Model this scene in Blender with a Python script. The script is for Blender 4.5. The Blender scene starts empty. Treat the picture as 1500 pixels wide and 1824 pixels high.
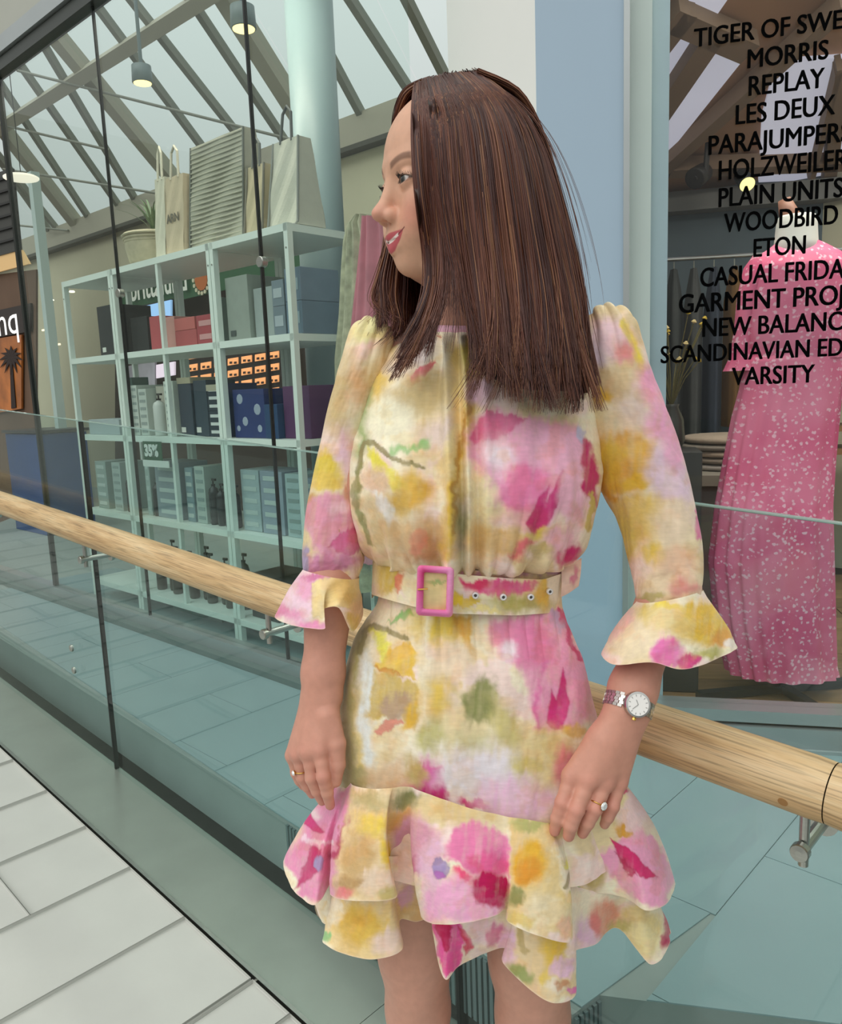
import bpy, bmesh, math, random
import numpy as np
from mathutils import Vector, Matrix
random.seed(7); RNG = np.random.default_rng(7)
SC = bpy.context.scene
COL = SC.collection
# ------------------------------------------------------------------ camera, sky, exposure
F = 1400.0; CX, CY = 750.0, 912.0
_p = math.radians(9.0); _r = math.radians(2.2)
CAM = np.array([0, 0, 1.32])
_r0 = np.array([1, 0, 0.]); _u0 = np.array([0, math.sin(_p), math.cos(_p)]); FW = np.array([0, math.cos(_p), -math.sin(_p)])
RT = _r0*math.cos(_r) - _u0*math.sin(_r); UP = _u0*math.cos(_r) + _r0*math.sin(_r)
cd = bpy.data.cameras.new('camera'); cam = bpy.data.objects.new('camera', cd); COL.objects.link(cam)
cd.sensor_fit = 'HORIZONTAL'; cd.sensor_width = 36.0; cd.lens = 36.0*F/1500.0; cd.clip_start = 0.05; cd.clip_end = 200
cam.matrix_world = Matrix(((RT[0], UP[0], -FW[0], CAM[0]), (RT[1], UP[1], -FW[1], CAM[1]), (RT[2], UP[2], -FW[2], CAM[2]), (0, 0, 0, 1)))
SC.camera = cam
SC.view_settings.view_transform = 'Standard'; SC.view_settings.look = 'None'
SC.view_settings.gamma = 1.0; SC.view_settings.exposure = EXPOSURE = -0.1
SC.view_settings.use_curve_mapping = False
W = bpy.data.worlds.new('overcast_sky'); SC.world = W; W.use_nodes = True
wn = W.node_tree; wn.nodes.clear()
_o = wn.nodes.new('ShaderNodeOutputWorld'); _b = wn.nodes.new('ShaderNodeBackground')
_t = wn.nodes.new('ShaderNodeTexCoord'); _s = wn.nodes.new('ShaderNodeSeparateXYZ'); _m = wn.nodes.new('ShaderNodeMapRange'); _c = wn.nodes.new('ShaderNodeValToRGB')
wn.links.new(_t.outputs['Generated'], _s.inputs[0]); wn.links.new(_s.outputs['Z'], _m.inputs[0])
_m.inputs[1].default_value = -0.2; _m.inputs[2].default_value = 1.0
wn.links.new(_m.outputs[0], _c.inputs[0]); wn.links.new(_c.outputs[0], _b.inputs[0]); wn.links.new(_b.outputs[0], _o.inputs[0])
_e = _c.color_ramp.elements; _e[0].position = 0.0; _e[0].color = (.20, .20, .19, 1); _e[1].position = 1.0; _e[1].color = (1.0, 1.0, .98, 1)
_k = _e.new(.17); _k.color = (.42, .43, .42, 1); _k = _e.new(.5); _k.color = (.78, .81, .80, 1)
_b.inputs[1].default_value = 1.0
SUN = bpy.data.lights.new('daylight', 'SUN'); SUN.energy = 1.7; SUN.angle = math.radians(75); SUN.color = (1, .97, .93)
_so = bpy.data.objects.new('daylight', SUN); COL.objects.link(_so); _so.location = (-2, -2, 6)
_so.rotation_euler = Vector((0.45, 0.50, -0.85)).to_track_quat('-Z', 'Y').to_euler()

# ------------------------------------------------------------------ helpers
def ray(x, y): return RT*((x-CX)/F) + UP*((CY-y)/F) + FW
def atY(x, y, Y):
    d = ray(x, y); return CAM + d*((Y-CAM[1])/d[1])
def atZ(x, y, Z):
    d = ray(x, y); return CAM + d*((Z-CAM[2])/d[2])
def atP(x, y, p0, n):
    d = ray(x, y); return CAM + d*(np.dot(np.asarray(p0)-CAM, n)/np.dot(d, n))
def V3(*a): return np.array(a, float)
def unit(v): v = np.asarray(v, float); return v/np.linalg.norm(v)
def lin(c):
    c = np.asarray(c, float)/255.0
    return np.where(c <= .04045, c/12.92, ((c+.055)/1.055)**2.4)
MATS = {}
def mat(name, rgb=(200, 200, 200), rough=.5, metal=0.0, noise=0.0, nscale=8.0, nstretch=(1, 1, 1), bump=0.0, bscale=60., emit=0.0, spec=.5, sheen=0., sss=0.):
    if name in MATS: return MATS[name]
    m = bpy.data.materials.new(name); MATS[name] = m; m.use_nodes = True
    nt = m.node_tree; b = nt.nodes['Principled BSDF']; c = tuple(lin(rgb)) + (1,)
    b.inputs['Base Color'].default_value = c; b.inputs['Roughness'].default_value = rough; b.inputs['Metallic'].default_value = metal
    b.inputs['Specular IOR Level'].default_value = spec
    if sheen: b.inputs['Sheen Weight'].default_value = sheen
    if sss:
        b.inputs['Subsurface Weight'].default_value = sss; b.inputs['Subsurface Radius'].default_value = (1, .35, .2); b.inputs['Subsurface Scale'].default_value = .006
    if emit:
        b.inputs['Emission Color'].default_value = c; b.inputs['Emission Strength'].default_value = emit
    tc = nt.nodes.new('ShaderNodeTexCoord'); mp = nt.nodes.new('ShaderNodeMapping'); mp.inputs['Scale'].default_value = nstretch
    nt.links.new(tc.outputs['Object'], mp.inputs[0])
    n = nt.nodes.new('ShaderNodeTexNoise'); n.inputs['Scale'].default_value = nscale; n.inputs['Detail'].default_value = 6
    nt.links.new(mp.outputs[0], n.inputs['Vector'])
    if noise:
        r = nt.nodes.new('ShaderNodeMapRange'); r.inputs[1].default_value = .25; r.inputs[2].default_value = .75
        r.inputs[3].default_value = 1-noise; r.inputs[4].default_value = 1+noise
        x = nt.nodes.new('ShaderNodeMix'); x.data_type = 'RGBA'; x.blend_type = 'MULTIPLY'; x.inputs[0].default_value = 1
        x.inputs[6].default_value = c
        nt.links.new(n.outputs[0], r.inputs[0]); nt.links.new(r.outputs[0], x.inputs[7]); nt.links.new(x.outputs[2], b.inputs['Base Color'])
    if bump:
        n2 = nt.nodes.new('ShaderNodeTexNoise'); n2.inputs['Scale'].default_value = bscale; n2.inputs['Detail'].default_value = 4
        nt.links.new(mp.outputs[0], n2.inputs['Vector'])
        bp = nt.nodes.new('ShaderNodeBump'); bp.inputs['Strength'].default_value = bump; bp.inputs['Distance'].default_value = .004
        nt.links.new(n2.outputs[0], bp.inputs['Height']); nt.links.new(bp.outputs[0], b.inputs['Normal'])
    return m
def glass(name, tint, ior=1.5, refl=1.0, rough=0.0):
    if name in MATS: return MATS[name]
    m = bpy.data.materials.new(name); MATS[name] = m; m.use_nodes = True; nt = m.node_tree; nt.nodes.clear()
    o = nt.nodes.new('ShaderNodeOutputMaterial'); t = nt.nodes.new('ShaderNodeBsdfTransparent'); g = nt.nodes.new('ShaderNodeBsdfGlossy')
    fr = nt.nodes.new('ShaderNodeMath'); fr.operation = 'MULTIPLY_ADD'; lw_ = nt.nodes.new('ShaderNodeLayerWeight'); lw_.inputs[0].default_value = .5; pw = nt.nodes.new('ShaderNodeMath'); pw.operation = 'POWER'; pw.inputs[1].default_value = 5.0; r0 = ((ior-1)/(ior+1))**2; nt.links.new(lw_.outputs['Facing'], pw.inputs[0]); nt.links.new(pw.outputs[0], fr.inputs[0]); fr.inputs[1].default_value = 1-r0; fr.inputs[2].default_value = r0; mx = nt.nodes.new('ShaderNodeMixShader'); mu = nt.nodes.new('ShaderNodeMath'); mu.operation = 'MULTIPLY'
    mu.inputs[1].default_value = refl; g.inputs['Roughness'].default_value = rough
    t.inputs[0].default_value = tuple(tint)+(1,)
    nt.links.new(fr.outputs[0], mu.inputs[0]); nt.links.new(mu.outputs[0], mx.inputs[0]); nt.links.new(t.outputs[0], mx.inputs[1]); nt.links.new(g.outputs[0], mx.inputs[2]); nt.links.new(mx.outputs[0], o.inputs[0])
    return m
class MB:
    def __init__(s): s.v = []; s.f = []
    def add(s, v, f):
        k = len(s.v); s.v += [tuple(map(float, p)) for p in v]; s.f += [tuple(i+k for i in q) for q in f]; return s
    def obox(s, c, ax, ay, az, hx, hy, hz):     # oriented box, half sizes
        c = np.asarray(c, float); ax, ay, az = [np.asarray(a, float) for a in (ax, ay, az)]
        if np.dot(np.cross(ax, ay), az) < 0: ax = -ax
        p = [c + ax*hx*i + ay*hy*j + az*hz*k for i in (-1, 1) for j in (-1, 1) for k in (-1, 1)]
        return s.add(p, [(0, 1, 3, 2), (4, 6, 7, 5), (0, 4, 5, 1), (2, 3, 7, 6), (0, 2, 6, 4), (1, 5, 7, 3)])
    def box(s, lo, hi):
        lo = np.asarray(lo, float); hi = np.asarray(hi, float); c = (lo+hi)/2; h = (hi-lo)/2
        return s.obox(c, (1, 0, 0), (0, 1, 0), (0, 0, 1), *h)
    def tube(s, pts, rad, n=12, cap=True, squash=None):
        pts = [np.asarray(p, float) for p in pts]; rad = rad if hasattr(rad, '__len__') else [rad]*len(pts)
        k = len(s.v); prev = None
        for i, p in enumerate(pts):
            t = unit(pts[min(i+1, len(pts)-1)] - pts[max(i-1, 0)])
            a = prev if prev is not None else (V3(0, 0, 1) if abs(t[2]) < .9 else V3(0, 1, 0))
            u = unit(a - t*np.dot(a, t)); w = np.cross(t, u); prev = u
            for j in range(n):
                th = 2*math.pi*j/n; s.v.append(tuple(p + u*math.cos(th)*rad[i] + w*math.sin(th)*rad[i]*(squash or 1)))
        for i in range(len(pts)-1):
            for j in range(n):
                a = k+i*n+j; b = k+i*n+(j+1) % n; s.f.append((a, b, b+n, a+n))
        if cap:
            s.f.append(tuple(k+j for j in reversed(range(n)))); s.f.append(tuple(k+(len(pts)-1)*n+j for j in range(n)))
        return s
    def prism(s, poly, z0, z1):                 # footprint CCW in XY
        n = len(poly); v = [(p[0], p[1], z0) for p in poly] + [(p[0], p[1], z1) for p in poly]
        return s.add(v, [tuple(reversed(range(n))), tuple(range(n, 2*n))] + [(i, (i+1) % n, n+(i+1) % n, n+i) for i in range(n)])
    def lathe(s, c, axis, prof, n=20):           # prof: (r,h)
        ax = unit(axis); a = V3(1, 0, 0) if abs(ax[0]) < .8 else V3(0, 1, 0); u = unit(np.cross(ax, a)); w = np.cross(ax, u); k = len(s.v); c = np.asarray(c, float)
        for r, h in prof:
            for j in range(n):
                th = 2*math.pi*j/n; s.v.append(tuple(c + ax*h + (u*math.cos(th) + w*math.sin(th))*r))
        for i in range(len(prof)-1):
            for j in range(n):
                q = k+i*n+j; b = k+i*n+(j+1) % n; s.f.append((q, b, b+n, q+n))
        s.f.append(tuple(k+j for j in reversed(range(n)))); s.f.append(tuple(k+(len(prof)-1)*n+j for j in range(n)))
        return s
    def grid(s, P):                              # P[i][j] 3D
        ni, nj = len(P), len(P[0]); k = len(s.v)
        for r in P:
            for p in r: s.v.append(tuple(map(float, p)))
        for i in range(ni-1):
            for j in range(nj-1): s.f.append((k+i*nj+j, k+i*nj+j+1, k+(i+1)*nj+j+1, k+(i+1)*nj+j))
        return s
    def mesh(s, name, off=(0, 0, 0)):
        me = bpy.data.meshes.new(name); off = np.asarray(off, float)
        me.from_pydata([tuple(np.asarray(p)-off) for p in s.v], [], s.f); me.update(); return me
def tag(o, label=None, cat=None, group=None, kind=None):
    if label: o['label'] = label
    if cat: o['category'] = cat
    if group: o['group'] = group
    if kind: o['kind'] = kind
    return o
def root(name, loc, label=None, cat=None, group=None, kind=None):
    o = bpy.data.objects.new(name, None); COL.objects.link(o); o.location = tuple(loc); o['_w'] = [float(x) for x in loc]; o.empty_display_size = .05
    return tag(o, label, cat, group, kind)
def wloc(o): return np.array(o['_w']) if o is not None and '_w' in o else np.zeros(3)
def put(name, mb, m, parent=None, smooth=False, bevel=0.0, label=None, cat=None, group=None, kind=None, at=None, flip=False):
    """link the shapes in mb as one mesh object; at = world origin of the object"""
    org = wloc(parent) if parent is not None else (np.asarray(at, float) if at is not None else np.zeros(3))
    me = mb if isinstance(mb, bpy.types.Mesh) else mb.mesh(name, org)
    o = bpy.data.objects.new(name, me); COL.objects.link(o)
    if m is not None:
        me.materials.clear(); me.materials.append(m)
    if parent is not None: o.parent = parent
    else: o.location = tuple(org)
    o['_w'] = [float(x) for x in org]
    if smooth: me.polygons.foreach_set('use_smooth', [True]*len(me.polygons))
    if bevel:
        md = o.modifiers.new('edge', 'BEVEL'); md.width = bevel; md.segments = 2; md.limit_method = 'ANGLE'
    return tag(o, label, cat, group, kind)
def text_mesh(txt, size, extr=.001, bold=0.0, align='LEFT', space=1.0):
    cu = bpy.data.curves.new('lettering', 'FONT'); cu.body = txt; cu.size = size; cu.extrude = extr; cu.align_x = align; cu.offset = bold; cu.space_character = space
    cu.resolution_u = 4
    t = bpy.data.objects.new('lettering', cu); COL.objects.link(t); bpy.context.view_layer.update()
    me = bpy.data.meshes.new_from_object(t.evaluated_get(bpy.context.evaluated_depsgraph_get())); bpy.data.objects.remove(t); bpy.data.curves.remove(cu); return me
def xform_mesh(me, M):
    me.transform(M); me.update(); return me
def frame_matrix(o, ex, ey, ez):
    return Matrix(((ex[0], ey[0], ez[0], o[0]), (ex[1], ey[1], ez[1], o[1]), (ex[2], ey[2], ez[2], o[2]), (0, 0, 0, 1)))
Z = V3(0, 0, 1)
# ------------------------------------------------------------------ layout of the place
DR = unit(V3(-.723, .689, .058)); NR = unit(V3(.69, .724, 0)); PNR = unit(np.cross(NR, DR)); PNR = PNR if PNR[2] > 0 else -PNR     # ramp direction, across, normal
DRH = unit(V3(DR[0], DR[1], 0))
P0 = V3(.066, 1.273, .853)                                  # a point on the handrail axis
R0 = V3(.05, 1.0, 0)                                        # a point on the ramp floor
FZ = .22                                                    # level of the shop floor beyond the glass
DS = unit(V3(-.74, .6725, 0)); NS = unit(V3(.6725, .74, 0)) # left shop front: along, inwards
SO = V3(-.837, 3.436, 0)                                    # foot of a shelving post
def S(s, off, z): return SO + DS*s + NS*off + Z*z
UR = unit(V3(.974, -.225, 0)); NRW = unit(V3(.225, .974, 0)); WO = V3(1.0, 2.22, 0)   # right shop front
def R(u, off, z): return WO + UR*u + NRW*off + Z*z
def ramp(a, c, h=0.0):                                      # along the ramp, across it, height above it
    base = V3(P0[0], P0[1], 0); base[2] = R0[2] - np.dot((base-R0)[:2], PNR[:2])/PNR[2]
    q = base + DR*a + NR*c; q[2] += h; return q

M_tile = mat('pale_floor_tile', (188, 190, 184), .38, noise=.05, nscale=5, bump=.05, bscale=90)
M_grout2 = mat('pale_grout', (140, 150, 146), .8, noise=.05)
M_grout = mat('dark_grout', (88, 88, 84), .8, noise=.1)
M_steel = mat('brushed_steel', (176, 178, 172), .3, 1.0, noise=.06, nscale=30, nstretch=(1, 1, 12))
M_kerb = mat('satin_steel_kerb', (158, 168, 158), .26, .55, noise=.07, nscale=6, nstretch=(1, 1, 3))
M_alu = mat('grey_aluminium', (170, 176, 176), .35, .6, noise=.04)
M_black = mat('black_sealant', (14, 20, 18), .5)
M_oak = None
def oak():
    m = bpy.data.materials.new('oiled_oak'); MATS['oiled_oak'] = m; m.use_nodes = True; nt = m.node_tree; b = nt.nodes['Principled BSDF']
    tc = nt.nodes.new('ShaderNodeTexCoord'); mp = nt.nodes.new('ShaderNodeMapping'); nt.links.new(tc.outputs['UV'], mp.inputs[0])
    mp.inputs['Scale'].default_value = (1.0, 14, 1)
    n1 = nt.nodes.new('ShaderNodeTexNoise'); n1.inputs['Scale'].default_value = 3.2; n1.inputs['Detail'].default_value = 9; n1.inputs['Distortion'].default_value = .35; n1.inputs['Roughness'].default_value = .62
    mp2 = nt.nodes.new('ShaderNodeMapping'); nt.links.new(tc.outputs['UV'], mp2.inputs[0]); mp2.inputs['Scale'].default_value = (2.0, 70, 1)
    n2 = nt.nodes.new('ShaderNodeTexNoise'); n2.inputs['Scale'].default_value = 5; n2.inputs['Detail'].default_value = 6
    nt.links.new(mp.outputs[0], n1.inputs['Vector']); nt.links.new(mp2.outputs[0], n2.inputs['Vector'])
    r1 = nt.nodes.new('ShaderNodeValToRGB'); e = r1.color_ramp.elements
    e[0].position = .3; e[0].color = tuple(lin((170, 134, 90)))+(1,); e[1].position = .72; e[1].color = tuple(lin((224, 200, 158)))+(1,)
    q = e.new(.5); q.color = tuple(lin((204, 172, 126)))+(1,)
    nt.links.new(n1.outputs[0], r1.inputs[0])
    r2 = nt.nodes.new('ShaderNodeMapRange'); r2.inputs[1].default_value = .36; r2.inputs[2].default_value = .5; r2.inputs[3].default_value = .62; r2.inputs[4].default_value = 1.0
    nt.links.new(n2.outputs[0], r2.inputs[0])
    x = nt.nodes.new('ShaderNodeMix'); x.data_type = 'RGBA'; x.blend_type = 'MULTIPLY'; x.inputs[0].default_value = 1
    nt.links.new(r1.outputs[0], x.inputs[6]); nt.links.new(r2.outputs[0], x.inputs[7]); nt.links.new(x.outputs[2], b.inputs['Base Color'])
    b.inputs['Roughness'].default_value = .42
    bp = nt.nodes.new('ShaderNodeBump'); bp.inputs['Strength'].default_value = .15; bp.inputs['Distance'].default_value = .002
    nt.links.new(n2.outputs[0], bp.inputs['Height']); nt.links.new(bp.outputs[0], b.inputs['Normal'])
    return m
M_oak = oak()

# ------------------------------------------------------------------ ramp floor in tiles
fl = put('floor', MB().add([ramp(-2.2, -.12, -.012), ramp(5.8, -.12, -.012), ramp(5.8, -2.7, -.012), ramp(-2.2, -2.7, -.012), ramp(-2.2, -.12, -.2), ramp(5.8, -.12, -.2), ramp(5.8, -2.7, -.2), ramp(-2.2, -2.7, -.2)],
        [(0, 1, 2, 3), (7, 6, 5, 4), (0, 4, 5, 1), (1, 5, 6, 2), (2, 6, 7, 3), (3, 7, 4, 0)]), M_grout, kind='structure', label='pale tiled ramp floor with dark joints')
def tile_piece(parent, c, ex, ey, ez, hx, hy, th, m, cache={}):
    key = (round(hx, 4), round(hy, 4), m.name)
    if key not in cache:
        b = MB(); e = .0012
        for (zx, zy, zz) in ((hx, hy, -th), (hx, hy, -e), (hx-e, hy-e, 0)):
            b.v += [(-zx, -zy, zz), (zx, -zy, zz), (zx, zy, zz), (-zx, zy, zz)]
        b.f = [(8, 9, 10, 11)] + [(k*4+i, k*4+(i+1) % 4, k*4+4+(i+1) % 4, k*4+4+i) for k in (0, 1) for i in range(4)]
        cache[key] = b.mesh('tile'); cache[key].materials.append(m)
    o = bpy.data.objects.new('tile', cache[key]); COL.objects.link(o); o.parent = parent
    o.matrix_local = frame_matrix(np.asarray(c)-wloc(parent), ex, ey, ez); return o
rows = [-1.9, -1.62, -1.34, -1.06, -.78, -.5, -.22, .06, .34, .5792, .713, .997, 1.274, 1.543, 1.821, 2.10, 2.38, 2.66, 2.94, 3.22] + [3.5+.28*k for k in range(9)]
a0 = float(np.dot(R0-ramp(0, 0), DR)); rows = [q+a0 for q in rows]
for i in range(len(rows)-1):
    lo, hi = rows[i]+.0011, rows[i+1]-.0011
    if abs(rows[i]-(.713+a0)) < 1e-6: lo += .004
    offs = [-.385, -.945, -1.505, -2.065] if i % 2 == 0 else [-.665, -1.225, -1.785]
    if i in (12, 9): offs = [-.385, -.945, -1.505, -2.065]
    elif i in (10, 11, 13): offs = [-.74, -1.30, -1.86]
    edges = [-.128] + offs + [-2.58]
    for k in range(len(edges)-1):
        cc = (edges[k]+edges[k+1])/2; hh = abs(edges[k]-edges[k+1])/2 - .0011
        tile_piece(fl, ramp((lo+hi)/2, cc, .0), DR, NR, -np.cross(NR, DR), (hi-lo)/2, hh, .01, M_tile)
put('wall_far', MB().obox(ramp(5.9, -1.2, 1.5), NR, DRH, Z, 1.9, .04, 1.7), mat('far_wall', (206, 206, 198), .7, noise=.03), kind='structure', label='pale end wall at the top of the ramp')
put('expansion_joint', MB().obox(ramp(.713+a0+.0005, -1.3, -.0015), DR, NR, PNR, .003, 1.2, .002), M_steel, fl)
# ------------------------------------------------------------------ kerb and floor trim
kb = MB()
for (a, b) in ((-2.0, .28), (.2815, 3.4)):
    kb.add([ramp(a, -.112, .004), ramp(b, -.112, .004), ramp(b, .100, .004), ramp(a, .100, .004), ramp(a, -.112, -.06), ramp(b, -.112, -.06), ramp(b, .100, -.06), ramp(a, .100, -.06)],
           [(0, 3, 2, 1), (4, 5, 6, 7), (0, 1, 5, 4), (1, 2, 6, 5), (2, 3, 7, 6), (3, 0, 4, 7)])
put('trim_1', kb, M_kerb, kind='structure', label='flat satin steel plate along the foot of the glass balustrade')
tr = MB().obox(ramp(.7, -.1165, .002), DR, NR, PNR, 2.7, .0045, .007)
put('trim_2', tr, M_steel, kind='structure', label='thin steel edge strip between tiles and kerb')

# ------------------------------------------------------------------ balustrade
GB = glass('balustrade_glass', (.89, .955, .95), 1.5, .8)
GEDGE = mat('green_glass_edge', (18, 52, 46), .15)
bal = root('balustrade', ramp(.6, .09), 'glass balustrade with round oak handrail behind the woman', 'balustrade')
def onrail(a, c=0., h=0.): q = P0 + DR*a + NR*c; q = q.copy(); q[2] += h; return q
def pane_quad(a0, a1):
    b = MB(); t = .006; top = .311; bot = .0
    p = []
    for c in (.09-t, .09+t):
        p += [ramp(a0, c, bot), ramp(a1, c, bot), onrail(a1, c, top), onrail(a0, c, top)]
    return b.add(p, [(0, 3, 2, 1), (4, 5, 6, 7), (0, 1, 5, 4), (1, 2, 6, 5), (2, 3, 7, 6), (3, 0, 4, 7)])
pa = [-1.7, .12, 1.62, 3.2]
# vertical joint position: pixel (145,730)-(200,1370)
for i in range(3):
    put('glass_pane', pane_quad(pa[i]+.004, pa[i+1]-.004), GB, bal, label='clear green-tinted glass pane')
    if i:
        q0 = ramp(pa[i], .09, .004); q1 = onrail(pa[i], .09, .309)
        put('joint_seal', MB().obox((q0+q1)/2, DRH, NR, unit(q1-q0), .0042, .0064, np.linalg.norm(q1-q0)/2), M_black, bal)
    q0, q1 = onrail(pa[i]+.004, .09, .3115), onrail(pa[i+1]-.004, .09, .3115)
    put('polished_edge', MB().obox((q0+q1)/2, unit(q1-q0), NR, PNR, np.linalg.norm(q1-q0)/2, .006, .0012), mat('polished_glass_edge', (150, 178, 170), .1), bal)
def rail_seg(a0, a1, r=.0392):
    n, m = 28, max(2, int((a1-a0)/.02)); b = MB(); u = NR; w = np.cross(DR, u)
    P = [[onrail(a0+(a1-a0)*i/m) + (u*math.cos(2*math.pi*j/n) + w*math.sin(2*math.pi*j/n)*.98)*(r-(.0012 if i in (0, m) else 0)) for j in range(n+1)] for i in range(m+1)]
    b.grid(P); me = b.mesh('handrail', wloc(bal)); uv = me.uv_layers.new(name='UVMap')
    for pl in me.polygons:
        for li in pl.loop_indices:
            vi = me.loops[li].vertex_index; i, j = divmod(vi, n+1); uv.data[li].uv = (a0+(a1-a0)*i/m, 2*math.pi*r*j/n + (3.0 if a0 < -.4 else 0))
    o = put('handrail', me, M_oak, bal, smooth=True, label='round oiled oak handrail'); return o
rail_seg(-.574, 3.3); rail_seg(-1.5, -.5755)
put('plug', MB().lathe(onrail(-.530) + unit(-NR*.9+Z*-.35)*.0378, unit(-NR*.9+Z*-.35), [(.006, 0), (.006, .0015)], 16), mat('oak_plug', (158, 116, 66), .5), bal)
def bracket(a):
    br = root('bracket', (0, 0, 0)); br.parent = bal; br.location = tuple(-wloc(bal)*0); br['_w'] = [float(x) for x in wloc(bal)]
    del br['_w']; br['_w'] = [float(x) for x in wloc(bal)]
    top = onrail(a, .0, -.033); low = onrail(a, .0, -.108); mid = onrail(a, 0, -.084)
    put('post', MB().tube([top, low], .0062, 14), M_steel, br, smooth=False)
    put('rod', MB().tube([mid-NR*.012, mid+NR*.078], .008, 14), M_steel, br)
    put('end_cap', MB().lathe(mid-NR*.020, NR, [(.004, 0), (.0105, .001), (.0115, .003), (.0115, .012)], 18), M_steel, br)
    put('flange', MB().lathe(mid+NR*.074, NR, [(.019, 0), (.019, .006), (.018, .009)], 22), M_steel, br)
for a in (-.545, .566, 1.477, 2.4): bracket(a)
for c in ((1.25, .36), (1.245, .28)): put('glass_stud', MB().lathe(ramp(1.86, .083, c[1]), -NR, [(.012, 0), (.012, .006), (.009, .008)], 18), M_steel, bal)

# ------------------------------------------------------------------ floor beyond, tiled
e0, e1, e2, e3, e4 = atZ(0, 1136, FZ), atZ(511, 1460, FZ), atZ(1020, 1805, FZ), atZ(1068, 1770, FZ), atZ(1500, 1824, FZ)
far0 = e0 + unit(e0-e1)*2.5; r4 = e4 + unit(e4-e3)*1.5
M_tile2 = mat('shop_side_floor_tile', (136, 158, 160), .3, noise=.05, nscale=3)
poly = [e3, e4, r4, r4+V3(1.5, 3, 0), S(0, 3.5, 0), S(8, 3.5, 0), far0, e0, e1, e2]
slab = put('floor_2', MB().prism([p[:2] for p in poly], FZ-.16, FZ-.003), M_grout2, kind='structure', label='pale tiled shop level floor seen through the balustrade glass')
fa = MB()                                                   # ribbed slab edge
def edge_ribs(p, q, n):
    d = unit(q-p); nn = V3(d[1], -d[0], 0); L = np.linalg.norm(q-p)
    if np.dot(nn, CAM-p) < 0: nn = -nn
    for i in range(n):
        fa.obox(p+d*L*(i+.5)/n+nn*.003-Z*.085, d, nn, Z, L/n*.3, .004, .075)
edge_ribs(e2, e3, 6); edge_ribs(e1, e2, 60)
put('slab_edge', fa, mat('ribbed_slab_edge', (96, 112, 112), .6), slab)
# tiles beyond: same bond as the ramp, clipped to the slab outline
def clip(poly, a, b):                                       # keep the left side of a->b
    out = []
    for i in range(len(poly)):
        p, q = poly[i], poly[(i+1) % len(poly)]
        sp = (b[0]-a[0])*(p[1]-a[1])-(b[1]-a[1])*(p[0]-a[0]); sq = (b[0]-a[0])*(q[1]-a[1])-(b[1]-a[1])*(q[0]-a[0])
        if sp >= 0: out.append(p)
        if sp*sq < 0: t = sp/(sp-sq); out.append((p[0]+(q[0]-p[0])*t, p[1]+(q[1]-p[1])*t))
    return out
TX, TY = unit(V3(.769, .639, 0)), unit(V3(-.639, .769, 0)); TY = unit(V3(-.723, .689, 0)); TX = NR
tbase = atZ(1275, 1630, FZ)
for i in range(-4, 16):
    for j in range(-3, 8):
        a = i*.275; c = j*.55 + (.27 if i % 2 else 0)
        qd = [tbase + TY*x + TX*y for x, y in ((a+.001, c+.001), (a+.001, c+.549), (a+.274, c+.549), (a+.274, c+.001))]
        qd = [(p[0], p[1]) for p in qd]
        ar = sum(qd[k][0]*qd[(k+1) % 4][1]-qd[(k+1) % 4][0]*qd[k][1] for k in range(4))
        if ar < 0: qd = qd[::-1]
        cpt = np.mean(np.array(qd), 0)
        if np.dot(V3(cpt[0], cpt[1], 0)-SO, NS) > .5: continue
        left = i*.275 > .05
        # clip to the slab edges: left run (e1..e0 side) and right run (e3..e4)
        if np.dot(V3(cpt[0], cpt[1], 0)-V3(e3[0], e3[1], 0), V3(1, 0, 0)) > 0.0 and cpt[1] < 2.2 and cpt[0] > .2:
            qd2 = clip(qd, e3[:2]*1.0 + (e3-e4)[:2]*3, e4[:2])
        else:
            qd2 = clip(qd, e2[:2], e1[:2]) if False else clip(qd, e1[:2], e2[:2]); qd2 = clip(qd2, far0[:2], e1[:2]) if len(qd2) > 2 else qd2
            if len(qd2) > 2: qd2 = clip(qd2, e2[:2], e3[:2]) if cpt[0] < e3[0]+.3 and cpt[1] < 1.6 else qd2
        if len(qd2) < 3: continue
        if np.dot(V3(cpt[0], cpt[1], 0)-WO, NRW) > .02 and cpt[0] > .5: continue
        put('tile', MB().prism(qd2, FZ-.0028, FZ), M_tile2, slab)
# dark lower level below the slab edge
put('floor_3', MB().box((-3.5, -.5, -.62), (4, 6, -.6)), mat('dark_lower_floor', (70, 66, 60), .5, noise=.2), kind='structure', label='dark lower floor under the gap by the ramp')

# ------------------------------------------------------------------ corner pier and right shop front
M_blue = mat('pale_blue_paint', (164, 186, 204), .45, noise=.02, nscale=3)
M_white = mat('off_white_paint', (232, 233, 228), .5, noise=.02, nscale=3)
M_frame = mat('pale_green_frame', (214, 226, 220), .35, noise=.02)
def onR(x, y, off=0.): return atP(x, y, WO + NRW*off, NRW)
cR = onR(1110, 500); cC = onR(957, 300); uR = float(np.dot(cR-WO, UR)); uC = float(np.dot(cC-WO, UR))
cL = atP(797, 60, cC, NS); lw = float(np.dot(cL-cC, DS))
ft = [R(uC, 0, 0), R(uR, 0, 0), R(uR, .3, 0), R(uC, .5, 0)+DS*lw*.3, cC+DS*lw+NS*.4, cC+DS*lw]
pier_core = MB().prism([p[:2] for p in ft], FZ, 4.2)
pier = root('column', (cC[0], cC[1], FZ), kind='structure', label='corner column with one off-white and one pale blue side')
put('core', MB().prism([(p+ (NS if k > 3 else NRW)*.012)[:2] for k, p in enumerate(ft)], FZ, 4.2), M_white, pier)
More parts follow.
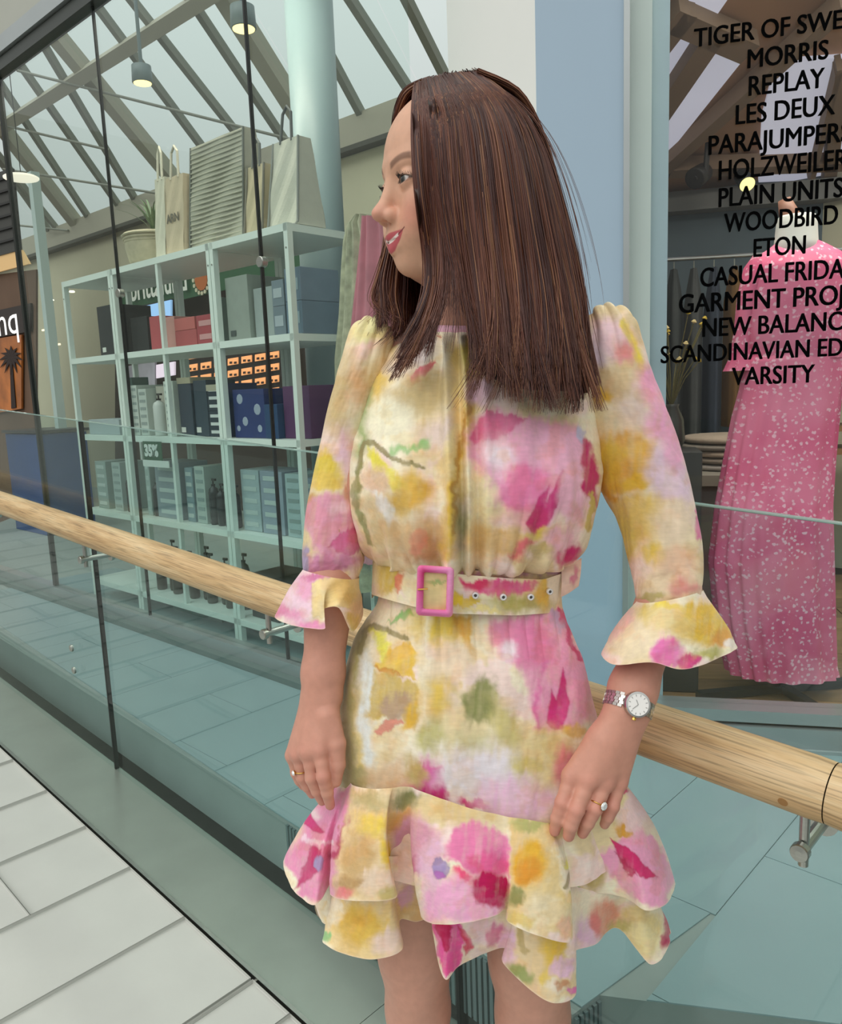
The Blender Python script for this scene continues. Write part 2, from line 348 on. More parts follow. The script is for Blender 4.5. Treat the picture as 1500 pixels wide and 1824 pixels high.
pb = MB().add([R(uC, 0, FZ), R(uR, 0, FZ), R(uR, 0, 4.2), R(uC, 0, 4.2), R(uC, .01, FZ), R(uR, .01, FZ), R(uR, .01, 4.2), R(uC, .01, 4.2)], [(0, 1, 2, 3), (7, 6, 5, 4), (0, 4, 5, 1), (1, 5, 6, 2), (2, 6, 7, 3), (3, 7, 4, 0)])
put('blue_panel', pb, M_blue, pier, label='pale blue painted face')
q = [cC*V3(1, 1, 0), (cC+DS*lw)*V3(1, 1, 0)]
pw = MB().add([q[1]+Z*FZ, q[0]+Z*FZ, q[0]+Z*4.2, q[1]+Z*4.2, q[1]+NS*.01+Z*FZ, q[0]+NS*.01+Z*FZ, q[0]+NS*.01+Z*4.2, q[1]+NS*.01+Z*4.2], [(0, 1, 2, 3), (7, 6, 5, 4), (0, 4, 5, 1), (1, 5, 6, 2), (2, 6, 7, 3), (3, 7, 4, 0)])
put('white_panel', pw, M_white, pier, label='off-white painted face')
# window with lettering
GW = glass('shop_window_glass', (.95, .96, .96), 1.5, .5)
win2 = root('window_2', R(uR, 0, FZ), kind='structure', label='right hand shop window with black brand lettering')
SILL = .335
put('glass_pane', MB().obox(R(uR+.02+1.4, .03, (SILL+4.2)/2), UR, NRW, Z, 1.4, .004, (4.2-SILL)/2), GW, win2)
fm = MB().obox(R(uR+.008, .015, 2.2), UR, NRW, Z, .008, .03, 2.0)
put('frame', fm, M_alu, win2); put('frame', MB().obox(R(uR+.047, .05, 2.2), UR, NRW, Z, .03, .012, 1.98), M_frame, win2)
put('frame', MB().obox(R(uR+.1, .09, 2.2), UR, NRW, Z, .026, .02, 1.98), mat('frame_blue_grey', (170, 192, 200), .35), win2)
put('sill', MB().obox(R(uR+1.4, .02, SILL-.018), UR, NRW, Z, 1.42, .045, .018), M_alu, win2)
put('sill', MB().obox(R(uR+1.4, -.005, SILL-.075), UR, NRW, Z, 1.42, .03, .03), M_alu, win2)
put('sill', MB().obox(R(uR+1.4, -.0, (FZ+SILL-.105)/2), UR, NRW, Z, 1.42, .045, (SILL-.105-FZ)/2), mat('sill_grey', (150, 160, 160), .4), win2)
M_letter = mat('black_vinyl', (7, 8, 9), .9, spec=.1)
LINES = [('TIGER OF SWEDEN', 1236, 84, 32), ('MORRIS', 1329, 122, 33), ('REPLAY', 1331, 171, 34), ('LES DEUX', 1308, 222, 34), ('PARAJUMPERS', 1260, 276, 33), ('HOLZWEILER', 1278, 321, 34), ('PLAIN UNITS', 1278, 369, 33),
         ('WOODBIRD', 1290, 414, 33), ('ETON', 1340, 458, 32), ('CASUAL FRIDAY', 1246, 511, 33), ('GARMENT PROJECT', 1208, 558, 33), ('NEW BALANCE', 1249, 600, 32), ('SCANDINAVIAN EDITION', 1176, 647, 30), ('VARSITY', 1304, 686, 31)]
WID = {'TIGER OF SWEDEN': (1500, 'TIGER OF SWE'), 'MORRIS': (1474, 'MORRIS'), 'REPLAY': (1467, 'REPLAY'), 'LES DEUX': (1486, 'LES DEUX'), 'PARAJUMPERS': (1496, 'PARAJUMPER'), 'HOLZWEILER': (1508, 'HOLZWEILER'), 'PLAIN UNITS': (1500, 'PLAIN UNITS'),
       'WOODBIRD': (1491, 'WOODBIRD'), 'ETON': (1434, 'ETON'), 'CASUAL FRIDAY': (1503, 'CASUAL FRIDA'), 'GARMENT PROJECT': (1500, 'GARMENT PROJ'), 'NEW BALANCE': (1500, 'NEW BALANC'), 'SCANDINAVIAN EDITION': (1500, 'SCANDINAVIAN ED'), 'VARSITY': (1450, 'VARSITY')}
for tx, x, y, hpx in LINES:
    a = onR(x, y, .024); b = onR(x, y-hpx, .024); h = np.linalg.norm(b-a)
    xe, sub = WID[tx]; wtar = float(np.dot(onR(xe, y-6, .024)-a, UR))
    m0 = text_mesh(sub, 1.0, 0, 0); xs = [v.co.x for v in m0.vertices]; ys = [v.co.y for v in m0.vertices if v.co.y > 0]; w0 = max(xs); h0 = max(ys); bpy.data.meshes.remove(m0)
    me = text_mesh(tx, 1.0, .0, 0); sx, sy = wtar/w0, h/h0
    for v in me.vertices: v.co = (v.co.x*sx, v.co.y*sy, v.co.z*0)
    bm = bmesh.new()
    for dx, dy in ((-.026, -.008), (-.010, .010), (.010, -.008), (.026, .010), (0, 0)):
        m2 = me.copy(); m2.transform(Matrix.Translation((dx*sx, dy*sy, 0))); bm.from_mesh(m2); bpy.data.meshes.remove(m2)
    r = bmesh.ops.extrude_face_region(bm, geom=bm.faces[:]); bmesh.ops.translate(bm, verts=[g for g in r['geom'] if isinstance(g, bmesh.types.BMVert)], vec=(0, 0, .0012)); bm.to_mesh(me); bm.free()
    me.transform(frame_matrix(a-wloc(win2), UR, Z, -NRW)); put('lettering', me, M_letter, win2, label='line of black vinyl capitals')
# ------------------------------------------------------------------ left shop front
GS = glass('left_shop_glass', (.93, .97, .955), 1.5, .7)
win1 = root('window_1', S(.8, -.158, FZ), kind='structure', label='frameless glass shop front with black joints')
GO = -.158
SE = float(np.dot(cC+DS*lw-SO, DS)); SM, SH_ = (SE+3.0)/2, (3.0-SE)/2
jl = [SE, -.543, .507, 1.547]
for i in range(3):
    put('glass_pane', MB().obox(S((jl[i]+jl[i+1])/2, GO, (FZ+.07+2.98)/2), DS, NS, Z, (jl[i+1]-jl[i])/2-.003, .005, (2.98-FZ-.07)/2), GS, win1)
    if i: put('joint_seal', MB().obox(S(jl[i], GO, 1.63), DS, NS, Z, .0045, .006, 1.35), M_black, win1)
put('joint_seal', MB().obox(S(jl[3], GO, 1.63), DS, NS, Z, .012, .012, 1.35), M_black, win1)
put('clamp', MB().lathe(S(-.543, GO-.012, 1.79), NS, [(.018, 0), (.02, .003), (.02, .024), (.017, .028)], 20), M_steel, win1)
put('clamp', MB().lathe(S(.507, GO-.012, 1.79), NS, [(.018, 0), (.02, .003), (.02, .024), (.017, .028)], 20), M_steel, win1)
put('frame', MB().obox(S(SM, GO, 3.005), DS, NS, Z, SH_, .03, .028), mat('dark_steel_frame', (66, 70, 66), .4, .5), win1)
put('frame', MB().obox(S(SM, GO-.012, 3.075), DS, NS, Z, SH_, .035, .036), M_alu, win1)
put('sill', MB().obox(S(SM, GO, FZ+.045), DS, NS, Z, SH_, .03, .025), M_alu, win1)
put('sill', MB().obox(S(SM, GO-.02, FZ+.012), DS, NS, Z, SH_, .05, .012), mat('sill_dark', (92, 108, 104), .45), win1)
put('ceiling', MB().add([S(SE, GO-.02, 3.11), S(3.4, GO-.02, 3.11), S(3.4, GO+.03, 3.11), S(SE, GO+.03, 3.11), S(SE, GO-.02, 4.3), S(3.4, GO-.02, 4.3), S(3.4, GO+.03, 4.3), S(SE, GO+.03, 4.3)], [(0, 1, 2, 3), (7, 6, 5, 4), (0, 4, 5, 1), (1, 5, 6, 2), (2, 6, 7, 3), (3, 7, 4, 0)]), mat('grey_plaster', (176, 178, 168), .8, noise=.02), kind='structure', label='plain grey wall strip above the glass shop front')

# ------------------------------------------------------------------ shelving
M_shelf = mat('pale_mint_metal', (232, 240, 234), .4, noise=.02)
LV = [.31, .71, 1.12, 1.53, 1.935]
def shelving(s0, s1, mids, label):
    r = root('shelving_unit', S((s0+s1)/2, .17, FZ), label, 'shelf', 'pale metal shelving units behind the shop glass')
    for s in (s0+.012, s1-.012):
        for off in (.0, .36): put('post', MB().obox(S(s, off, (FZ+1.95)/2), DS, NS, Z, .0115, .013, (1.95-FZ)/2), M_shelf, r)
    for z in LV: put('shelf_board', MB().obox(S((s0+s1)/2, .18, z), DS, NS, Z, (s1-s0)/2-.002, .193, .014), M_shelf, r)
    for s in mids: put('upright', MB().obox(S(s, .0, (.31+1.935)/2), DS, NS, Z, .01, .01, .8), M_shelf, r)
    for s in (s0+.012, s1-.012): put('bolt', MB().lathe(S(s, -.013, 1.86), -NS, [(.004, 0), (.004, .002)], 10), M_steel, r)
shelving(-.52, -.002, [], 'pale metal shelving unit nearest the woman')
shelving(.002, .862, [.433], 'middle pale metal shelving unit with a central upright')
shelving(.866, 1.40, [], 'pale metal shelving unit farthest from the woman')
# goods: s0, s1, level z, height, front offset, depth, colour, name, label, extras
def card(name, s0, s1, z, h, off, dep, rgb, label, cat='box', group=None, stripes=None, lid=None, tagc=None, rough=.5):
    m = mat('carton_%d_%d_%d' % rgb, rgb, rough, noise=.06, nscale=25)
    r = root(name, S((s0+s1)/2, off+dep/2, z), label, cat, group)
    b = MB().obox(S((s0+s1)/2, off+dep/2, z+h/2), DS, NS, Z, abs(s1-s0)/2, dep/2, h/2); put('body', b, m, r, bevel=.002)
    if lid: put('lid', MB().obox(S((s0+s1)/2, off+dep/2, z+h-.012), DS, NS, Z, abs(s1-s0)/2+.002, dep/2+.002, .014), mat('carton_%d_%d_%d' % lid, lid, .5), r)
    if stripes:
        n, c = stripes
        for k in range(n): put('printed_band', MB().obox(S((s0+s1)/2, off-.001, z+h*(k+.6)/(n+.2)), DS, NS, Z, abs(s1-s0)/2*.7, .0008, h/n*.18), mat('print_%d_%d_%d' % c, c, .6), r)
    if tagc: put('price_tag', MB().obox(S((s0+s1)/2+abs(s1-s0)*.25, off-.002, z+.03), DS, NS, Z, .018, .001, .012), mat('tag_%d_%d_%d' % tagc, tagc, .6), r)
    return r
A = LV; t = .015
G1 = 'cartons on the top shelf row'; G2 = 'cartons on the second shelf row'; G3 = 'cartons on the third shelf row'
# top row
card('backpack_box', .93, 1.12, A[3]+t, .25, .03, .2, (30, 34, 40), 'black rounded case on the top row of the farthest shelving unit', 'case', tagc=(220, 222, 215))
card('gift_box', 1.16, 1.34, A[3]+t, .25, .2, .1, (74, 80, 62), 'olive patterned box at the outer end of the top shelf row', 'box', G1, stripes=(4, (110, 112, 90)))
card('case', .68, .84, A[3]+t, .17, .06, .2, (26, 28, 32), 'low black case beside the tall red box on the top row', 'case')
card('gift_box', .545, .64, A[3]+t, .16, .05, .18, (186, 82, 88), 'tall red box on the top row under the blue screen', 'box', G1)
card('gift_box', .45, .54, A[3]+t, .15, .07, .18, (205, 150, 142), 'pinkish box between the red box and the upright', 'box', G1)
card('gift_box', .24, .42, A[3]+t, .075, .05, .2, (178, 84, 86), 'lower red carton of the stacked pair on the top row', 'box', G1)
card('gift_box', .25, .42, A[3]+t+.076, .055, .05, .2, (196, 104, 100), 'upper red carton of the stacked pair on the top row', 'box', G1)
card('gift_box', .10, .235, A[3]+t, .13, .05, .2, (170, 70, 78), 'dark red carton next to the slim grey box', 'box', G1, stripes=(2, (205, 150, 150)))
card('gift_box', .02, .085, A[3]+t, .19, .04, .2, (150, 166, 160), 'slim grey-green box against the double post', 'box', G1)
card('gift_box', -.19, -.035, A[3]+t, .26, .03, .22, (152, 160, 152), 'large grey patterned carton on the top row near the woman', 'box', G1, tagc=(70, 80, 78))
card('gift_box', -.33, -.20, A[3]+t, .20, .05, .2, (160, 170, 168), 'pale grey carton right of the large grey carton', 'box', G1)
card('gift_box', -.41, -.335, A[3]+t, .115, .04, .2, (116, 130, 140), 'lower slate carton of a low stack on the top row', 'box', G1, stripes=(1, (170, 180, 188)))
card('gift_box', -.41, -.335, A[3]+t+.116, .1, .04, .2, (122, 136, 146), 'upper slate carton of a low stack on the top row', 'box', G1, stripes=(1, (176, 186, 192)))
card('gift_box', -.515, -.42, A[3]+t, .125, .04, .2, (110, 132, 150), 'lower slate blue carton at the corner post', 'box', G1, stripes=(1, (160, 180, 190)))
card('gift_box', -.515, -.42, A[3]+t+.126, .125, .04, .2, (118, 138, 156), 'upper slate blue carton at the corner post', 'box', G1, stripes=(1, (164, 182, 192)))
# second row
card('beauty_box', 1.0, 1.34, A[2]+t, .08, .03, .17, (168, 180, 184), 'flat pale grey-blue carton low in the farthest unit', 'box', G2)
card('beauty_box', 1.18, 1.30, A[2]+t, .30, .22, .1, (84, 108, 104), 'tall teal bag standing at the back of the second row', 'bag')
card('beauty_box', .79, .845, A[2]+t, .25, .03, .15, (200, 206, 200), 'narrow tall white carton beside the double post on the second row', 'box', G2, stripes=(7, (150, 160, 158)))
card('beauty_box', .70, .775, A[2]+t, .23, .03, .15, (192, 200, 194), 'narrow white carton second from the double post', 'box', G2, stripes=(6, (146, 156, 154)))
card('beauty_box', .555, .69, A[2]+t, .24, .08, .15, (186, 182, 170), 'plain cream carton in the middle of the second row', 'box', G2)
card('beauty_box', .445, .53, A[2]+t, .26, .03, .15, (206, 214, 206), 'tall white carton touching the central upright', 'box', G2, stripes=(8, (150, 164, 160)))
card('beauty_box', .31, .42, A[2]+t, .27, .04, .16, (44, 58, 74), 'tall navy carton right of the central upright', 'box', G2, lid=(172, 164, 140), tagc=(214, 216, 210))
card('beauty_box', .20, .305, A[2]+t, .255, .05, .16, (50, 64, 78), 'second tall navy carton right of the central upright', 'box', G2, tagc=(214, 216, 210))
card('beauty_box', .10, .195, A[2]+t, .115, .05, .16, (36, 48, 62), 'lower navy carton with white print in a stack of two', 'box', G2, stripes=(3, (206, 212, 210)))
card('beauty_box', .10, .195, A[2]+t+.116, .115, .05, .16, (38, 50, 64), 'upper navy carton with white print in a stack of two', 'box', G2, stripes=(3, (206, 212, 210)), lid=(176, 170, 150))
card('beauty_box', .02, .095, A[2]+t, .235, .04, .16, (34, 58, 104), 'royal blue carton with white strip against the double post', 'box', G2, stripes=(5, (170, 186, 200)))
bw_ = card('beauty_box', -.25, -.03, A[2]+t, .205, .03, .16, (30, 48, 108), 'wide royal blue carton near the woman on the second row', 'box', G2)
card('beauty_box', -.345, -.26, A[2]+t, .14, .02, .12, (28, 64, 106), 'small teal-blue carton between blue and purple cartons', 'box', G2)
card('beauty_box', -.515, -.35, A[2]+t, .21, .05, .16, (86, 44, 90), 'purple carton with a pale round motif at the corner post', 'box', G2)
for (s_, z_, rr) in ((-.08, .165, .022), (-.11, .07, .020), (-.2, .12, .024), (-.06, .04, .013), (-.21, .04, .016)): put('printed_shape', MB().lathe(S(s_, .0295, A[2]+t+z_), -NS, [(rr, 0), (rr*.9, .001)], 9), mat('print_pale', (158, 168, 186), .6), bw_)
# third row
for (s0, s1, h, rgb, lb) in ((1.22, 1.34, .26, (150, 166, 162), 'grey-green carton at the outer end of the third row'), (1.06, 1.15, .26, (170, 182, 180), 'tall pale carton in the farthest unit on the third row'), (.756, .80, .28, (164, 178, 174), 'slim pale carton left of the lavender carton on the third row'),
                            (.47, .70, .28, (140, 152, 160), 'wide lavender-grey carton under the discount sign'), (.26, .34, .27, (176, 188, 182), 'tall white carton among dark bottles on the third row'), (.36, .425, .26, (128, 150, 158), 'slim blue-grey carton right of the central upright on the third row'),
                            (-.16, -.03, .27, (168, 182, 186), 'left pale lavender carton in the unit nearest the woman'), (-.32, -.17, .27, (150, 160, 174), 'middle lavender carton in the unit nearest the woman'), (-.44, -.34, .265, (170, 188, 190), 'right pale carton in the unit nearest the woman'), (-.515, -.445, .25, (138, 150, 168), 'outermost lavender carton by the corner post')):
    card('care_box', s0, s1, A[1]+t, h, .04, .16, rgb, lb, 'box', G3, stripes=(5, (190, 200, 198)) if rgb[0] < 170 else (6, (140, 156, 154)))
M_bot = mat('dark_bottle', (34, 38, 42), .25); M_cap = mat('pump_black', (20, 20, 22), .35); M_wb = mat('white_bottle', (206, 210, 206), .35); M_tagw = mat('tag_white', (216, 220, 214), .6)
def bottle(s, z, off, r0, h, m, label, group='pump bottles on the shelves'):
    c = S(s, off, z); r = root('pump_bottle', c, label, 'bottle', group)
    put('body', MB().lathe(c, Z, [(r0*.9, 0), (r0, .006), (r0, h*.72), (r0*.8, h*.8), (r0*.35, h*.84), (r0*.35, h*.88)], 14), m, r, smooth=True)
    put('pump', MB().lathe(c, Z, [(r0*.4, h*.86), (r0*.4, h*.9), (r0*.14, h*.9), (r0*.14, h)], 10).obox(c+Z*h-DS*r0*.35, DS, NS, Z, r0*.55, r0*.2, h*.025), M_cap, r)
bottle(.61, A[2]+t, .045, .03, .2, M_wb, 'white pump bottle on the second shelf row')
for k, (s, lb) in enumerate(((1.0, 'dark pump bottle left of the farthest double post'), (.728, 'dark pump bottle beside the lavender-grey carton'), (.22, 'dark pump bottle right of the tall white carton'), (.16, 'short dark pump bottle second right of the tall white carton'), (.10, 'dark pump bottle near the double post'), (.05, 'dark pump bottle touching the double post'))):
    bottle(s, A[1]+t, .06, .024, .19 if k % 2 else .21, M_bot, lb)
LB4 = ['dark bottle on the fourth shelf, %s from the outer end' % w for w in ('first', 'second', 'third', 'fourth', 'fifth', 'sixth', 'seventh', 'eighth', 'ninth', 'tenth')]
for k in range(10):
    bottle(.80-.078*k, A[0]+t, .08+.03*(k % 2), .026, .2+.02*((k*3) % 4), mat('amber_bottle', (66, 60, 50), .3), LB4[k], 'dark bottles on the fourth shelf row')
card('carry_bag', -.22, -.03, A[0]+t-.0, .2, .05, .2, (44, 44, 40), 'dark carry bag low in the shelving unit nearest the woman', 'bag')
card('tray_box', .30, .75, FZ+.0, .07, .1, .2, (120, 136, 132), 'flat grey box on the floor under the middle shelving unit', 'box')
# discount sign
sg = root('discount_sign', S(.60, -.03, 1.0), 'small green sign with white 35% lettering', 'sign')
c0 = atP(272, 803, S(0, -.03, 0), NS)
put('board', MB().obox(c0, DS, NS, Z, .085, .002, .045), mat('sign_green', (22, 84, 56), .5), sg)
put('board', MB().obox(c0-DS*.02-Z*.062, DS, NS, Z, .12, .002, .016), mat('sign_white', (226, 230, 226), .5), sg)
me = text_mesh('35%', .075, .001, .004, 'CENTER'); me.transform(frame_matrix(c0-NS*.004-Z*.024+DS*.008-wloc(sg), -DS, Z, -NS)); put('lettering', me, mat('sign_white', (226, 230, 226)), sg, label='white 35% lettering')

# ------------------------------------------------------------------ things on top of the shelving
TZ = 1.9565
def slab_bag(name, s0, s1, h, off, dep, rgb, label, taper=.9, edge=None, txt=None, lean=0., handle=None, ribs=0):
    r = root(name, S((s0+s1)/2, off+dep/2, TZ), label, 'bag', 'bags standing on top of the shelving')
    m = mat('bag_%d_%d_%d' % rgb, rgb, .8, noise=.05, nscale=30, bump=.2, bscale=150)
    sm = (s0+s1)/2; w = abs(s1-s0)/2
    def P(u, o, z): return S(sm+u*w*(1-(1-taper)*z/h)+lean*z, off+dep/2+o*dep/2*(1-.55*z/h), TZ+z)
    b = MB(); n = 10
    for sgn in (-1, 1):
        G = [[P(-1+2*j/8, sgn*(1+.06*math.sin(j*1.3+i)), h*i/n) for j in range(9)] for i in range(n+1)]
        b.grid(G if sgn > 0 else [list(reversed(g)) for g in G])
    for u in (-1, 1): b.grid([[P(u, o, h*i/n) for o in (-1, 0, 1)] for i in range(n+1)])
    b.add([P(-1, -1, 0), P(1, -1, 0), P(1, 1, 0), P(-1, 1, 0)], [(0, 1, 2, 3)])
    put('body', b, m, r, smooth=False)
    for k in range(ribs): put('woven_rib', MB().tube([P(-1, -1.03, h*(k+.5)/ribs), P(0, -1.08, h*(k+.5)/ribs), P(1, -1.03, h*(k+.5)/ribs)], .0035, 5), m, r)
    if edge:
        me_ = mat('bag_edge_%d' % edge[0], edge, .6)
        put('binding', MB().tube([P(-1, -1.02, h), P(-1, -1.04, 0.01), P(-.9, -1.06, 0.0), P(.9, -1.06, 0), P(1, -1.04, .01), P(1, -1.02, h)], .005, 8), me_, r)
    if handle:
        hm = mat('bag_handle_%d' % handle[0], handle, .6)
        put('handle', MB().tube([P(-.45, -.9, h*.97), P(-.35, -.9, h*1.3), P(0, -.9, h*1.38), P(.35, -.9, h*1.3), P(.45, -.9, h*.97)], .006, 8), hm, r)
    if txt:
        me = text_mesh(txt, .05, .0005, .0015, 'CENTER'); me.transform(frame_matrix(P(.1, -1.12, h*.42)-wloc(r), -DS, Z, -NS)); put('lettering', me, mat('bag_print', (110, 104, 92)), r, label='faint printed lettering')
    return r
slab_bag('woven_bag', .25, -.15, .44, .06, .14, (178, 176, 160), 'large grey woven bag with dark piping on top of the shelving', .97, (104, 108, 100), ribs=22)
slab_bag('tote_bag', .42, .27, .34, .04, .1, (196, 180, 154), 'slim beige tote bag with printed capitals left of the woven bag', .95, txt='ARN', handle=(210, 202, 184))
slab_bag('canvas_bag', .53, .44, .36, .05, .1, (206, 202, 184), 'narrow cream canvas bag beside the beige tote', .9, handle=(214, 208, 190))
slab_bag('paper_bag', -.17, -.29, .27, .05, .12, (190, 176, 146), 'tan paper bag leaning right of the woven bag', .9, edge=(120, 116, 104), handle=(110, 112, 106))
slab_bag('shopper_bag', -.315, -.50, .33, .06, .14, (200, 198, 184), 'white shopper bag with grey sides at the shelf corner', .82, edge=(140, 142, 136), handle=(90, 94, 92))
bk = root('basket', S(.70, .15, TZ), 'low wicker basket holding a green plant on top of the shelving', 'basket')
put('body', MB().lathe(S(.70, .15, TZ), Z, [(.10, 0), (.125, .02), (.14, .09), (.142, .15), (.135, .152), (.128, .1), (.1, .03)], 28), mat('wicker', (188, 178, 152), .8, noise=.12, nscale=40), bk, smooth=True)
for k in range(9): put('woven_band', MB().lathe(S(.70, .15, TZ+.012+.016*k), Z, [(.112+.0045*k, -.005), (.118+.0045*k, 0), (.112+.0045*k, .005)], 28), mat('wicker', (188, 178, 152)), bk, smooth=True)
pl = root('potted_plant', S(.70, .15, TZ+.154), 'green strappy plant growing out of the wicker basket', 'plant')
for k in range(22):
    a = k*2.399; rr = .03+.1*random.random(); h = .16+.14*random.random(); p = S(.70, .15, TZ+.154)
    d = DS*math.cos(a)+NS*math.sin(a)
    put('leaf', MB().grid([[p+d*rr*(t**1.5)*1.6+Z*h*(t-.35*t**3)+np.cross(d, Z)*w*.010*(1-t*.9) for w in (-1, 0, 1)] for t in np.linspace(0, 1, 7)]), mat('plant_green', (96, 118, 84), .5), pl)
# exit sign deeper in the hall
es = root('exit_sign', atP(436, 324, S(0, .9, 0), NS), 'small green exit sign behind the bags', 'sign'); ec = wloc(es)
put('panel', MB().obox(ec, DS, NS, Z, .05, .01, .055), mat('exit_green', (52, 128, 92), .5), es)
put('pictogram', MB().obox(ec-NS*.012, DS, NS, Z, .02, .002, .03).obox(ec-NS*.012+DS*.02, DS, NS, Z, .018, .002, .006), mat('exit_white', (220, 228, 222), .5), es)

# ------------------------------------------------------------------ hall behind the shelving: reflected roof, wall, signs
EO = 2.6                                                    # distance of the far wall
eA, eB = atP(30, 445, S(0, EO, 0), NS), atP(545, 235, S(0, EO, 0), NS); EZ = float((eA[2]+eB[2])/2)
RD = unit(ray(1614, 1911)); RDp = unit(RD - DS*np.dot(RD, DS)); RDp = RD
M_raf = mat('roof_steel', (176, 172, 154), .6, noise=.03); M_rafd = mat('roof_steel_dark', (140, 142, 130), .6)
roof = root('roof', S(0, EO, EZ), kind='structure', label='pitched glass roof with steel rafters standing in for a reflection in the shop glass')  # roof reflected in the shop glass, built as solid geometry behind it
GR = glass('roof_glass', (.93, .99, .97), 1.4, .3)
def onroof(x, y):                                            # pixel -> roof plane
    n = unit(np.cross(DS, RD)); return atP(x, y, S(0, EO, EZ), n), n
_, rn = onroof(300, 200)
if rn[2] < 0: rn = -rn
raf = [((8, 232), (132, 392), 1), ((40, 330), (86, 388), 0), ((36, 115), (190, 335), 0), ((78, 80), (235, 345), 0), ((100, 64), (320, 332), 1), ((165, 0), (374, 280), 0), ((235, 0), (424, 240), 0), ((340, 0), (492, 228), 0), ((405, 0), (540, 215), 1), ((535, 0), (610, 140), 0), ((625, 0), (690, 100), 0), ((715, -20), (760, 70), 0), ((10, 300), (70, 385), 0), ((0, 148), (120, 330), 0)]
for (p, q, big) in raf:
    a, _ = onroof(*p); b, _ = onroof(*q); d = unit(b-a)
    # extend to the eave
    tt = (EO - np.dot(b-SO, NS))/np.dot(d, NS); b = b + d*tt; a = a - d*.6
    w = np.cross(d, rn); put('rafter', MB().obox((a+b)/2, d, w, rn, np.linalg.norm(b-a)/2, .07 if big else .028, .06 if big else .03), M_raf if big else M_rafd, roof)
a, _ = onroof(0, 232); b, _ = onroof(340, 2); d = unit(b-a); a = a-DS*-1.5; b = b+(-DS)*3.5
put('purlin', MB().obox((a+b)/2-rn*.05, DS, np.cross(DS, rn), rn, np.linalg.norm(b-a)/2, .05, .05), M_raf, roof)
for p, q in (((10, 210), (205, 255)), ((42, 113), (545, 238)), ((15, 290), (290, 332)), ((30, 390), (130, 400))):
    a, _ = onroof(*p); b, _ = onroof(*q); put('tie_rod', MB().tube([a-rn*.1, b-rn*.1], .012, 8), M_rafd, roof)
for k in range(-6, 10):                                       # roof panes between rafters
    s0 = k*1.05; p = S(s0, EO, EZ); L = 5.2
    put('roof_pane', MB().add([p, p+DS*1.04, p+DS*1.04-RD*L, p-RD*L], [(0, 1, 2, 3)]), GR, roof)
put('eave_beam', MB().obox(S(0, EO+.03, EZ-.09), DS, NS, Z, 12, .08, .12), M_raf, roof)
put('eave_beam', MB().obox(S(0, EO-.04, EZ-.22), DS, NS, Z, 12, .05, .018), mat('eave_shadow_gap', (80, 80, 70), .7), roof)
M_hall = mat('hall_wall', (206, 202, 174), .8, noise=.04, nscale=2)
hall = put('wall_back', MB().obox(S(5.2, EO+.12, (EZ-.2+FZ)/2), DS, NS, Z, 11, .1, (EZ-.2-FZ)/2), M_hall, kind='structure', label='beige wall of the hall behind the shelving')
# suspended bulkhead casting shade in the hall
put('ceiling_2', MB().obox(S(-.5, 2.35, 2.62), DS, NS, Z, 1.6, .2, .03), mat('bulkhead', (168, 164, 146), .8), kind='structure', label='hall ceiling panel behind the shelving')
def onH(x, y, off): return atP(x, y, S(0, off, 0), NS)
def quadH(px, off, th=.02):
    p = [onH(x, y, off) for x, y in px]; b = [q+NS*th for q in p]; n = len(p)
    return MB().add(p+b, [tuple(range(n)), tuple(reversed(range(n, 2*n)))] + [(i, n+i, n+(i+1) % n, (i+1) % n) for i in range(n)])
# green fascia sign
def onH(x, y, off): return atP(x, y, S(0, off, 0), NS)
fo = 2.2
f0, f1 = onH(190, 560, fo), onH(556, 470, fo)
fs = root('fascia_sign', (onH(380, 500, fo)), 'dark green shop fascia with white lower case name', 'sign'); fc = wloc(fs)
put('board', quadH([(205, 505), (205, 560), (575, 478), (575, 425)], fo), mat('fascia_green', (52, 96, 64), .6), fs)
l0, l1 = onH(233, 536, fo-.034), onH(333, 512, fo-.034)
me = text_mesh('brittalund', 1.0, .02, .02, 'LEFT'); wx = max(v.co.x for v in me.vertices); sc = float(np.dot(l1-l0, -DS))/wx
me.transform(Matrix.Diagonal((sc, sc*1.15, .02, 1))); me.transform(frame_matrix(l0-wloc(fs), -DS, Z, -NS)); put('lettering', me, mat('fascia_white', (236, 238, 226), .4), fs, label='white lower case shop name')
oc = onH(359, 497, fo-.034)
put('emblem', MB().lathe(oc, -NS, [(.10, 0), (.10, .008)], 24), mat('emblem_orange', (190, 106, 50), .6), fs)
for k in range(16): a = k*math.pi/8; put('emblem_dot', MB().lathe(oc+(DS*math.cos(a)+Z*math.sin(a))*.125, -NS, [(.018, 0), (.018, .01)], 8), mat('emblem_cream', (216, 210, 180), .6), fs)
# shop opening below the fascia: dark recess with warm interior
def recess(p, q, off, dep, rgb, name, label):
    a, b = onH(*p, off), onH(*q, off); s0, s1 = np.dot(a-SO, DS), np.dot(b-SO, DS); return a, b
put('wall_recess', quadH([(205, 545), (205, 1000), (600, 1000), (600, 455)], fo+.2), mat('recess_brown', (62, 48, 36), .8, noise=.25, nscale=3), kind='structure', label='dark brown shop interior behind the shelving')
sc_ = root('display_screen', onH(268, 565, fo-.06), 'bright screen showing blue sky behind the shelving', 'screen'); c_ = wloc(sc_)
put('screen', quadH([(228, 552), (228, 625), (304, 610), (304, 534)], fo-.06), mat('screen_blue', (150, 190, 235), .3, emit=.75), sc_)
put('bezel', quadH([(226, 550), (226, 628), (306, 612), (306, 532)], fo-.03), mat('bezel', (40, 40, 42), .4), sc_)
s2_ = root('display_screen', onH(296, 670, fo-.06), 'small white lit screen lower in the dark shop', 'screen'); c_ = wloc(s2_)
put('screen', quadH([(278, 650), (278, 674), (310, 668), (310, 644)], fo-.06), mat('screen_white', (226, 206, 222), .3, emit=.8), s2_)
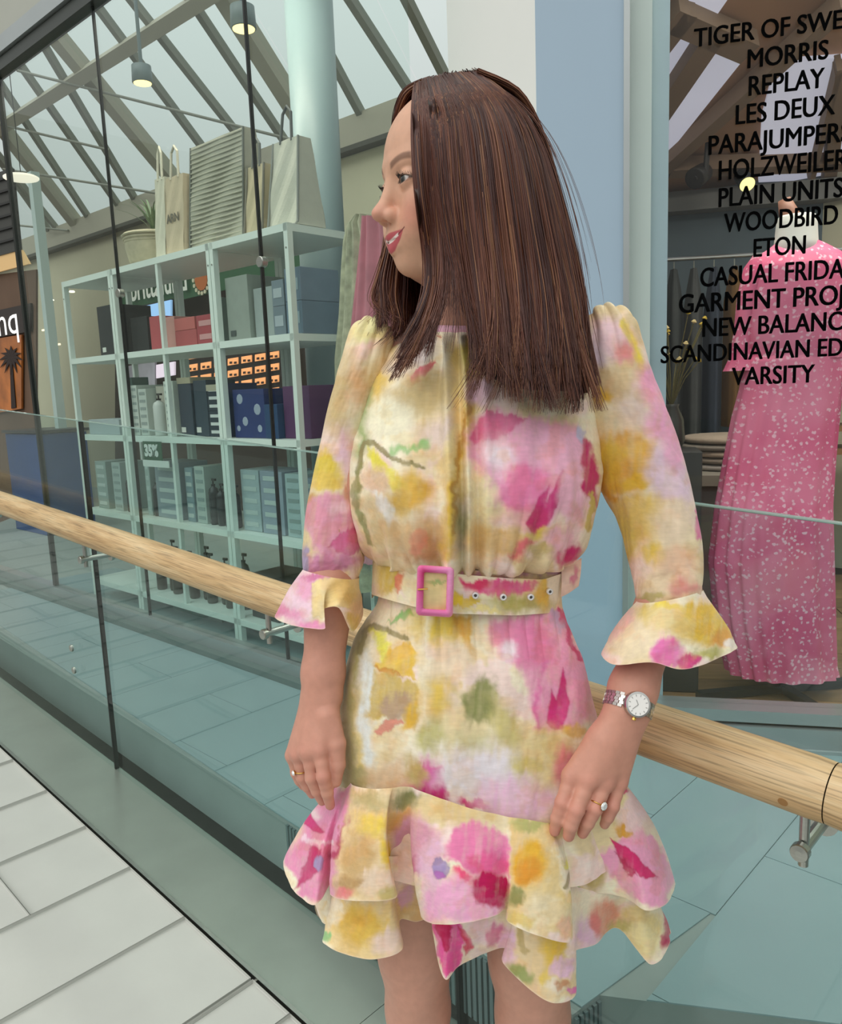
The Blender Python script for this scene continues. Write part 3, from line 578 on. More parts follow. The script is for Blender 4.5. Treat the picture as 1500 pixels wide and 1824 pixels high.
lp = root('wall_poster', onH(250, 690, fo-.05), 'pale grey poster with dark curved shapes in the dark shop', 'poster'); c_ = wloc(lp)
put('sheet', quadH([(228, 652), (228, 730), (276, 722), (276, 644)], fo-.05), mat('poster_grey', (176, 172, 182), .6, noise=.25, nscale=6), lp)
ew = root('lit_display', onH(425, 655, fo-.03), 'black display wall of small warm lit niches', 'display'); c_ = wloc(ew)
put('back_panel', quadH([(324, 622), (324, 745), (506, 722), (506, 594)], fo-.01), mat('display_black', (24, 20, 18), .6), ew)
M_cell = mat('warm_niche', (238, 160, 104), .4, emit=.9); M_item = mat('niche_item', (60, 36, 26), .5)
for i in range(5):
    for j in range(7):
        x = 342+24.2*j; y = 634+21.5*i-.155*(x-342)+.0*i
        put('niche', quadH([(x-9, y-5), (x-9, y+7), (x+9, y+4), (x+9, y-8)], fo-.02, .008), M_cell, ew)
        for dx in (-4, 4): put('niche_item', quadH([(x+dx-2, y), (x+dx-2, y+4), (x+dx+2, y+3.5), (x+dx+2, y-.5)], fo-.032, .006), M_item, ew)
# far left: neighbouring shop with illuminated letters and poster
nb = root('shop_sign', onH(18, 590, 1.3), 'white lit letters on a dark shop front at the picture edge', 'sign')
put('board', quadH([(-60, 565), (-60, 612), (54, 590), (54, 540)], 1.33), mat('shop_dark', (44, 34, 28), .6), nb)
me = text_mesh('onq', 1.0, .0, .0, 'LEFT'); xs = [v.co.x for v in me.vertices]; l0, l1 = onH(-24, 603, 1.318), onH(33, 592, 1.318); sc = float(np.dot(l1-l0, -DS))/max(xs)
me.transform(Matrix.Diagonal((sc, float(np.linalg.norm(onH(10, 560, 1.318)-onH(10, 597, 1.318)))/.52, 1, 1))); me.transform(frame_matrix(l0-wloc(nb), -DS, Z, -NS)); put('lettering', me, mat('lit_letter', (240, 238, 234), .4, emit=.7), nb, label='white lower case letters')
po = root('wall_poster', onH(20, 660, 1.33), 'tall warm poster with dark palm silhouette', 'poster')
put('sheet', quadH([(-60, 612), (-60, 745), (38, 728), (38, 596)], 1.33), mat('poster_amber', (176, 104, 46), .5, noise=.5, nscale=4), po)
M_palm = mat('palm_dark', (40, 22, 14), .7)
put('palm_trunk', quadH([(17, 640), (20, 728), (28, 726), (21, 640)], 1.32, .006), M_palm, po)
for k in range(12):
    a = k*math.pi/6; x, y = 19+22*math.cos(a), 636+26*math.sin(a)+6; put('palm_frond', quadH([(19, 636), (19+10*math.cos(a-.25), 636+12*math.sin(a-.25)), (x, y), (19+10*math.cos(a+.25), 636+12*math.sin(a+.25))], 1.318, .005), M_palm, po)
put('wall_left', quadH([(-90, 500), (-90, 1020), (64, 960), (64, 480)], 1.36), mat('left_shop_wall', (104, 80, 62), .8, noise=.15, nscale=2), kind='structure', label='brownish neighbouring shop wall')
put('ceiling_3', quadH([(-90, 330), (-90, 480), (36, 445), (22, 300)], 1.30), mat('dark_slat_ceiling', (66, 66, 62), .7), kind='structure', label='dark slatted bulkhead of the neighbouring shop')
put('trim_4', quadH([(-90, 480), (-90, 508), (52, 470), (38, 445)], 1.31), mat('warm_cove', (226, 186, 128), .6, emit=.15), kind='structure', label='warm lit cove above the neighbouring shop')
for k in range(6): put('trim_5', quadH([(-90, 345+22*k), (-90, 349+22*k), (24+2*k, 314+22*k), (24+2*k, 310+22*k)], 1.28, .015), mat('slat_dark', (40, 40, 38), .7), kind='structure', label='dark slat of the neighbouring bulkhead')
lt = root('ceiling_lamp', onH(38, 319, .5), 'round white pendant disc lamp at the picture edge', 'lamp'); c_ = wloc(lt)
put('diffuser', MB().lathe(c_, Z, [(.11, 0), (.115, .004), (.115, .012), (.1, .02)], 32), mat('lamp_white', (250, 240, 220), .4, emit=1.0), lt)
put('cord', MB().tube([c_+Z*.02, c_+Z*.9], .003, 6), M_black, lt)
bl = root('display_counter', onH(95, 900, .9)*V3(1, 1, 0)+Z*FZ, 'royal blue display counter seen through the left panes', 'counter'); c_ = wloc(bl)
put('body', MB().obox(c_+Z*.42, DS, NS, Z, .34, .2, .42), mat('counter_blue', (32, 72, 128), .4, noise=.1), bl); put('top', MB().obox(c_+Z*.86, DS, NS, Z, .36, .22, .012), mat('counter_top', (50, 50, 52), .4), bl)
# recessed hall lamps and spots
def spot(x, y, off, r, label, warm=(255, 226, 150), em=2.2, body=True):
    c = onH(x, y, off); l = root('ceiling_spotlight', c, label, 'lamp', 'ceiling spotlights in the shop')
    if body: put('housing', MB().lathe(c, Z, [(r*1.12, -.004), (r*1.18, 0), (r*1.1, r*1.8), (r*.6, r*2.0)], 24), mat('spot_grey', (122, 138, 140), .4), l, smooth=True); put('stem', MB().tube([c+Z*r*1.9, c+Z*(r*2+.9)], .012, 8), mat('spot_grey', (122, 138, 140)), l)
    put('lens', MB().lathe(c, Z, [(r, -.008), (r*1.02, -.003), (r*.9, .004)], 24), mat('spot_glow_%d' % warm[2], warm, .3, emit=em), l)
spot(254, 147, .9, .055, 'grey cylinder spotlight with warm lens left of the second glass joint')
spot(434, 50, .9, .060, 'grey cylinder spotlight with warm lens crossing the glass joint', em=2.0)
spot(438, 262, 1.4, .045, 'small bright bare spotlight above the woven bag', (255, 236, 190), 8.0, body=False)
spot(128, 519, 1.2, .022, 'small round ceiling spot near the shelf end', (255, 246, 215), 4.0, body=False)
spot(60, 515, 1.6, .022, 'oval ceiling spot above the left hall', (255, 240, 205), 3.0, body=False)
spot(93, 534, 1.9, .018, 'tiny ceiling spot deep in the left hall', (255, 244, 220), 3.0, body=False)
for k, (x, y, w) in enumerate(((100, 614, .1), (60, 581, .04), (78, 588, .035))):
    c = onH(x, y, 2.2); o = put('strip_lamp', MB().obox(c, DS, NS, Z, w, .01, .01), mat('strip_glow', (255, 226, 190), .4, emit=2.0), None, at=c, label=('long thin strip lamp deep in the left hall', 'short strip lamp left of its twin in the left hall', 'short tilted strip lamp in the left hall')[k], cat='lamp')
# round pillar inside the shop, beside the woman
pc = onH(585, 640, .62); put('column_2', MB().lathe(V3(pc[0], pc[1], FZ), Z, [(.11, 0), (.11, 3.4)], 40), mat('pillar_blue', (150, 172, 176), .4, noise=.02), kind='structure', smooth=True, label='pale blue round pillar inside the left shop')
pc = onH(78, 480, 1.0); put('column_3', MB().obox(V3(pc[0], pc[1], 1.7), DS, NS, Z, .035, .035, 1.48), mat('pillar_mint', (190, 208, 204), .4), kind='structure', label='slim pale post in the left hall')
# draped dress on a stand behind the woman's face
gd = root('hanging_dress', onH(672, 520, .12)*V3(1, 1, 0)+Z*FZ, 'pale floral dress with pink panel on a stand behind the glass by the woman', 'dress')
def drape(cpts, dep, m, name, folds=5, amp=.012):
    # cpts: (xl, xr, y)
    G = []; n = 40
    for (xl, xr, y) in cpts:
        a, b = onH(xl, y, dep), onH(xr, y, dep); row = []
        for j in range(n+1):
            t = j/n; p = a + (b-a)*t; row.append(p - NS*(math.sin(math.pi*t)*.06 + amp*math.sin(t*folds*2*math.pi)))
        G.append(row)
    put(name, MB().grid(G), m, gd, smooth=True)
M_dr1 = mat('dress_sage_print', (178, 176, 150), .8, noise=.4, nscale=28); M_dr2 = mat('dress_rose', (200, 122, 136), .8, noise=.18, nscale=14)
drape([(640, 690, 385), (622, 700, 400), (614, 720, 430), (610, 725, 480), (606, 730, 560), (598, 735, 640), (600, 745, 760), (606, 750, 900), (614, 760, 1050)], .14, M_dr1, 'skirt', 6, .014)
drape([(652, 700, 388), (646, 705, 430), (638, 710, 500), (628, 715, 580), (616, 720, 660), (612, 730, 800), (616, 735, 1000)], .09, M_dr2, 'front_panel', 4, .012)
put('stand', MB().tube([wloc(gd), wloc(gd)+Z*1.45], .012, 8).lathe(wloc(gd), Z, [(.14, 0), (.14, .012), (.02, .02)], 20), M_steel, gd)
# ------------------------------------------------------------------ right shop interior
M_wood = mat('oak_floor_plank', (156, 124, 88), .4, noise=.2, nscale=4, nstretch=(1, 8, 1))
IZ = .27
ifl = put('floor_4', MB().add([R(uR, .06, FZ+.001), R(3.2, .06, FZ+.001), R(3.2, 4, FZ+.001), R(uR-.1, 4, FZ+.001), R(uR, .06, IZ-.006), R(3.2, .06, IZ-.006), R(3.2, 4, IZ-.006), R(uR-.1, 4, IZ-.006)], [(3, 2, 1, 0), (4, 5, 6, 7), (0, 1, 5, 4), (1, 2, 6, 5), (2, 3, 7, 6), (3, 0, 4, 7)]), mat('plank_gap', (60, 46, 34), .7), kind='structure', label='oak floor of the right hand shop')
for i in range(12):
    for j in range(3):
        u0 = uR+.02+j*.95+(.4 if i % 2 else 0)-.4; u1 = u0+.945; u0 = max(u0, uR+.01)
        put('plank', MB().obox(R((u0+u1)/2, .08+.16*i+.08, IZ-.004), UR, NRW, Z, (u1-u0)/2, .0785, .004), mat('oak_floor_plank_%d' % ((i*2+j) % 3), [(150, 118, 84), (164, 130, 92), (140, 110, 78)][(i*2+j) % 3], .4, noise=.2, nscale=4, nstretch=(1, 8, 1)), ifl)
M_dark = mat('shop_dark_wall', (92, 106, 112), .8, noise=.06)
put('wall_right', MB().obox(R(1.0, 2.3, 1.4), UR, NRW, Z, 2.6, .05, 1.15), M_dark, kind='structure', label='dark grey-blue back wall of the right hand shop')
put('wall_side', MB().obox(R(uR-.12, 1.2, 2.2), NRW, UR, Z, 1.05, .03, 2.0), mat('shop_side_wall', (84, 92, 94), .8), kind='structure', label='dark side wall of the right hand shop')
# sloping brown ceiling; glowing panels and beams paint the skylight reflected in the window
n_c = unit(V3(0, -.42, -1)); cp = R(.4, 2.25, 2.33)
def onC(x, y): return atP(x, y, cp, n_c)
ceil = root('ceiling_4', cp, kind='structure', label='sloping brown shop ceiling with glowing panels for the reflected skylight')
M_brown = mat('brown_ceiling', (176, 136, 104), .7, noise=.05, nscale=3); M_sky = None
def cquad(name, pts, m, d=.0, **k):
    p = [onC(*q)+n_c*d for q in pts]; t = -n_c*.02
    n = len(p); b = MB().add(p+[x+t for x in p], [tuple(range(n)), tuple(reversed(range(n, 2*n)))] + [(i, n+i, n+(i+1) % n, (i+1) % n) for i in range(n)])
    return put(name, b, m, ceil, **k)
cquad('panel', [(1118, -30), (1500, -60), (1560, 60), (1560, 345), (1118, 345)], M_brown)
M_refl = mat('sky_reflection_glow', (206, 206, 222), .5, emit=.55)
cquad('sky_reflection', [(1150, 130), (1230, -20), (1300, -20), (1245, 60), (1135, 270), (1120, 280), (1120, 180)], M_refl, .03, label='bright painted reflection of the skylight')
cquad('sky_reflection', [(1212, 33), (1324, 92), (1190, 262), (1122, 310), (1122, 190)], M_refl, .035, label='bright painted reflection of the skylight')
cquad('sky_reflection', [(1382, 100), (1500, 92), (1560, 90), (1560, 306), (1350, 316), (1356, 200)], M_refl, .03, label='bright painted reflection of the skylight')
for p, q, w in (((1122, 130), (1225, -10), .03), ((1122, 255), (1262, 40), .045), ((1190, 0), (1330, 62), .05), ((1122, 330), (1500, -20), .03), ((1495, 95), (1470, 320), .03), ((1440, 300), (1490, 90), .012), ((1190, 280), (1500, 268), .03)):
    a, b = onC(*p)+n_c*.06, onC(*q)+n_c*.06; d = unit(b-a); put('beam', MB().obox((a+b)/2, d, np.cross(d, n_c), n_c, np.linalg.norm(b-a)/2, w, .04), mat('reflected_beam', (136, 112, 90), .7), ceil)
def onRi(x, y, off): return atP(x, y, WO+NRW*off, NRW)
put('trim_3', MB().obox(onRi(1330, 352, 2.2), UR, NRW, Z, 1.6, .06, .05), mat('cove_grey', (120, 120, 116), .6), kind='structure', label='grey cove along the top of the dark shop wall')
c = onRi(1331, 328, 1.9); l = root('ceiling_spotlight', c, 'yellow spotlight above the pink mannequin', 'lamp'); put('lens', MB().lathe(c, unit(V3(0, -.75, -.6)), [(.034, 0), (.036, .004)], 24), mat('spot_yellow', (250, 236, 150), .3, emit=1.6), l); put('housing', MB().lathe(c-unit(V3(0, -.75, -.6))*.002, -unit(V3(0, -.75, -.6)), [(.038, 0), (.036, .09), (.02, .1)], 24), M_black, l, smooth=True)
c = onRi(1238, 318, 1.8); l = root('ceiling_spotlight', c, 'dark unlit spotlight on the shop ceiling', 'lamp'); put('housing', MB().lathe(c, unit(V3(-.6, -.6, -.4)), [(.045, -.1), (.05, 0), (.042, .002)], 20), mat('spot_dark', (40, 36, 32), .5), l, smooth=True); put('bracket', MB().tube([c, c+V3(.05, 0, .02), c+V3(.06, 0, .16)], .014, 8), mat('spot_dark', (40, 36, 32)), l)
# garments on a rail, shelf, folded knitwear
rl = root('clothes_rail', onRi(1240, 460, 1.7), 'dark clothes rail at the back of the shop', 'rail'); a, b = onRi(1190, 462, 1.7), onRi(1360, 455, 1.7)
put('bar', MB().tube([a-UR*.1, b+UR*.4], .01, 10), M_steel, rl)
for k, q in enumerate((a-UR*.1, b+UR*.4)): put('wall_bracket', MB().tube([q, q+NRW*.56], .009, 8), M_steel, rl)
GC = [(58, 62, 60), (74, 76, 74), (52, 60, 72), (116, 84, 42), (46, 44, 40), (92, 70, 48), (40, 46, 60), (84, 84, 80)]
GL = ['charcoal', 'grey', 'slate', 'ochre', 'black', 'brown', 'navy', 'light grey']
for k in range(8):
    p = a + (b+UR*.3-a)*(k+.3)/8; r = root('hanging_garment', p, GL[k]+' garment hanging on the rail at the back of the right shop', 'garment', 'garments on the back rail')
    w = .045; L = .75+.1*(k % 3); n = 10
    P = [[p + UR*(w*(.35+.65*min(1, t*5))*(-1+2*j/n)) - Z*(.05+L*t) - NRW*(.11*math.sin(math.pi*j/n)*(.4+.6*min(1, t*4)) + .008*math.sin(j*2.1+k)) for j in range(n+1)] for t in np.linspace(0, 1, 10)]
    put('body', MB().grid(P), mat('garment_%d' % k, GC[k], .85, noise=.15, nscale=12), r, smooth=True)
    put('hanger', MB().tube([p-Z*.06, p-Z*.013], .003, 6), M_steel, r)
tb = root('display_table', onRi(1290, 930, 1.0)*V3(1, 1, 0)+Z*IZ, 'low pale display table left of the mannequin', 'table'); tc = onRi(1300, 840, 1.0)
put('top', MB().obox(tc, UR, NRW, Z, .26, .3, .02), mat('table_grey', (140, 132, 120), .6), tb); put('body', MB().obox(V3(tc[0], tc[1], (tc[2]+IZ)/2-.01), UR, NRW, Z, .24, .28, (tc[2]-IZ)/2-.012), mat('table_body', (112, 106, 98), .6), tb)
KN = ['top', 'second', 'third', 'fourth', 'bottom']
for k in range(5):
    z = tc[2]+.02+.026*(4-k)+.0; p = V3(tc[0], tc[1], z); wv = .19+.01*math.sin(k*2.)
    G = [[p + UR*wv*math.cos(t) *rr + NRW*.2*math.sin(t)*rr + Z*zz for t in np.linspace(0, 2*math.pi, 25)] for rr, zz in ((.9, 0), (1.0, .006), (1.0, .018), (.92, .025), (.0, .026))]
    put('folded_sweater', MB().grid(G), mat('knit_%d' % k, [(168, 150, 132), (150, 140, 128), (180, 160, 140), (140, 126, 112), (160, 150, 142)][k], .9, noise=.1, nscale=60), None, smooth=True, at=p, label='folded beige sweater, %s of the pile on the display table' % KN[k], cat='sweater', group='folded sweaters on the display table')
vs = root('dried_flowers', onRi(1196, 720, .35)-Z*.15, 'spray of yellow dried flowers by the window edge', 'flowers'); c = wloc(vs)
put('vase', MB().lathe(c, Z, [(.03, 0), (.045, .03), (.04, .1), (.022, .14), (.026, .15)], 20), mat('vase_dark', (60, 60, 52), .3), vs, smooth=True)
for k in range(26):
    a_ = random.random()*6.28; e = V3(math.cos(a_)*.06, math.sin(a_)*.06, .12+.2*random.random())*V3(1+random.random(), 1, 1); q = c+Z*.14
    put('stem', MB().tube([q, q+e*.5+Z*.02, q+e], .0016, 4), mat('stem_olive', (104, 96, 48), .7), vs); put('blossom', MB().lathe(q+e, unit(e), [(.003, 0), (.009, .004), (.003, .012)], 6), mat('blossom_straw', (196, 176, 120), .8) if k % 2 else mat('blossom_yellow', (178, 150, 40), .8), vs)
vt = root('plinth', V3(c[0], c[1], IZ), 'dark plinth carrying the dried flowers', 'plinth'); put('body', MB().obox(V3(c[0], c[1], (IZ+c[2])/2), UR, NRW, Z, .09, .09, (c[2]-IZ)/2), mat('plinth_dark', (62, 60, 56), .6), vt, bevel=.004)
for k, (x, y) in enumerate(((1480, 700), (1480, 760), (1480, 800))):
    c = onRi(x+40, y, 1.6); o = put('wall_shelf', MB().obox(c, UR, NRW, Z, .3, .14, .012), mat('shelf_oak', (140, 104, 68), .5), None, at=c, label='%s oak wall shelf behind the mannequin' % ('upper', 'middle', 'lower')[k], cat='shelf', group='oak shelves behind the mannequin')

# ------------------------------------------------------------------ added fill lamps out of view, brightening the shop interiors
def fill_panel(c, ex, ey, hx, hy, w, label, col=(255, 246, 230)):
    r = root('added_fill_lamp', c, label, 'lamp', 'added fill lamps out of view'); put('frame', MB().obox(c+Z*.012, ex, ey, Z, hx+.02, hy+.02, .012), M_alu, r)
    put('diffuser', MB().obox(c-Z*.002, ex, ey, Z, hx, hy, .003), mat('fill_glow_%d' % int(w*10), col, .4, emit=w), r)
fill_panel(S(.45, .04, 3.33), DS, NS, 1.1, .11, 18.0, 'long unseen fill lamp added just inside the left shop glass')
fill_panel(R(.35, .17, 2.75), UR, NRW, .6, .10, 30.0, 'unseen fill lamp added above the pink mannequin')
# ------------------------------------------------------------------ mannequin in the pink dress
MN = root('mannequin', onRi(1395, 1235, .30)*V3(1, 1, 0)+Z*IZ, 'white dress form wearing a long pink dress with small white flowers', 'mannequin')
MO = .30
mc = onRi(1420, 800, MO)
def mpx(x, y, off=MO): return onRi(x, y, off)
put('neck', MB().lathe(mpx(1418, 432), Z, [(.075, -.05), (.062, .0), (.058, .05), (.055, .072), (.05, .078)], 32), mat('form_white', (226, 226, 218), .5), MN, smooth=True)
put('finial', MB().tube([mpx(1413, 402), mpx(1405, 380), mpx(1397, 355)], [.03, .028, .018], 16), mat('form_wood', (150, 104, 84), .5), MN, smooth=True)
m = bpy.data.materials.new('pink_floral'); MATS['pink_floral'] = m; m.use_nodes = True; nt = m.node_tree; bs_ = nt.nodes['Principled BSDF']; bs_.inputs['Roughness'].default_value = .75
tc = nt.nodes.new('ShaderNodeTexCoord'); vo = nt.nodes.new('ShaderNodeTexVoronoi'); vo.inputs['Scale'].default_value = 62; mpn = nt.nodes.new('ShaderNodeMapping'); mpn.inputs['Scale'].default_value = (1, .3, 1)
nz = nt.nodes.new('ShaderNodeTexNoise'); nz.inputs['Scale'].default_value = 120; nz.inputs['Detail'].default_value = 3
nt.links.new(tc.outputs['Object'], mpn.inputs[0]); nt.links.new(mpn.outputs[0], vo.inputs['Vector']); nt.links.new(tc.outputs['Object'], nz.inputs['Vector'])
ad = nt.nodes.new('ShaderNodeMath'); ad.operation = 'MULTIPLY_ADD'; ad.inputs[1].default_value = 1.0; nt.links.new(nz.outputs[0], ad.inputs[0]); nt.links.new(vo.outputs['Distance'], ad.inputs[2])
mr = nt.nodes.new('ShaderNodeMapRange'); mr.inputs[1].default_value = .84; mr.inputs[2].default_value = .72; nt.links.new(ad.outputs[0], mr.inputs[0])
nb_ = nt.nodes.new('ShaderNodeTexNoise'); nb_.inputs['Scale'].default_value = 5; nt.links.new(tc.outputs['Object'], nb_.inputs['Vector'])
cr_ = nt.nodes.new('ShaderNodeValToRGB'); cr_.color_ramp.elements[0].position = .35; cr_.color_ramp.elements[0].color = tuple(lin((222, 92, 134)))+(1,); cr_.color_ramp.elements[1].position = .65; cr_.color_ramp.elements[1].color = tuple(lin((238, 138, 168)))+(1,)
nt.links.new(nb_.outputs[0], cr_.inputs[0]); mxp = nt.nodes.new('ShaderNodeMix'); mxp.data_type = 'RGBA'; nt.links.new(mr.outputs[0], mxp.inputs[0]); nt.links.new(cr_.outputs[0], mxp.inputs[6]); mxp.inputs[7].default_value = tuple(lin((244, 190, 206)))+(1,)
nt.links.new(mxp.outputs[2], bs_.inputs['Base Color'])
M_pf = m
def mloft(name, rows, N, M, parent, pleat=0, amp=0., t0=0., mt=M_pf, dep=.62, off=MO):
    R_ = []
    for (xl, xr, y) in rows: a, b = mpx(xl, y, off), mpx(xr, y, off); R_.append([*((a+b)/2), np.linalg.norm(b-a)/2])
    t = np.linspace(0, len(R_)-1, N); R_ = np.array([np.interp(t, np.arange(len(R_)), np.array(R_)[:, k]) for k in range(4)]).T
    th = np.linspace(0, 2*math.pi, M, endpoint=False); tt = np.linspace(0, 1, N)
    G = []
    for i in range(N):
        row = []
        for a in th:
            d = 1 + amp*math.sin(a*pleat+2*math.sin(a*3))*max(0, (tt[i]-t0))/(1-t0+1e-6)
            row.append(R_[i, :3]+UR*math.cos(a)*R_[i, 3]*d+NRW*math.sin(a)*max(.05, R_[i, 3]*dep)*d)
        row.append(row[0]); G.append(row)
    return put(name, MB().grid(G), mt, parent, smooth=True)
DR2 = root('pink_dress', wloc(MN)); DR2.parent = MN; DR2.location = (0, 0, 0); DR2['label'] = 'long pink dress with white flower sprigs'
mloft('yoke', [(1386, 1450, 428), (1372, 1472, 438), (1345, 1500, 455), (1328, 1520, 475), (1325, 1522, 520), (1330, 1518, 600), (1338, 1510, 640)], 30, 80, DR2, 18, .012)
mloft('skirt', [(1336, 1508, 630), (1326, 1505, 640), (1318, 1500, 690), (1305, 1494, 740), (1290, 1486, 820), (1276, 1480, 900), (1265, 1482, 1000), (1275, 1484, 1100), (1292, 1486, 1180), (1296, 1490, 1198)], 110, 420, DR2, 17, .055, .0)
mloft('waist_band', [(1334, 1510, 608), (1334, 1510, 634)], 6, 100, DR2, 18, .01)
for sx in (-1, 1):
    cxs = 1418; f = lambda x: cxs+(x-cxs) if sx < 0 else cxs*2-x+4
    R_ = [(1345, 452, 1362, 505), (1326, 478, 1352, 530), (1314, 530, 1346, 560), (1308, 590, 1340, 600), (1302, 628, 1340, 622)]
    G = []
    for (x0, y0, x1, y1) in R_:
        a, b = mpx(f(x0), y0), mpx(f(x1), y1); c = (a+b)/2; h = np.linalg.norm(b-a)/2; e = unit(b-a); w = NRW
        G.append([c+e*math.cos(q)*h*(1+.05*math.sin(q*7))+w*math.sin(q)*h*1.2 for q in np.linspace(0, 2*math.pi, 49)])
    put('sleeve', MB().grid(G), M_pf, DR2, smooth=True)
    a, b = mpx(f(1303), 626), mpx(f(1341), 620); c = (a+b)/2; h = np.linalg.norm(b-a)/2
    put('cuff', MB().grid([[c+UR*math.cos(q)*h*k*(1+.06*(k-1)*6*math.sin(q*9))+NRW*math.sin(q)*h*k*1.1-Z*z for q in np.linspace(0, 2*math.pi, 97)] for k, z in ((1.0, 0), (1.2, .03), (1.5, .065))]), M_pf, DR2, smooth=True)
bp_ = wloc(MN); put('pole', MB().tube([bp_+Z*.03, bp_+Z*1.3], .014, 12), M_black, MN)
for k in range(4):
    a = math.radians(20+90*k); d = UR*math.cos(a)+NRW*math.sin(a); put('foot', MB().obox(bp_+d*.15+Z*.018, d, np.cross(d, Z), Z, .15, .016, .012), mat('stand_black', (34, 38, 38), .4), MN)
# ------------------------------------------------------------------ the woman: body as one smooth surface
def sm_min(a, b, k):
    h = np.clip(.5+.5*(b-a)/k, 0, 1); return b*(1-h)+a*h - k*h*(1-h)
def sm_max(a, b, k): return -sm_min(-a, -b, k)
class Prim:                                                  # rounded cone between two points, or ellipsoid
    def __init__(s, kind, *a):
        s.kind = kind
        if kind == 'c':
            s.p, s.q, s.r0, s.r1 = np.asarray(a[0], float), np.asarray(a[1], float), a[2], a[3]
            s.c = (s.p+s.q)/2; s.R = np.linalg.norm(s.q-s.p)/2 + max(s.r0, s.r1)
        else:
            s.c = np.asarray(a[0], float); s.r = np.asarray(a[1], float); s.A = np.asarray(a[2], float) if len(a) > 2 else np.eye(3); s.R = max(s.r)
    def d(s, P):
        if s.kind == 'c':
            ba = s.q-s.p; t = np.clip(((P-s.p)@ba)/max(np.dot(ba, ba), 1e-12), 0, 1)
            return np.linalg.norm(P-s.p-t[:, None]*ba, axis=1) - (s.r0+(s.r1-s.r0)*t)
        q = (P-s.c)@s.A.T; k0 = np.linalg.norm(q/s.r, axis=1); k1 = np.linalg.norm(q/(s.r*s.r), axis=1)
        return k0*(k0-1)/np.maximum(k1, 1e-9)
class Field:                                                 # ordered list of (op, k, prim or list of prims)
    def __init__(s): s.ops = []
    def add(s, pr, k=.01): s.ops.append(('+', k, [pr])); return s
    def sub(s, pr, k=.006): s.ops.append(('-', k, [pr])); return s
    def chain(s, prs, k=.006, kin=.004): s.ops.append(('f', k, prs, kin)); return s
    def ev(s, P, c=None, half=None):
        d = np.full(len(P), .25)
        for o in s.ops:
            prs = o[2]
            if c is not None:
                prs = [p for p in prs if np.linalg.norm(p.c-c)-p.R < half+.03]
                if not prs: continue
            if o[0] == '+': d = sm_min(d, prs[0].d(P), o[1])
            elif o[0] == '-': d = sm_max(d, -prs[0].d(P), o[1])
            else:
                e = prs[0].d(P)
                for p in prs[1:]: e = sm_min(e, p.d(P), o[3])
                d = sm_min(d, e, o[1])
        return d
    def bounds(s):
        lo = np.min([p.c-p.R for o in s.ops if o[0] != '-' for p in o[2]], 0); hi = np.max([p.c+p.R for o in s.ops if o[0] != '-' for p in o[2]], 0); return lo-.02, hi+.02
    def grad(s, P, e=4e-4):
        return np.stack([(s.ev(P+np.eye(3)[i]*e)-s.ev(P-np.eye(3)[i]*e))/(2*e) for i in range(3)], 1)
    def snap(s, P, it=2):
        for _ in range(it):
            g = s.grad(P); d = s.ev(P); n2 = np.maximum((g*g).sum(1), .2); P = P - g*np.clip(d/n2, -.003, .003)[:, None]
        return P
    def mesh(s, h, B=20):
        lo, hi = s.bounds(); nb = np.ceil((hi-lo)/(h*B)).astype(int); half = h*B*math.sqrt(3)/2
        keys, pos, quads = [], [], []; N = nb*B+2
        key = lambda I: (I[:, 0].astype(np.int64)*N[1]+I[:, 1])*N[2]+I[:, 2]
        ax = np.arange(B+1); G = np.stack(np.meshgrid(ax, ax, ax, indexing='ij'), -1).reshape(-1, 3)
        cor = np.array([(i, j, k) for i in (0, 1) for j in (0, 1) for k in (0, 1)])
        ed = [(a, b) for a in range(8) for b in range(a+1, 8) if np.abs(cor[a]-cor[b]).sum() == 1]
        for bi in np.ndindex(*nb):
            o = np.array(bi)*B; c = lo+(o+B/2)*h
            if abs(s.ev(c[None], c, half)[0]) > half*1.3: continue
            D = s.ev(lo+(G+o)*h, c, half).reshape(B+1, B+1, B+1)
            ins = D < 0
            if ins.all() or not ins.any(): continue
            cs = [D[i:B+i, j:B+j, k:B+k] for i, j, k in cor]
            cnt = sum((q < 0).astype(int) for q in cs); act = np.argwhere((cnt > 0) & (cnt < 8))
            if len(act):
                dv = np.stack([q[tuple(act.T)] for q in cs], 1); acc = np.zeros((len(act), 3)); m = np.zeros(len(act))
                for a, b in ed:
                    x = (dv[:, a] < 0) != (dv[:, b] < 0); t = np.where(x, dv[:, a]/np.where(x, dv[:, a]-dv[:, b], 1), 0)
                    acc += np.where(x[:, None], cor[a]+(cor[b]-cor[a])*t[:, None], 0); m += x
                pos.append(lo+(act+o+acc/m[:, None])*h); keys.append(key(act+o+1))
            for a in range(3):
                sl = [slice(0, B)]*3; D0 = D[tuple(sl)]; s2 = list(sl); s2[a] = slice(1, B+1); D1 = D[tuple(s2)]
                e = np.argwhere((D0 < 0) != (D1 < 0))
                if not len(e): continue
                f = (D0[tuple(e.T)] < 0); b, c2 = (a+1) % 3, (a+2) % 3
                base = e+o+1; ub = np.eye(3, dtype=int)[b]; uc = np.eye(3, dtype=int)[c2]
                q = np.stack([key(base-ub-uc), key(base-uc), key(base), key(base-ub)], 1)
                q[~f] = q[~f][:, ::-1]; quads.append(q)
        keys = np.concatenate(keys); pos = np.concatenate(pos); od = np.argsort(keys); keys = keys[od]; pos = pos[od]
        q = np.concatenate(quads); ix = np.searchsorted(keys, q); ix = np.minimum(ix, len(keys)-1); ok = (keys[ix] == q).all(1)
        return pos, ix[ok]
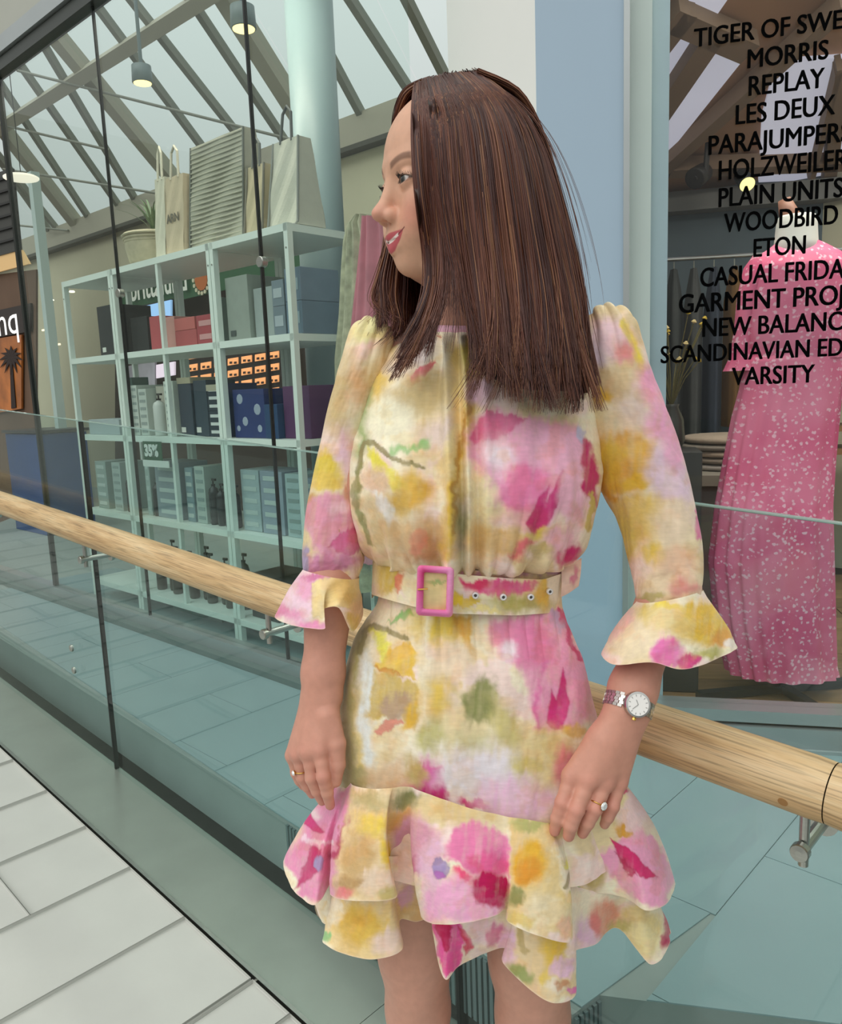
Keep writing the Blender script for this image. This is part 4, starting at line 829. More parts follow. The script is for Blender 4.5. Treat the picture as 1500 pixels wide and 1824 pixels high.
def refine(pos, quads, sel):                                 # split the quads whose vertices are all selected, keep the surface closed with bmesh
    me = bpy.data.meshes.new('t'); me.from_pydata(pos.tolist(), [], [list(map(int, f)) for f in quads]); bm = bmesh.new(); bm.from_mesh(me); bm.verts.ensure_lookup_table()
    es = [e for e in bm.edges if sel[e.verts[0].index] and sel[e.verts[1].index]]
    bmesh.ops.subdivide_edges(bm, edges=es, cuts=1, use_grid_fill=True); bmesh.ops.triangulate(bm, faces=[f for f in bm.faces if len(f.verts) > 4])
    bm.verts.index_update(); P = np.array([v.co[:] for v in bm.verts]); fs = [[v.index for v in f.verts] for f in bm.faces]; bm.free(); bpy.data.meshes.remove(me); return P, fs

# head frame
HA = math.radians(68); HT = math.radians(-1)
HF = V3(-math.sin(HA), -math.cos(HA), 0); HL = V3(math.cos(HA), -math.sin(HA), 0)
HF = HF*math.cos(HT) + Z*math.sin(HT); HU = np.cross(HF, HL); HU = HU if HU[2] > 0 else -HU
HO = atY(683, 322, .950) - HF*.0935 - HU*.020
def H(f, l, u): return HO + HF*f + HL*l + HU*u
HB = np.stack([HF, HL, HU])                                   # rows: to local
def hd(p, q, a, b): return Prim('c', H(*p), H(*q), a, b)
def he(c, r, rot=None):
    A = HB if rot is None else rot@HB
    return Prim('e', H(*c), r, A)
fh = Field()
fh.add(he((-.014, 0, .046), (.094, .072, .086)))
fh.add(he((.028, 0, .040), (.0570, .060, .068)), .02)        # forehead
fh.add(he((.028, 0, -.020), (.056, .055, .070)), .02)        # mid face
for s in (-1, 1):
    fh.add(hd((-.008, s*.050, -.022), (.045, s*.028, -.069), .018, .014), .025)     # jaw
    fh.add(he((.056, s*.040, -.012), (.024, .020, .022)), .018)                     # cheekbone
    fh.add(he((.058, s*.032, -.036), (.024, .019, .022)), .018)                     # smiling cheek
    fh.add(hd((.0785, s*.009, .035), (.068, s*.043, .037), .0080, .008), .012)      # brow ridge
fh.add(he((.066, 0, -.044), (.0235, .029, .026)), .016)      # muzzle
fh.add(he((.0615, 0, -.0715), (.0190, .020, .0150)), .014)     # chin
for s in (-1, 1): fh.sub(he((.0925, s*.030, .0155), (.0125, .016, .0095)), .010)      # eye sockets
for s in (-1, 1): fh.add(he((.0715, s*.0305, .0145), (.0142, .0150, .0136)), .004)  # lids
fh.add(hd((.0800, 0, .022), (.0940, 0, -.008), .0075, .0076), .010)                 # nose bridge
fh.add(he((.0975, 0, -.0165), (.0125, .0105, .0095)), .008)                         # tip
for s in (-1, 1): fh.add(he((.0880, s*.0115, -.0205), (.0105, .0062, .0078)), .005) # wings
for s in (-1, 1): fh.sub(he((.0945, s*.0058, -.0278), (.0060, .0030, .0036)), .002) # nostrils
fh.add(hd((.0835, 0, -.034), (.0865, 0, -.0395), .0055, .004), .008)
for s in (-1, 1):                                            # lips
    fh.chain([Prim('c',H(.0868, s*.001, -.0412),H(.0815, s*.015, -.0408),.0044,.0038),Prim('c',H(.0815, s*.015, -.0408),H(.0690, s*.0310, -.0368),.0038,.0014)], .004)
    fh.chain([Prim('c',H(.0845, s*.001, -.0555),H(.0800, s*.013, -.0525),.0054,.0048),Prim('c',H(.0800, s*.013, -.0525),H(.0690, s*.0300, -.0385),.0048,.0014)], .005)
    fh.sub(hd((.0925, s*.0, -.0480), (.0850, s*.016, -.0455), .0012, .0010), .0016); fh.sub(hd((.0850, s*.016, -.0455), (.0705, s*.0325, -.0375), .0010, .0006), .0012)
for s in (-1, 1):                                            # eye openings
    rot = np.array([[1, 0, 0], [0, math.cos(.08*s), math.sin(.08*s)], [0, -math.sin(.08*s), math.cos(.08*s)]])
    fh.sub(he((.0850, s*.0310, .0142), (.014, .0122, .0040), rot), .0012)
    fh.add(hd((-.010, s*.070, -.004), (-.016, s*.075, .030), .010, .013), .006)     # ears
neckb = atY(816, 640, 1.035)
fh.add(Prim('c', H(-.022, 0, -.045), neckb, .047, .052), .03)
fh.add(Prim('c', neckb, neckb-Z*.10, .055, .10), .04)
for s in (-1, 1): fh.add(Prim('c', neckb-Z*.03, neckb-Z*.06+V3(s*.12, 0, 0), .035, .03), .03)
hpos, hq = fh.mesh(.0024)
lo_ = (hpos-HO)@HB.T
selF = (lo_[:, 0] > .035) & (lo_[:, 2] < .06) & (lo_[:, 2] > -.10) & (lo_[:, 1] > -.05)
hpos, hf = refine(hpos, hq, selF); 
lo_ = (hpos-HO)@HB.T; selE = (lo_[:, 0] > .055) & (np.abs(lo_[:, 1]-.012) < .04) & (lo_[:, 2] < .035) & (lo_[:, 2] > -.065)
hpos, hf = refine(hpos, hf, selE)
hpos = fh.snap(hpos, 2)

# arms and hands; D() places a joint by picture position and distance
def D(x, y, d): return atY(x, y, d)
def arm_field(ch, palm, fingers, thumb):
    f = Field()
    for (p, q, a, b) in ch: f.add(Prim('c', p, q, a, b), .02)
    for (p, q, a, b) in palm: f.add(Prim('c', p, q, a, b), .012)
    for fg in fingers+thumb:
        f.chain([Prim('c', fg[i][0], fg[i+1][0], fg[i][1], fg[i+1][1]) for i in range(len(fg)-1)], .005, .003)
    return f
# her left arm (picture right)
Ls, Le, Lw = D(1068, 660, 1.01), D(1190, 1000, .962), D(1118, 1262, .885)
Lk = {'i': D(1018, 1382, .868), 'm': D(1049, 1388, .858), 'r': D(1078, 1393, .862), 'p': D(1103, 1392, .872)}
ch = [(Ls, Le, .030, .030), (Le, Le+(Lw-Le)*.4+V3(.007, 0, 0), .029, .028), (Le+(Lw-Le)*.4+V3(.007, 0, 0), Lw+(Le-Lw)*.12, .028, .0252), (Lw+(Le-Lw)*.12, Lw, .0255, .0235)]
wl = D(1105, 1268, .880); wr = D(1128, 1272, .882)
pal = [(wl, Lk['i'], .0175, .0118), (Lw, Lk['m'], .018, .0118), (Lw, Lk['r'], .0175, .0112), (wr, Lk['p'], .0165, .0105), (D(1075, 1320, .875), D(1060, 1370, .866), .017, .012)]
def fing(k, pip, dip, tip, r): return [(k, r*1.13), ((k+pip)/2, r*.98), (pip, r*1.02), ((pip+dip)/2, r*.90), (dip, r*.9), (tip, r*.74)]
fg = [fing(Lk['i'], D(1002, 1430, .856), D(993, 1458, .856), D(988, 1480, .859), .0086),
      fing(Lk['m'], D(1027, 1443, .846), D(1017, 1470, .846), D(1013, 1489, .850), .0090),
      fing(Lk['r'], D(1060, 1440, .850), D(1047, 1465, .852), D(1038, 1484, .857), .0087),
      fing(Lk['p'], D(1091, 1437, .860), D(1083, 1455, .862), D(1077, 1468, .866), .0078)]
th = [[(D(1082, 1320, .89), .014), (D(1030, 1370, .90), .011), (D(1008, 1400, .90), .0095), (D(995, 1430, .90), .0075)]]
fL = arm_field(ch, pal, fg, th)
# her right arm (picture left)
Rs, Re, Rw = D(672, 660, 1.02), D(594, 950, .99), D(573, 1236, .945)
Rk = {'i': D(571, 1334, .912), 'm': D(550, 1338, .918), 'r': D(533, 1342, .93), 'p': D(522, 1345, .944)}
ch = [(Rs, Re, .030, .030), (Re, Re+(Rw-Re)*.4, .030, .032), (Re+(Rw-Re)*.4, Rw+(Re-Rw)*.12, .032, .0238), (Rw+(Re-Rw)*.12, Rw, .0238, .0218)]
pal = [(D(584, 1244, .938), Rk['i'], .0170, .0120), (Rw, Rk['m'], .018, .0118), (Rw, Rk['r'], .017, .0112), (D(562, 1244, .95), Rk['p'], .0165, .0102)]
fg = [fing(Rk['i'], D(576, 1384, .900), D(583, 1412, .902), D(588, 1434, .906), .0082),
      fing(Rk['m'], D(556, 1386, .912), D(565, 1408, .914), D(574, 1426, .918), .0084),
      fing(Rk['r'], D(539, 1384, .928), D(548, 1400, .930), D(556, 1414, .934), .0080),
      fing(Rk['p'], D(528, 1376, .943), D(534, 1390, .945), D(540, 1400, .947), .0072)]
th = [[(D(584, 1275, .925), .0150), (D(600, 1325, .915), .0112), (D(602, 1362, .911), .0092), (D(598, 1392, .910), .0072)]]
fR = arm_field(ch, pal, fg, th)
lpos, lq = fL.mesh(.0026); rpos, rq = fR.mesh(.0026)
lsel = lpos[:, 2] < Lw[2]+.01; rsel = rpos[:, 2] < Rw[2]+.01
lpos, lf = refine(lpos, lq, lsel); lpos = fL.snap(lpos, 2); rpos, rf = refine(rpos, rq, rsel); rpos = fR.snap(rpos, 2)
# trunk and legs
def rz(p): return float(R0[2] - np.dot((p-R0)[:2], PNR[:2])/PNR[2])
ft_ = Field()
ft_.add(Prim('e', D(842, 760, 1.02), V3(.125, .085, .15))); ft_.add(Prim('e', D(835, 1040, 1.01), V3(.095, .075, .13)), .05); ft_.add(Prim('e', D(835, 1250, 1.0), V3(.135, .095, .13)), .05)
ft_.add(Prim('c', D(690, 660, 1.02), D(1050, 660, 1.02), .04, .04), .03)
for (hx, k, kd, x0, kr) in ((755, 743, .985, 0, .0435), (925, 948, .965, 0, .0495)):
    hip = D(hx, 1330, .995); kn = D(k, 1762 if k < 800 else 1775, kd); an = V3(kn[0]+.0, kn[1]+.035, 0); an[2] = rz(an)+.085
    ft_.add(Prim('c', hip, kn+Z*.06, .075, kr*1.13), .03); ft_.add(Prim('c', kn+Z*.06, kn-Z*.03, kr*1.10, kr*.98), .02); ft_.add(Prim('e', kn+V3(0, -.014, .012), V3(kr*.72, kr*.86, kr*.9)), .02)
    ft_.add(Prim('e', kn+V3(0, -.020, -.04), V3(kr*.55, kr*.7, kr*.5)), .02)
    ft_.add(Prim('c', kn-Z*.03, kn+(an-kn)*.42+V3(0, .012, 0), kr*.95, kr*1.0), .02); ft_.add(Prim('c', kn+(an-kn)*.42+V3(0, .012, 0), an, kr*.98, .028), .02)
    toe = an+V3(-.02, -.15, 0); toe[2] = rz(toe)+.02; heel = an+V3(0, .03, 0); heel[2] = rz(heel)+.028
    ft_.add(Prim('c', heel, toe, .028, .02), .02); ft_.add(Prim('c', an, (heel+toe)/2, .028, .03), .02)
tpos, tq = ft_.mesh(.005)
tpos = ft_.snap(tpos, 1)
# join
VV = np.concatenate([hpos, lpos, rpos, tpos]); o1 = len(hpos); o2 = o1+len(lpos); o3 = o2+len(rpos)
FFs = [list(f) for f in hf] + [[i+o1 for i in f] for f in lf] + [[i+o2 for i in f] for f in rf] + [[int(i)+o3 for i in f] for f in tq]
# skin colours (pigment only)
def sstep(a, b, x): t = np.clip((x-a)/(b-a), 0, 1); return t*t*(3-2*t)
skin = np.tile(lin((214, 166, 138)), (len(VV), 1)); skin[o1:] = lin((204, 148, 128)); skin[o3:] = lin((196, 146, 126))
def tint(idx, w, rgb):
    skin[idx] = skin[idx]*(1-w[:, None]) + lin(rgb)*w[:, None]
hl = (hpos-HO)@HB.T; hi = np.arange(len(hpos))
f_, l_, u_ = hl.T
nk = sstep(-.085, -.13, u_); tint(hi, nk*.8, (192, 138, 116))
cheek = np.exp(-(((l_-.045)/.022)**2+((u_+.025)/.022)**2))*(f_ > .02); tint(hi, cheek*.55, (208, 128, 112))
nose = np.exp(-(((l_)/.014)**2+((u_+.018)/.012)**2))*(f_ > .08); tint(hi, nose*.5, (204, 134, 120))
# lips: above the mouth line upper lip, below lower lip
yl = np.abs(l_); mouth_u = -.0480 + (yl/.0325)**1.4*.0105
up_edge = -.0372 - .0018*np.exp(-(yl/.004)**2) - (yl/.0325)**2*.0005; lo_edge = -.0618 + (yl/.0325)**1.6*.0240
lip = sstep(0, .0016, up_edge-u_)*sstep(0, .0016, u_-lo_edge)*(f_ > .060)*sstep(.0335, .0300, yl); tint(hi, lip*.95, (184, 78, 88))
teeth = sstep(.0022, .0012, np.abs(u_-mouth_u))*(f_ > .070)*(yl < .021); tint(hi, teeth*.9, (236, 224, 216)); 
line = sstep(.0012, .0004, np.abs(u_-mouth_u))*(f_ > .060)*(yl > .020)*(yl < .034); tint(hi, line*.9, (110, 48, 48))
# brows
bu = .0325 + .0060*np.sin(np.clip((yl-.012)/.034, 0, 1)*math.pi*.75); bw = sstep(.0052, .0020, np.abs(u_-bu))*sstep(.010, .015, yl)*sstep(.050, .043, yl)*(f_ > .05); tint(hi, bw*.72, (92, 60, 44))
# lash line around the eye opening
ed = ((yl-.0310)/.0124)**2+((u_-.0142)/.0042)**2; ln = sstep(1.75, 1.2, ed)*(u_ > .0135)*(f_ > .06); tint(hi, ln*.85, (44, 28, 24)); ln = sstep(1.5, 1.1, ed)*(u_ <= .0135)*(f_ > .06); tint(hi, ln*.5, (110, 70, 60))
for off, pts in ((o1, [q[j][0] for q in [fing(Lk['i'], D(1002, 1430, .856), D(993, 1458, .856), D(988, 1480, .859), .0086)] for j in (0, 2)] + [Lk['m'], Lk['r'], Lk['p'], D(1027, 1443, .846), D(1060, 1440, .850), D(1091, 1437, .860), D(1013, 1489, .85), D(988, 1480, .859), D(1038, 1484, .857)]), (o2, [Rk['i'], Rk['m'], Rk['r'], D(576, 1384, .9), D(588, 1434, .906)])):
    P = lpos if off == o1 else rpos; w = np.zeros(len(P))
    for p in pts: w = np.maximum(w, np.exp(-((P-p)**2).sum(1)/.011**2))
    tint(np.arange(len(P))+off, w*.45, (196, 116, 106))
PERSON = root('person', (0.06, 1.0, rz(V3(.06, 1.0, 0))), 'woman in a pink and yellow floral ruffled dress, looking aside, leaning by the balustrade', 'person')
def vmat(name, rough=.5, sss=.0, weave=0., sheen=0., spec=.4):
    m = bpy.data.materials.new(name); MATS[name] = m; m.use_nodes = True; nt = m.node_tree; b = nt.nodes['Principled BSDF']
    a = nt.nodes.new('ShaderNodeVertexColor'); a.layer_name = 'pigment'
    b.inputs['Roughness'].default_value = rough; b.inputs['Specular IOR Level'].default_value = spec
    n = nt.nodes.new('ShaderNodeTexNoise'); n.inputs['Scale'].default_value = 90 if not weave else 260; n.inputs['Detail'].default_value = 4
    tc = nt.nodes.new('ShaderNodeTexCoord'); mp = nt.nodes.new('ShaderNodeMapping'); nt.links.new(tc.outputs['Object'], mp.inputs[0]); nt.links.new(mp.outputs[0], n.inputs['Vector'])
    if weave: mp.inputs['Scale'].default_value = (.18, 1, 1)
    r = nt.nodes.new('ShaderNodeMapRange'); r.inputs[1].default_value = .3; r.inputs[2].default_value = .7; r.inputs[3].default_value = 1-(.05 if not weave else weave); r.inputs[4].default_value = 1+(.05 if not weave else weave)
    x = nt.nodes.new('ShaderNodeMix'); x.data_type = 'RGBA'; x.blend_type = 'MULTIPLY'; x.inputs[0].default_value = 1
    nt.links.new(n.outputs[0], r.inputs[0]); nt.links.new(a.outputs[0], x.inputs[6]); nt.links.new(r.outputs[0], x.inputs[7]); nt.links.new(x.outputs[2], b.inputs['Base Color'])
    bp = nt.nodes.new('ShaderNodeBump'); bp.inputs['Strength'].default_value = .12 if not weave else .35; bp.inputs['Distance'].default_value = .0006 if not weave else .0008; nt.links.new(n.outputs[0], bp.inputs['Height']); nt.links.new(bp.outputs[0], b.inputs['Normal'])
    if sss: b.inputs['Subsurface Weight'].default_value = sss; b.inputs['Subsurface Radius'].default_value = (1, .4, .25); b.inputs['Subsurface Scale'].default_value = .004
    if sheen: b.inputs['Sheen Weight'].default_value = sheen
    return m
def vput(name, P, Fs, col, m, parent, smooth=True, **k):
    me = bpy.data.meshes.new(name); me.from_pydata((np.asarray(P)-wloc(parent)).tolist(), [], [list(map(int, f)) for f in Fs]); me.update()
    a = me.color_attributes.new('pigment', 'FLOAT_COLOR', 'POINT'); a.data.foreach_set('color', np.concatenate([col, np.ones((len(col), 1))], 1).astype(np.float32).ravel())
    return put(name, me, m, parent, smooth=smooth, **k)
M_skin = vmat('skin', .48, .12)
vput('body', VV, FFs, skin, M_skin, PERSON)
# eyes
M_eye = bpy.data.materials.new('eye'); M_eye.use_nodes = True; MATS['eye'] = M_eye
def eye(s):
    c = H(.0718, s*.0305, .0145); look = unit(HF*.9+HL*.12*1-HU*.02); n, m_ = 24, 16; P = []; C_ = []; Fc = []
    a = unit(np.cross(look, HU)); b = np.cross(a, look)
    for i in range(m_+1):
        ph = math.pi*i/m_
        for j in range(n):
            th_ = 2*math.pi*j/n; d = look*math.cos(ph)+(a*math.cos(th_)+b*math.sin(th_))*math.sin(ph); P.append(c+d*.0122)
            C_.append(lin((12, 10, 10)) if ph < .2 else lin((72, 76, 72)) if ph < .5 else lin((40, 40, 40)) if ph < .55 else lin((216, 206, 200)))
    for i in range(m_):
        for j in range(n): Fc.append((i*n+j, i*n+(j+1) % n, (i+1)*n+(j+1) % n, (i+1)*n+j))
    e_ = vput('eye', np.array(P), Fc, np.array(C_), vmat('eye_gloss', .08, 0, 0, 0, .6) if 'eye_gloss' not in MATS else MATS['eye_gloss'], PERSON)
eye(1); eye(-1)
la = MB()
for s in (1, -1):
    for k in range(26):
        t = -1+2*k/25+random.uniform(-.03, .03); t = max(-1, min(1, t)); l0 = s*(.0310+.0125*t); p = (.0850-.0066*t*t*1.1-.004*max(0, t), l0, .0142+.0040*math.sqrt(max(0, 1-t*t))+.0004)
        q = H(*p); d = (HF*.75+HU*.40+HL*s*(t*.5+random.uniform(-.12, .12)))*random.uniform(.75, 1.15); la.tube([q, q+d*.003+HU*.0002, q+d*.0052+HU*.0020], [.0004, .00026, .0001], 4, cap=False)
put('eyelashes', la, mat('lash', (22, 16, 14), .6), PERSON)
# ------------------------------------------------------------------ the dress
_lat = np.random.default_rng(3).random((256, 256))
def vnoise(x, y):
    xi = np.floor(x).astype(int); yi = np.floor(y).astype(int); fx = x-xi; fy = y-yi; fx = fx*fx*(3-2*fx); fy = fy*fy*(3-2*fy)
    g = lambda a, b: _lat[a % 256, b % 256]
    return (g(xi, yi)*(1-fx)+g(xi+1, yi)*fx)*(1-fy)+(g(xi, yi+1)*(1-fx)+g(xi+1, yi+1)*fx)*fy
def fbm(x, y, o=4):
    s = 0; a = .5
    for k in range(o): s = s+a*vnoise(x*2**k+17*k, y*2**k+31*k); a *= .5
    return s/(1-.5**o)
def fabxy(P, Y):
    v = np.asarray(P)-CAM; v = np.stack([v[:, 0], np.minimum(v[:, 1], 1.0), v[:, 2]], 1); z = v@FW
    return np.stack([CX+F*(v@RT)/z, CY-F*(v@UP)/z], 1)
def sd_poly(x, y, pts):
    d = np.full(len(x), 1e9); s = np.ones(len(x)); n = len(pts)
    for i in range(n):
        ax, ay = pts[i]; bx, by = pts[i-1]; ex, ey = bx-ax, by-ay; wx, wy = x-ax, y-ay
        t = np.clip((wx*ex+wy*ey)/(ex*ex+ey*ey+1e-9), 0, 1); d = np.minimum(d, (wx-ex*t)**2+(wy-ey*t)**2)
        c1 = y >= ay; c2 = y < by; c3 = ex*wy > ey*wx; flip = (c1 & c2 & c3) | (~c1 & ~c2 & ~c3); s = np.where(flip, -s, s)
    return s*np.sqrt(d)
def sd_line(x, y, pts):
    d = np.full(len(x), 1e9)
    for (ax, ay), (bx, by) in zip(pts[:-1], pts[1:]):
        ex, ey = bx-ax, by-ay; t = np.clip(((x-ax)*ex+(y-ay)*ey)/(ex*ex+ey*ey+1e-9), 0, 1); d = np.minimum(d, (x-ax-ex*t)**2+(y-ay-ey*t)**2)
    return np.sqrt(d)
def paint(P, Y, base, layers):
    xy = fabxy(P, Y); x, y = xy.T; nb = fbm(x/70, y/70); nb2 = fbm(x/45+9, y/60+4); nf = fbm(x/9, y/9, 3); st = fbm(x/7+y/90, y/46+x/70, 3)
    wx = (fbm(x/60+2, y/60+7)-.5)*20 + (fbm(x/28+5, y/28)-.5)*22 + (fbm(x/7+1, y/7+8)-.5)*7; wy = (fbm(x/60+6, y/60)-.5)*20 + (st-.5)*14 + (fbm(x/28, y/28+11)-.5)*22 + (fbm(x/7+31, y/7)-.5)*7
    b0, b1, b2 = [lin(c) for c in base]
    col = b0*(1-sstep(.42, .62, nb))[:, None] + b1*sstep(.42, .62, nb)[:, None]; w = sstep(.52, .66, nb2)[:, None]; col = col*(1-w)+b2*w
    for L in layers:
        k, g, rgb = L[0], L[1], L[2]; soft = L[3] if len(L) > 3 else 8; soft = soft*(1.9 if soft >= 10 else 1.45 if soft >= 7 else 1.0); al = L[4] if len(L) > 4 else .9; wp = L[5] if len(L) > 5 else 1.0
        if k == 'e': gx0, gx1, gy0, gy1 = g[0]-max(g[2:4]), g[0]+max(g[2:4]), g[1]-max(g[2:4]), g[1]+max(g[2:4])
        else:
            pp = np.array(g if k == 'p' else g[0], float); ww = 0 if k == 'p' else g[1]; gx0, gy0 = pp.min(0)-ww; gx1, gy1 = pp.max(0)+ww
        mg = 34+soft; ix = np.nonzero((x > gx0-mg) & (x < gx1+mg) & (y > gy0-mg) & (y < gy1+mg))[0]
        if not len(ix): continue
        X, Yy = x[ix]+wx[ix]*wp, y[ix]+wy[ix]*wp
        if k == 'e':
            cx, cy, rx, ry = g[:4]; a = math.radians(g[4]) if len(g) > 4 else 0; dx, dy = X-cx, Yy-cy; u = (dx*math.cos(a)+dy*math.sin(a))/rx; v = (-dx*math.sin(a)+dy*math.cos(a))/ry
            r = np.sqrt(u*u+v*v); d = (r-1)*min(rx, ry)
        elif k == 'p': d = sd_poly(X, Yy, g)
        else: d = sd_line(X, Yy, g[0])-g[1]
        m = sstep(soft*.5, -soft*.5, d)*min(1, al*1.08)*(.96+.25*(nf[ix]-.5)+.25*(nb2[ix]-.5)+.5*(st[ix]-.5))
        rim = np.exp(-(d/2.2)**2)*.10*(soft < 6)                   # watercolour edge
        m = np.clip(m, 0, 1)[:, None]; cc = col[ix]; cc = cc*(1-m)+lin(rgb)*m; col[ix] = cc*(1-rim[:, None])
    mo = fbm(x/17+3, y/22+7)-.5; col = col*(1+.12*(nf-.5)+.18*mo+.12*(st-.5))[:, None]; wk = sstep(.54, .68, fbm(x/34+21, y/40+2))[:, None]*.35; col = col*(1-wk)+col*lin((250, 226, 214))*wk*1.12; wk = sstep(.56, .70, fbm(x/30+61, y/26+42))[:, None]*.28; col = col*(1-wk)+col*lin((238, 214, 160))*wk
    return np.clip(col, 0, .93)
CREAM = ((247, 236, 208), (234, 212, 168), (248, 222, 212))
def CR(P, N, closed=False):                                   # Catmull-Rom through rows of P
    P = np.asarray(P, float); n = len(P); t = np.linspace(0, n if closed else n-1, N, endpoint=not closed); i = np.floor(t).astype(int); i = np.minimum(i, n-1 if closed else n-2); f = (t-i)[:, None]
    g = (lambda k: P[k % n]) if closed else (lambda k: P[np.clip(k, 0, n-1)])
    p0, p1, p2, p3 = g(i-1), g(i), g(i+1), g(i+2)
    return .5*((2*p1)+(-p0+p2)*f+(2*p0-5*p1+4*p2-p3)*f*f+(-p0+3*p1-3*p2+p3)*f**3)
def gridfaces(ni, nj, closed):
    i, j = np.meshgrid(np.arange(ni-1), np.arange(nj if closed else nj-1), indexing='ij'); a = i*nj+j; b = i*nj+(j+1) % nj
    return np.stack([a, b, b+nj, a+nj], -1).reshape(-1, 4)
M_cloth = vmat('printed_crepe', .52, 0, .05, .12, .35)
DRESS = root('dress', wloc(PERSON)); DRESS.parent = PERSON; DRESS.location = (0, 0, 0); DRESS['label'] = 'knee length dress with watercolour flower print'
def torso(rows, N, M, fold, Yp, base, layers, name, sup=2.3):
    R_ = []
    for (xl, xr, y, yc, hf, hb) in rows:
        a, b = atY(xl, y, yc), atY(xr, y, yc); R_.append([*((a+b)/2), np.linalg.norm(b-a)/2, hf, hb, (b-a)[2]])
    R_ = CR(R_, N); nf_ = int(M*.74); th = np.concatenate([np.linspace(0, math.pi, M-nf_, endpoint=False), np.linspace(math.pi, 2*math.pi, nf_, endpoint=False)])        # th=0 -> +X, pi*1.5 -> front
    c, s = np.cos(th), np.sin(th); q = (np.abs(c)**sup+np.abs(s)**sup)**(-1/sup); c, s = c*q, s*q
    P = np.zeros((N, M, 3)); 
    P[:, :, 0] = R_[:, 0:1]+R_[:, 3:4]*c; P[:, :, 1] = R_[:, 1:2]+np.where(s < 0, R_[:, 4:5], R_[:, 5:6])*s; P[:, :, 2] = R_[:, 2:3]+R_[:, 6:7]*.5*c
    if fold is not None:
        d = fold(np.linspace(0, 1, N)[:, None], th[None], P); P[:, :, 0] += d*c; P[:, :, 1] += d*s
    P = P.reshape(-1, 3); vput(name, P, gridfaces(N, M, True), paint(P, Yp, base, layers), M_cloth, DRESS); return P
# --- bodice
def bod_fold(t, th, P):
    front = np.clip(-np.sin(th), 0, 1)**.6; x = P[:, :, 0]; z = P[:, :, 2]
    xc = atY(828, 800, .9)[0]; u = (x-xc)
    fr = np.sin(u*230+np.sin(u*60)*1.5+2.0*t)*.0055 + np.sin(u*105+1+t*3)*.0045
    waist = sstep(.60, 1.0, t); neck = sstep(.42, .12, t)*np.exp(-(u/.09)**2); mid = np.exp(-(u/.03)**2)
    d = front*fr*(waist*np.exp(-(u/.16)**2)*1.25 + neck*.9 + mid*.9 + .12)
    d += -.007*np.exp(-((u+.004+.012*(t-.5))/.006)**2)*front*sstep(.12, .3, t)          # placket groove
    d += .006*np.exp(-((u+.014)/.008)**2)*front
    w = sstep(.52, 1.0, t); uw = u/(1.45-.55*w); g1 = (1-np.abs(np.sin(uw*118+1)))**1.4*.0085+(1-np.abs(np.sin(uw*205+.4)))**1.4*.005
    d = d - front*g1*w*np.exp(-(u/.16)**2)
    un = u/(.62+1.3*t); d = d - front*(1-np.abs(np.sin(un*150+.6)))**1.4*.006*sstep(.45, .12, t)*np.exp(-(u/.075)**2)
    d += (fbm(x*26+3, z*14)-.5)*.009 + (fbm(x*90, z*60)-.5)*.0016
    bust = np.exp(-((u-.085)/.06)**2-((t-.62)/.2)**2)+np.exp(-((u+.085)/.06)**2-((t-.62)/.2)**2); return (d*1.15+bust*.014*front)*sstep(.04, .17, t)
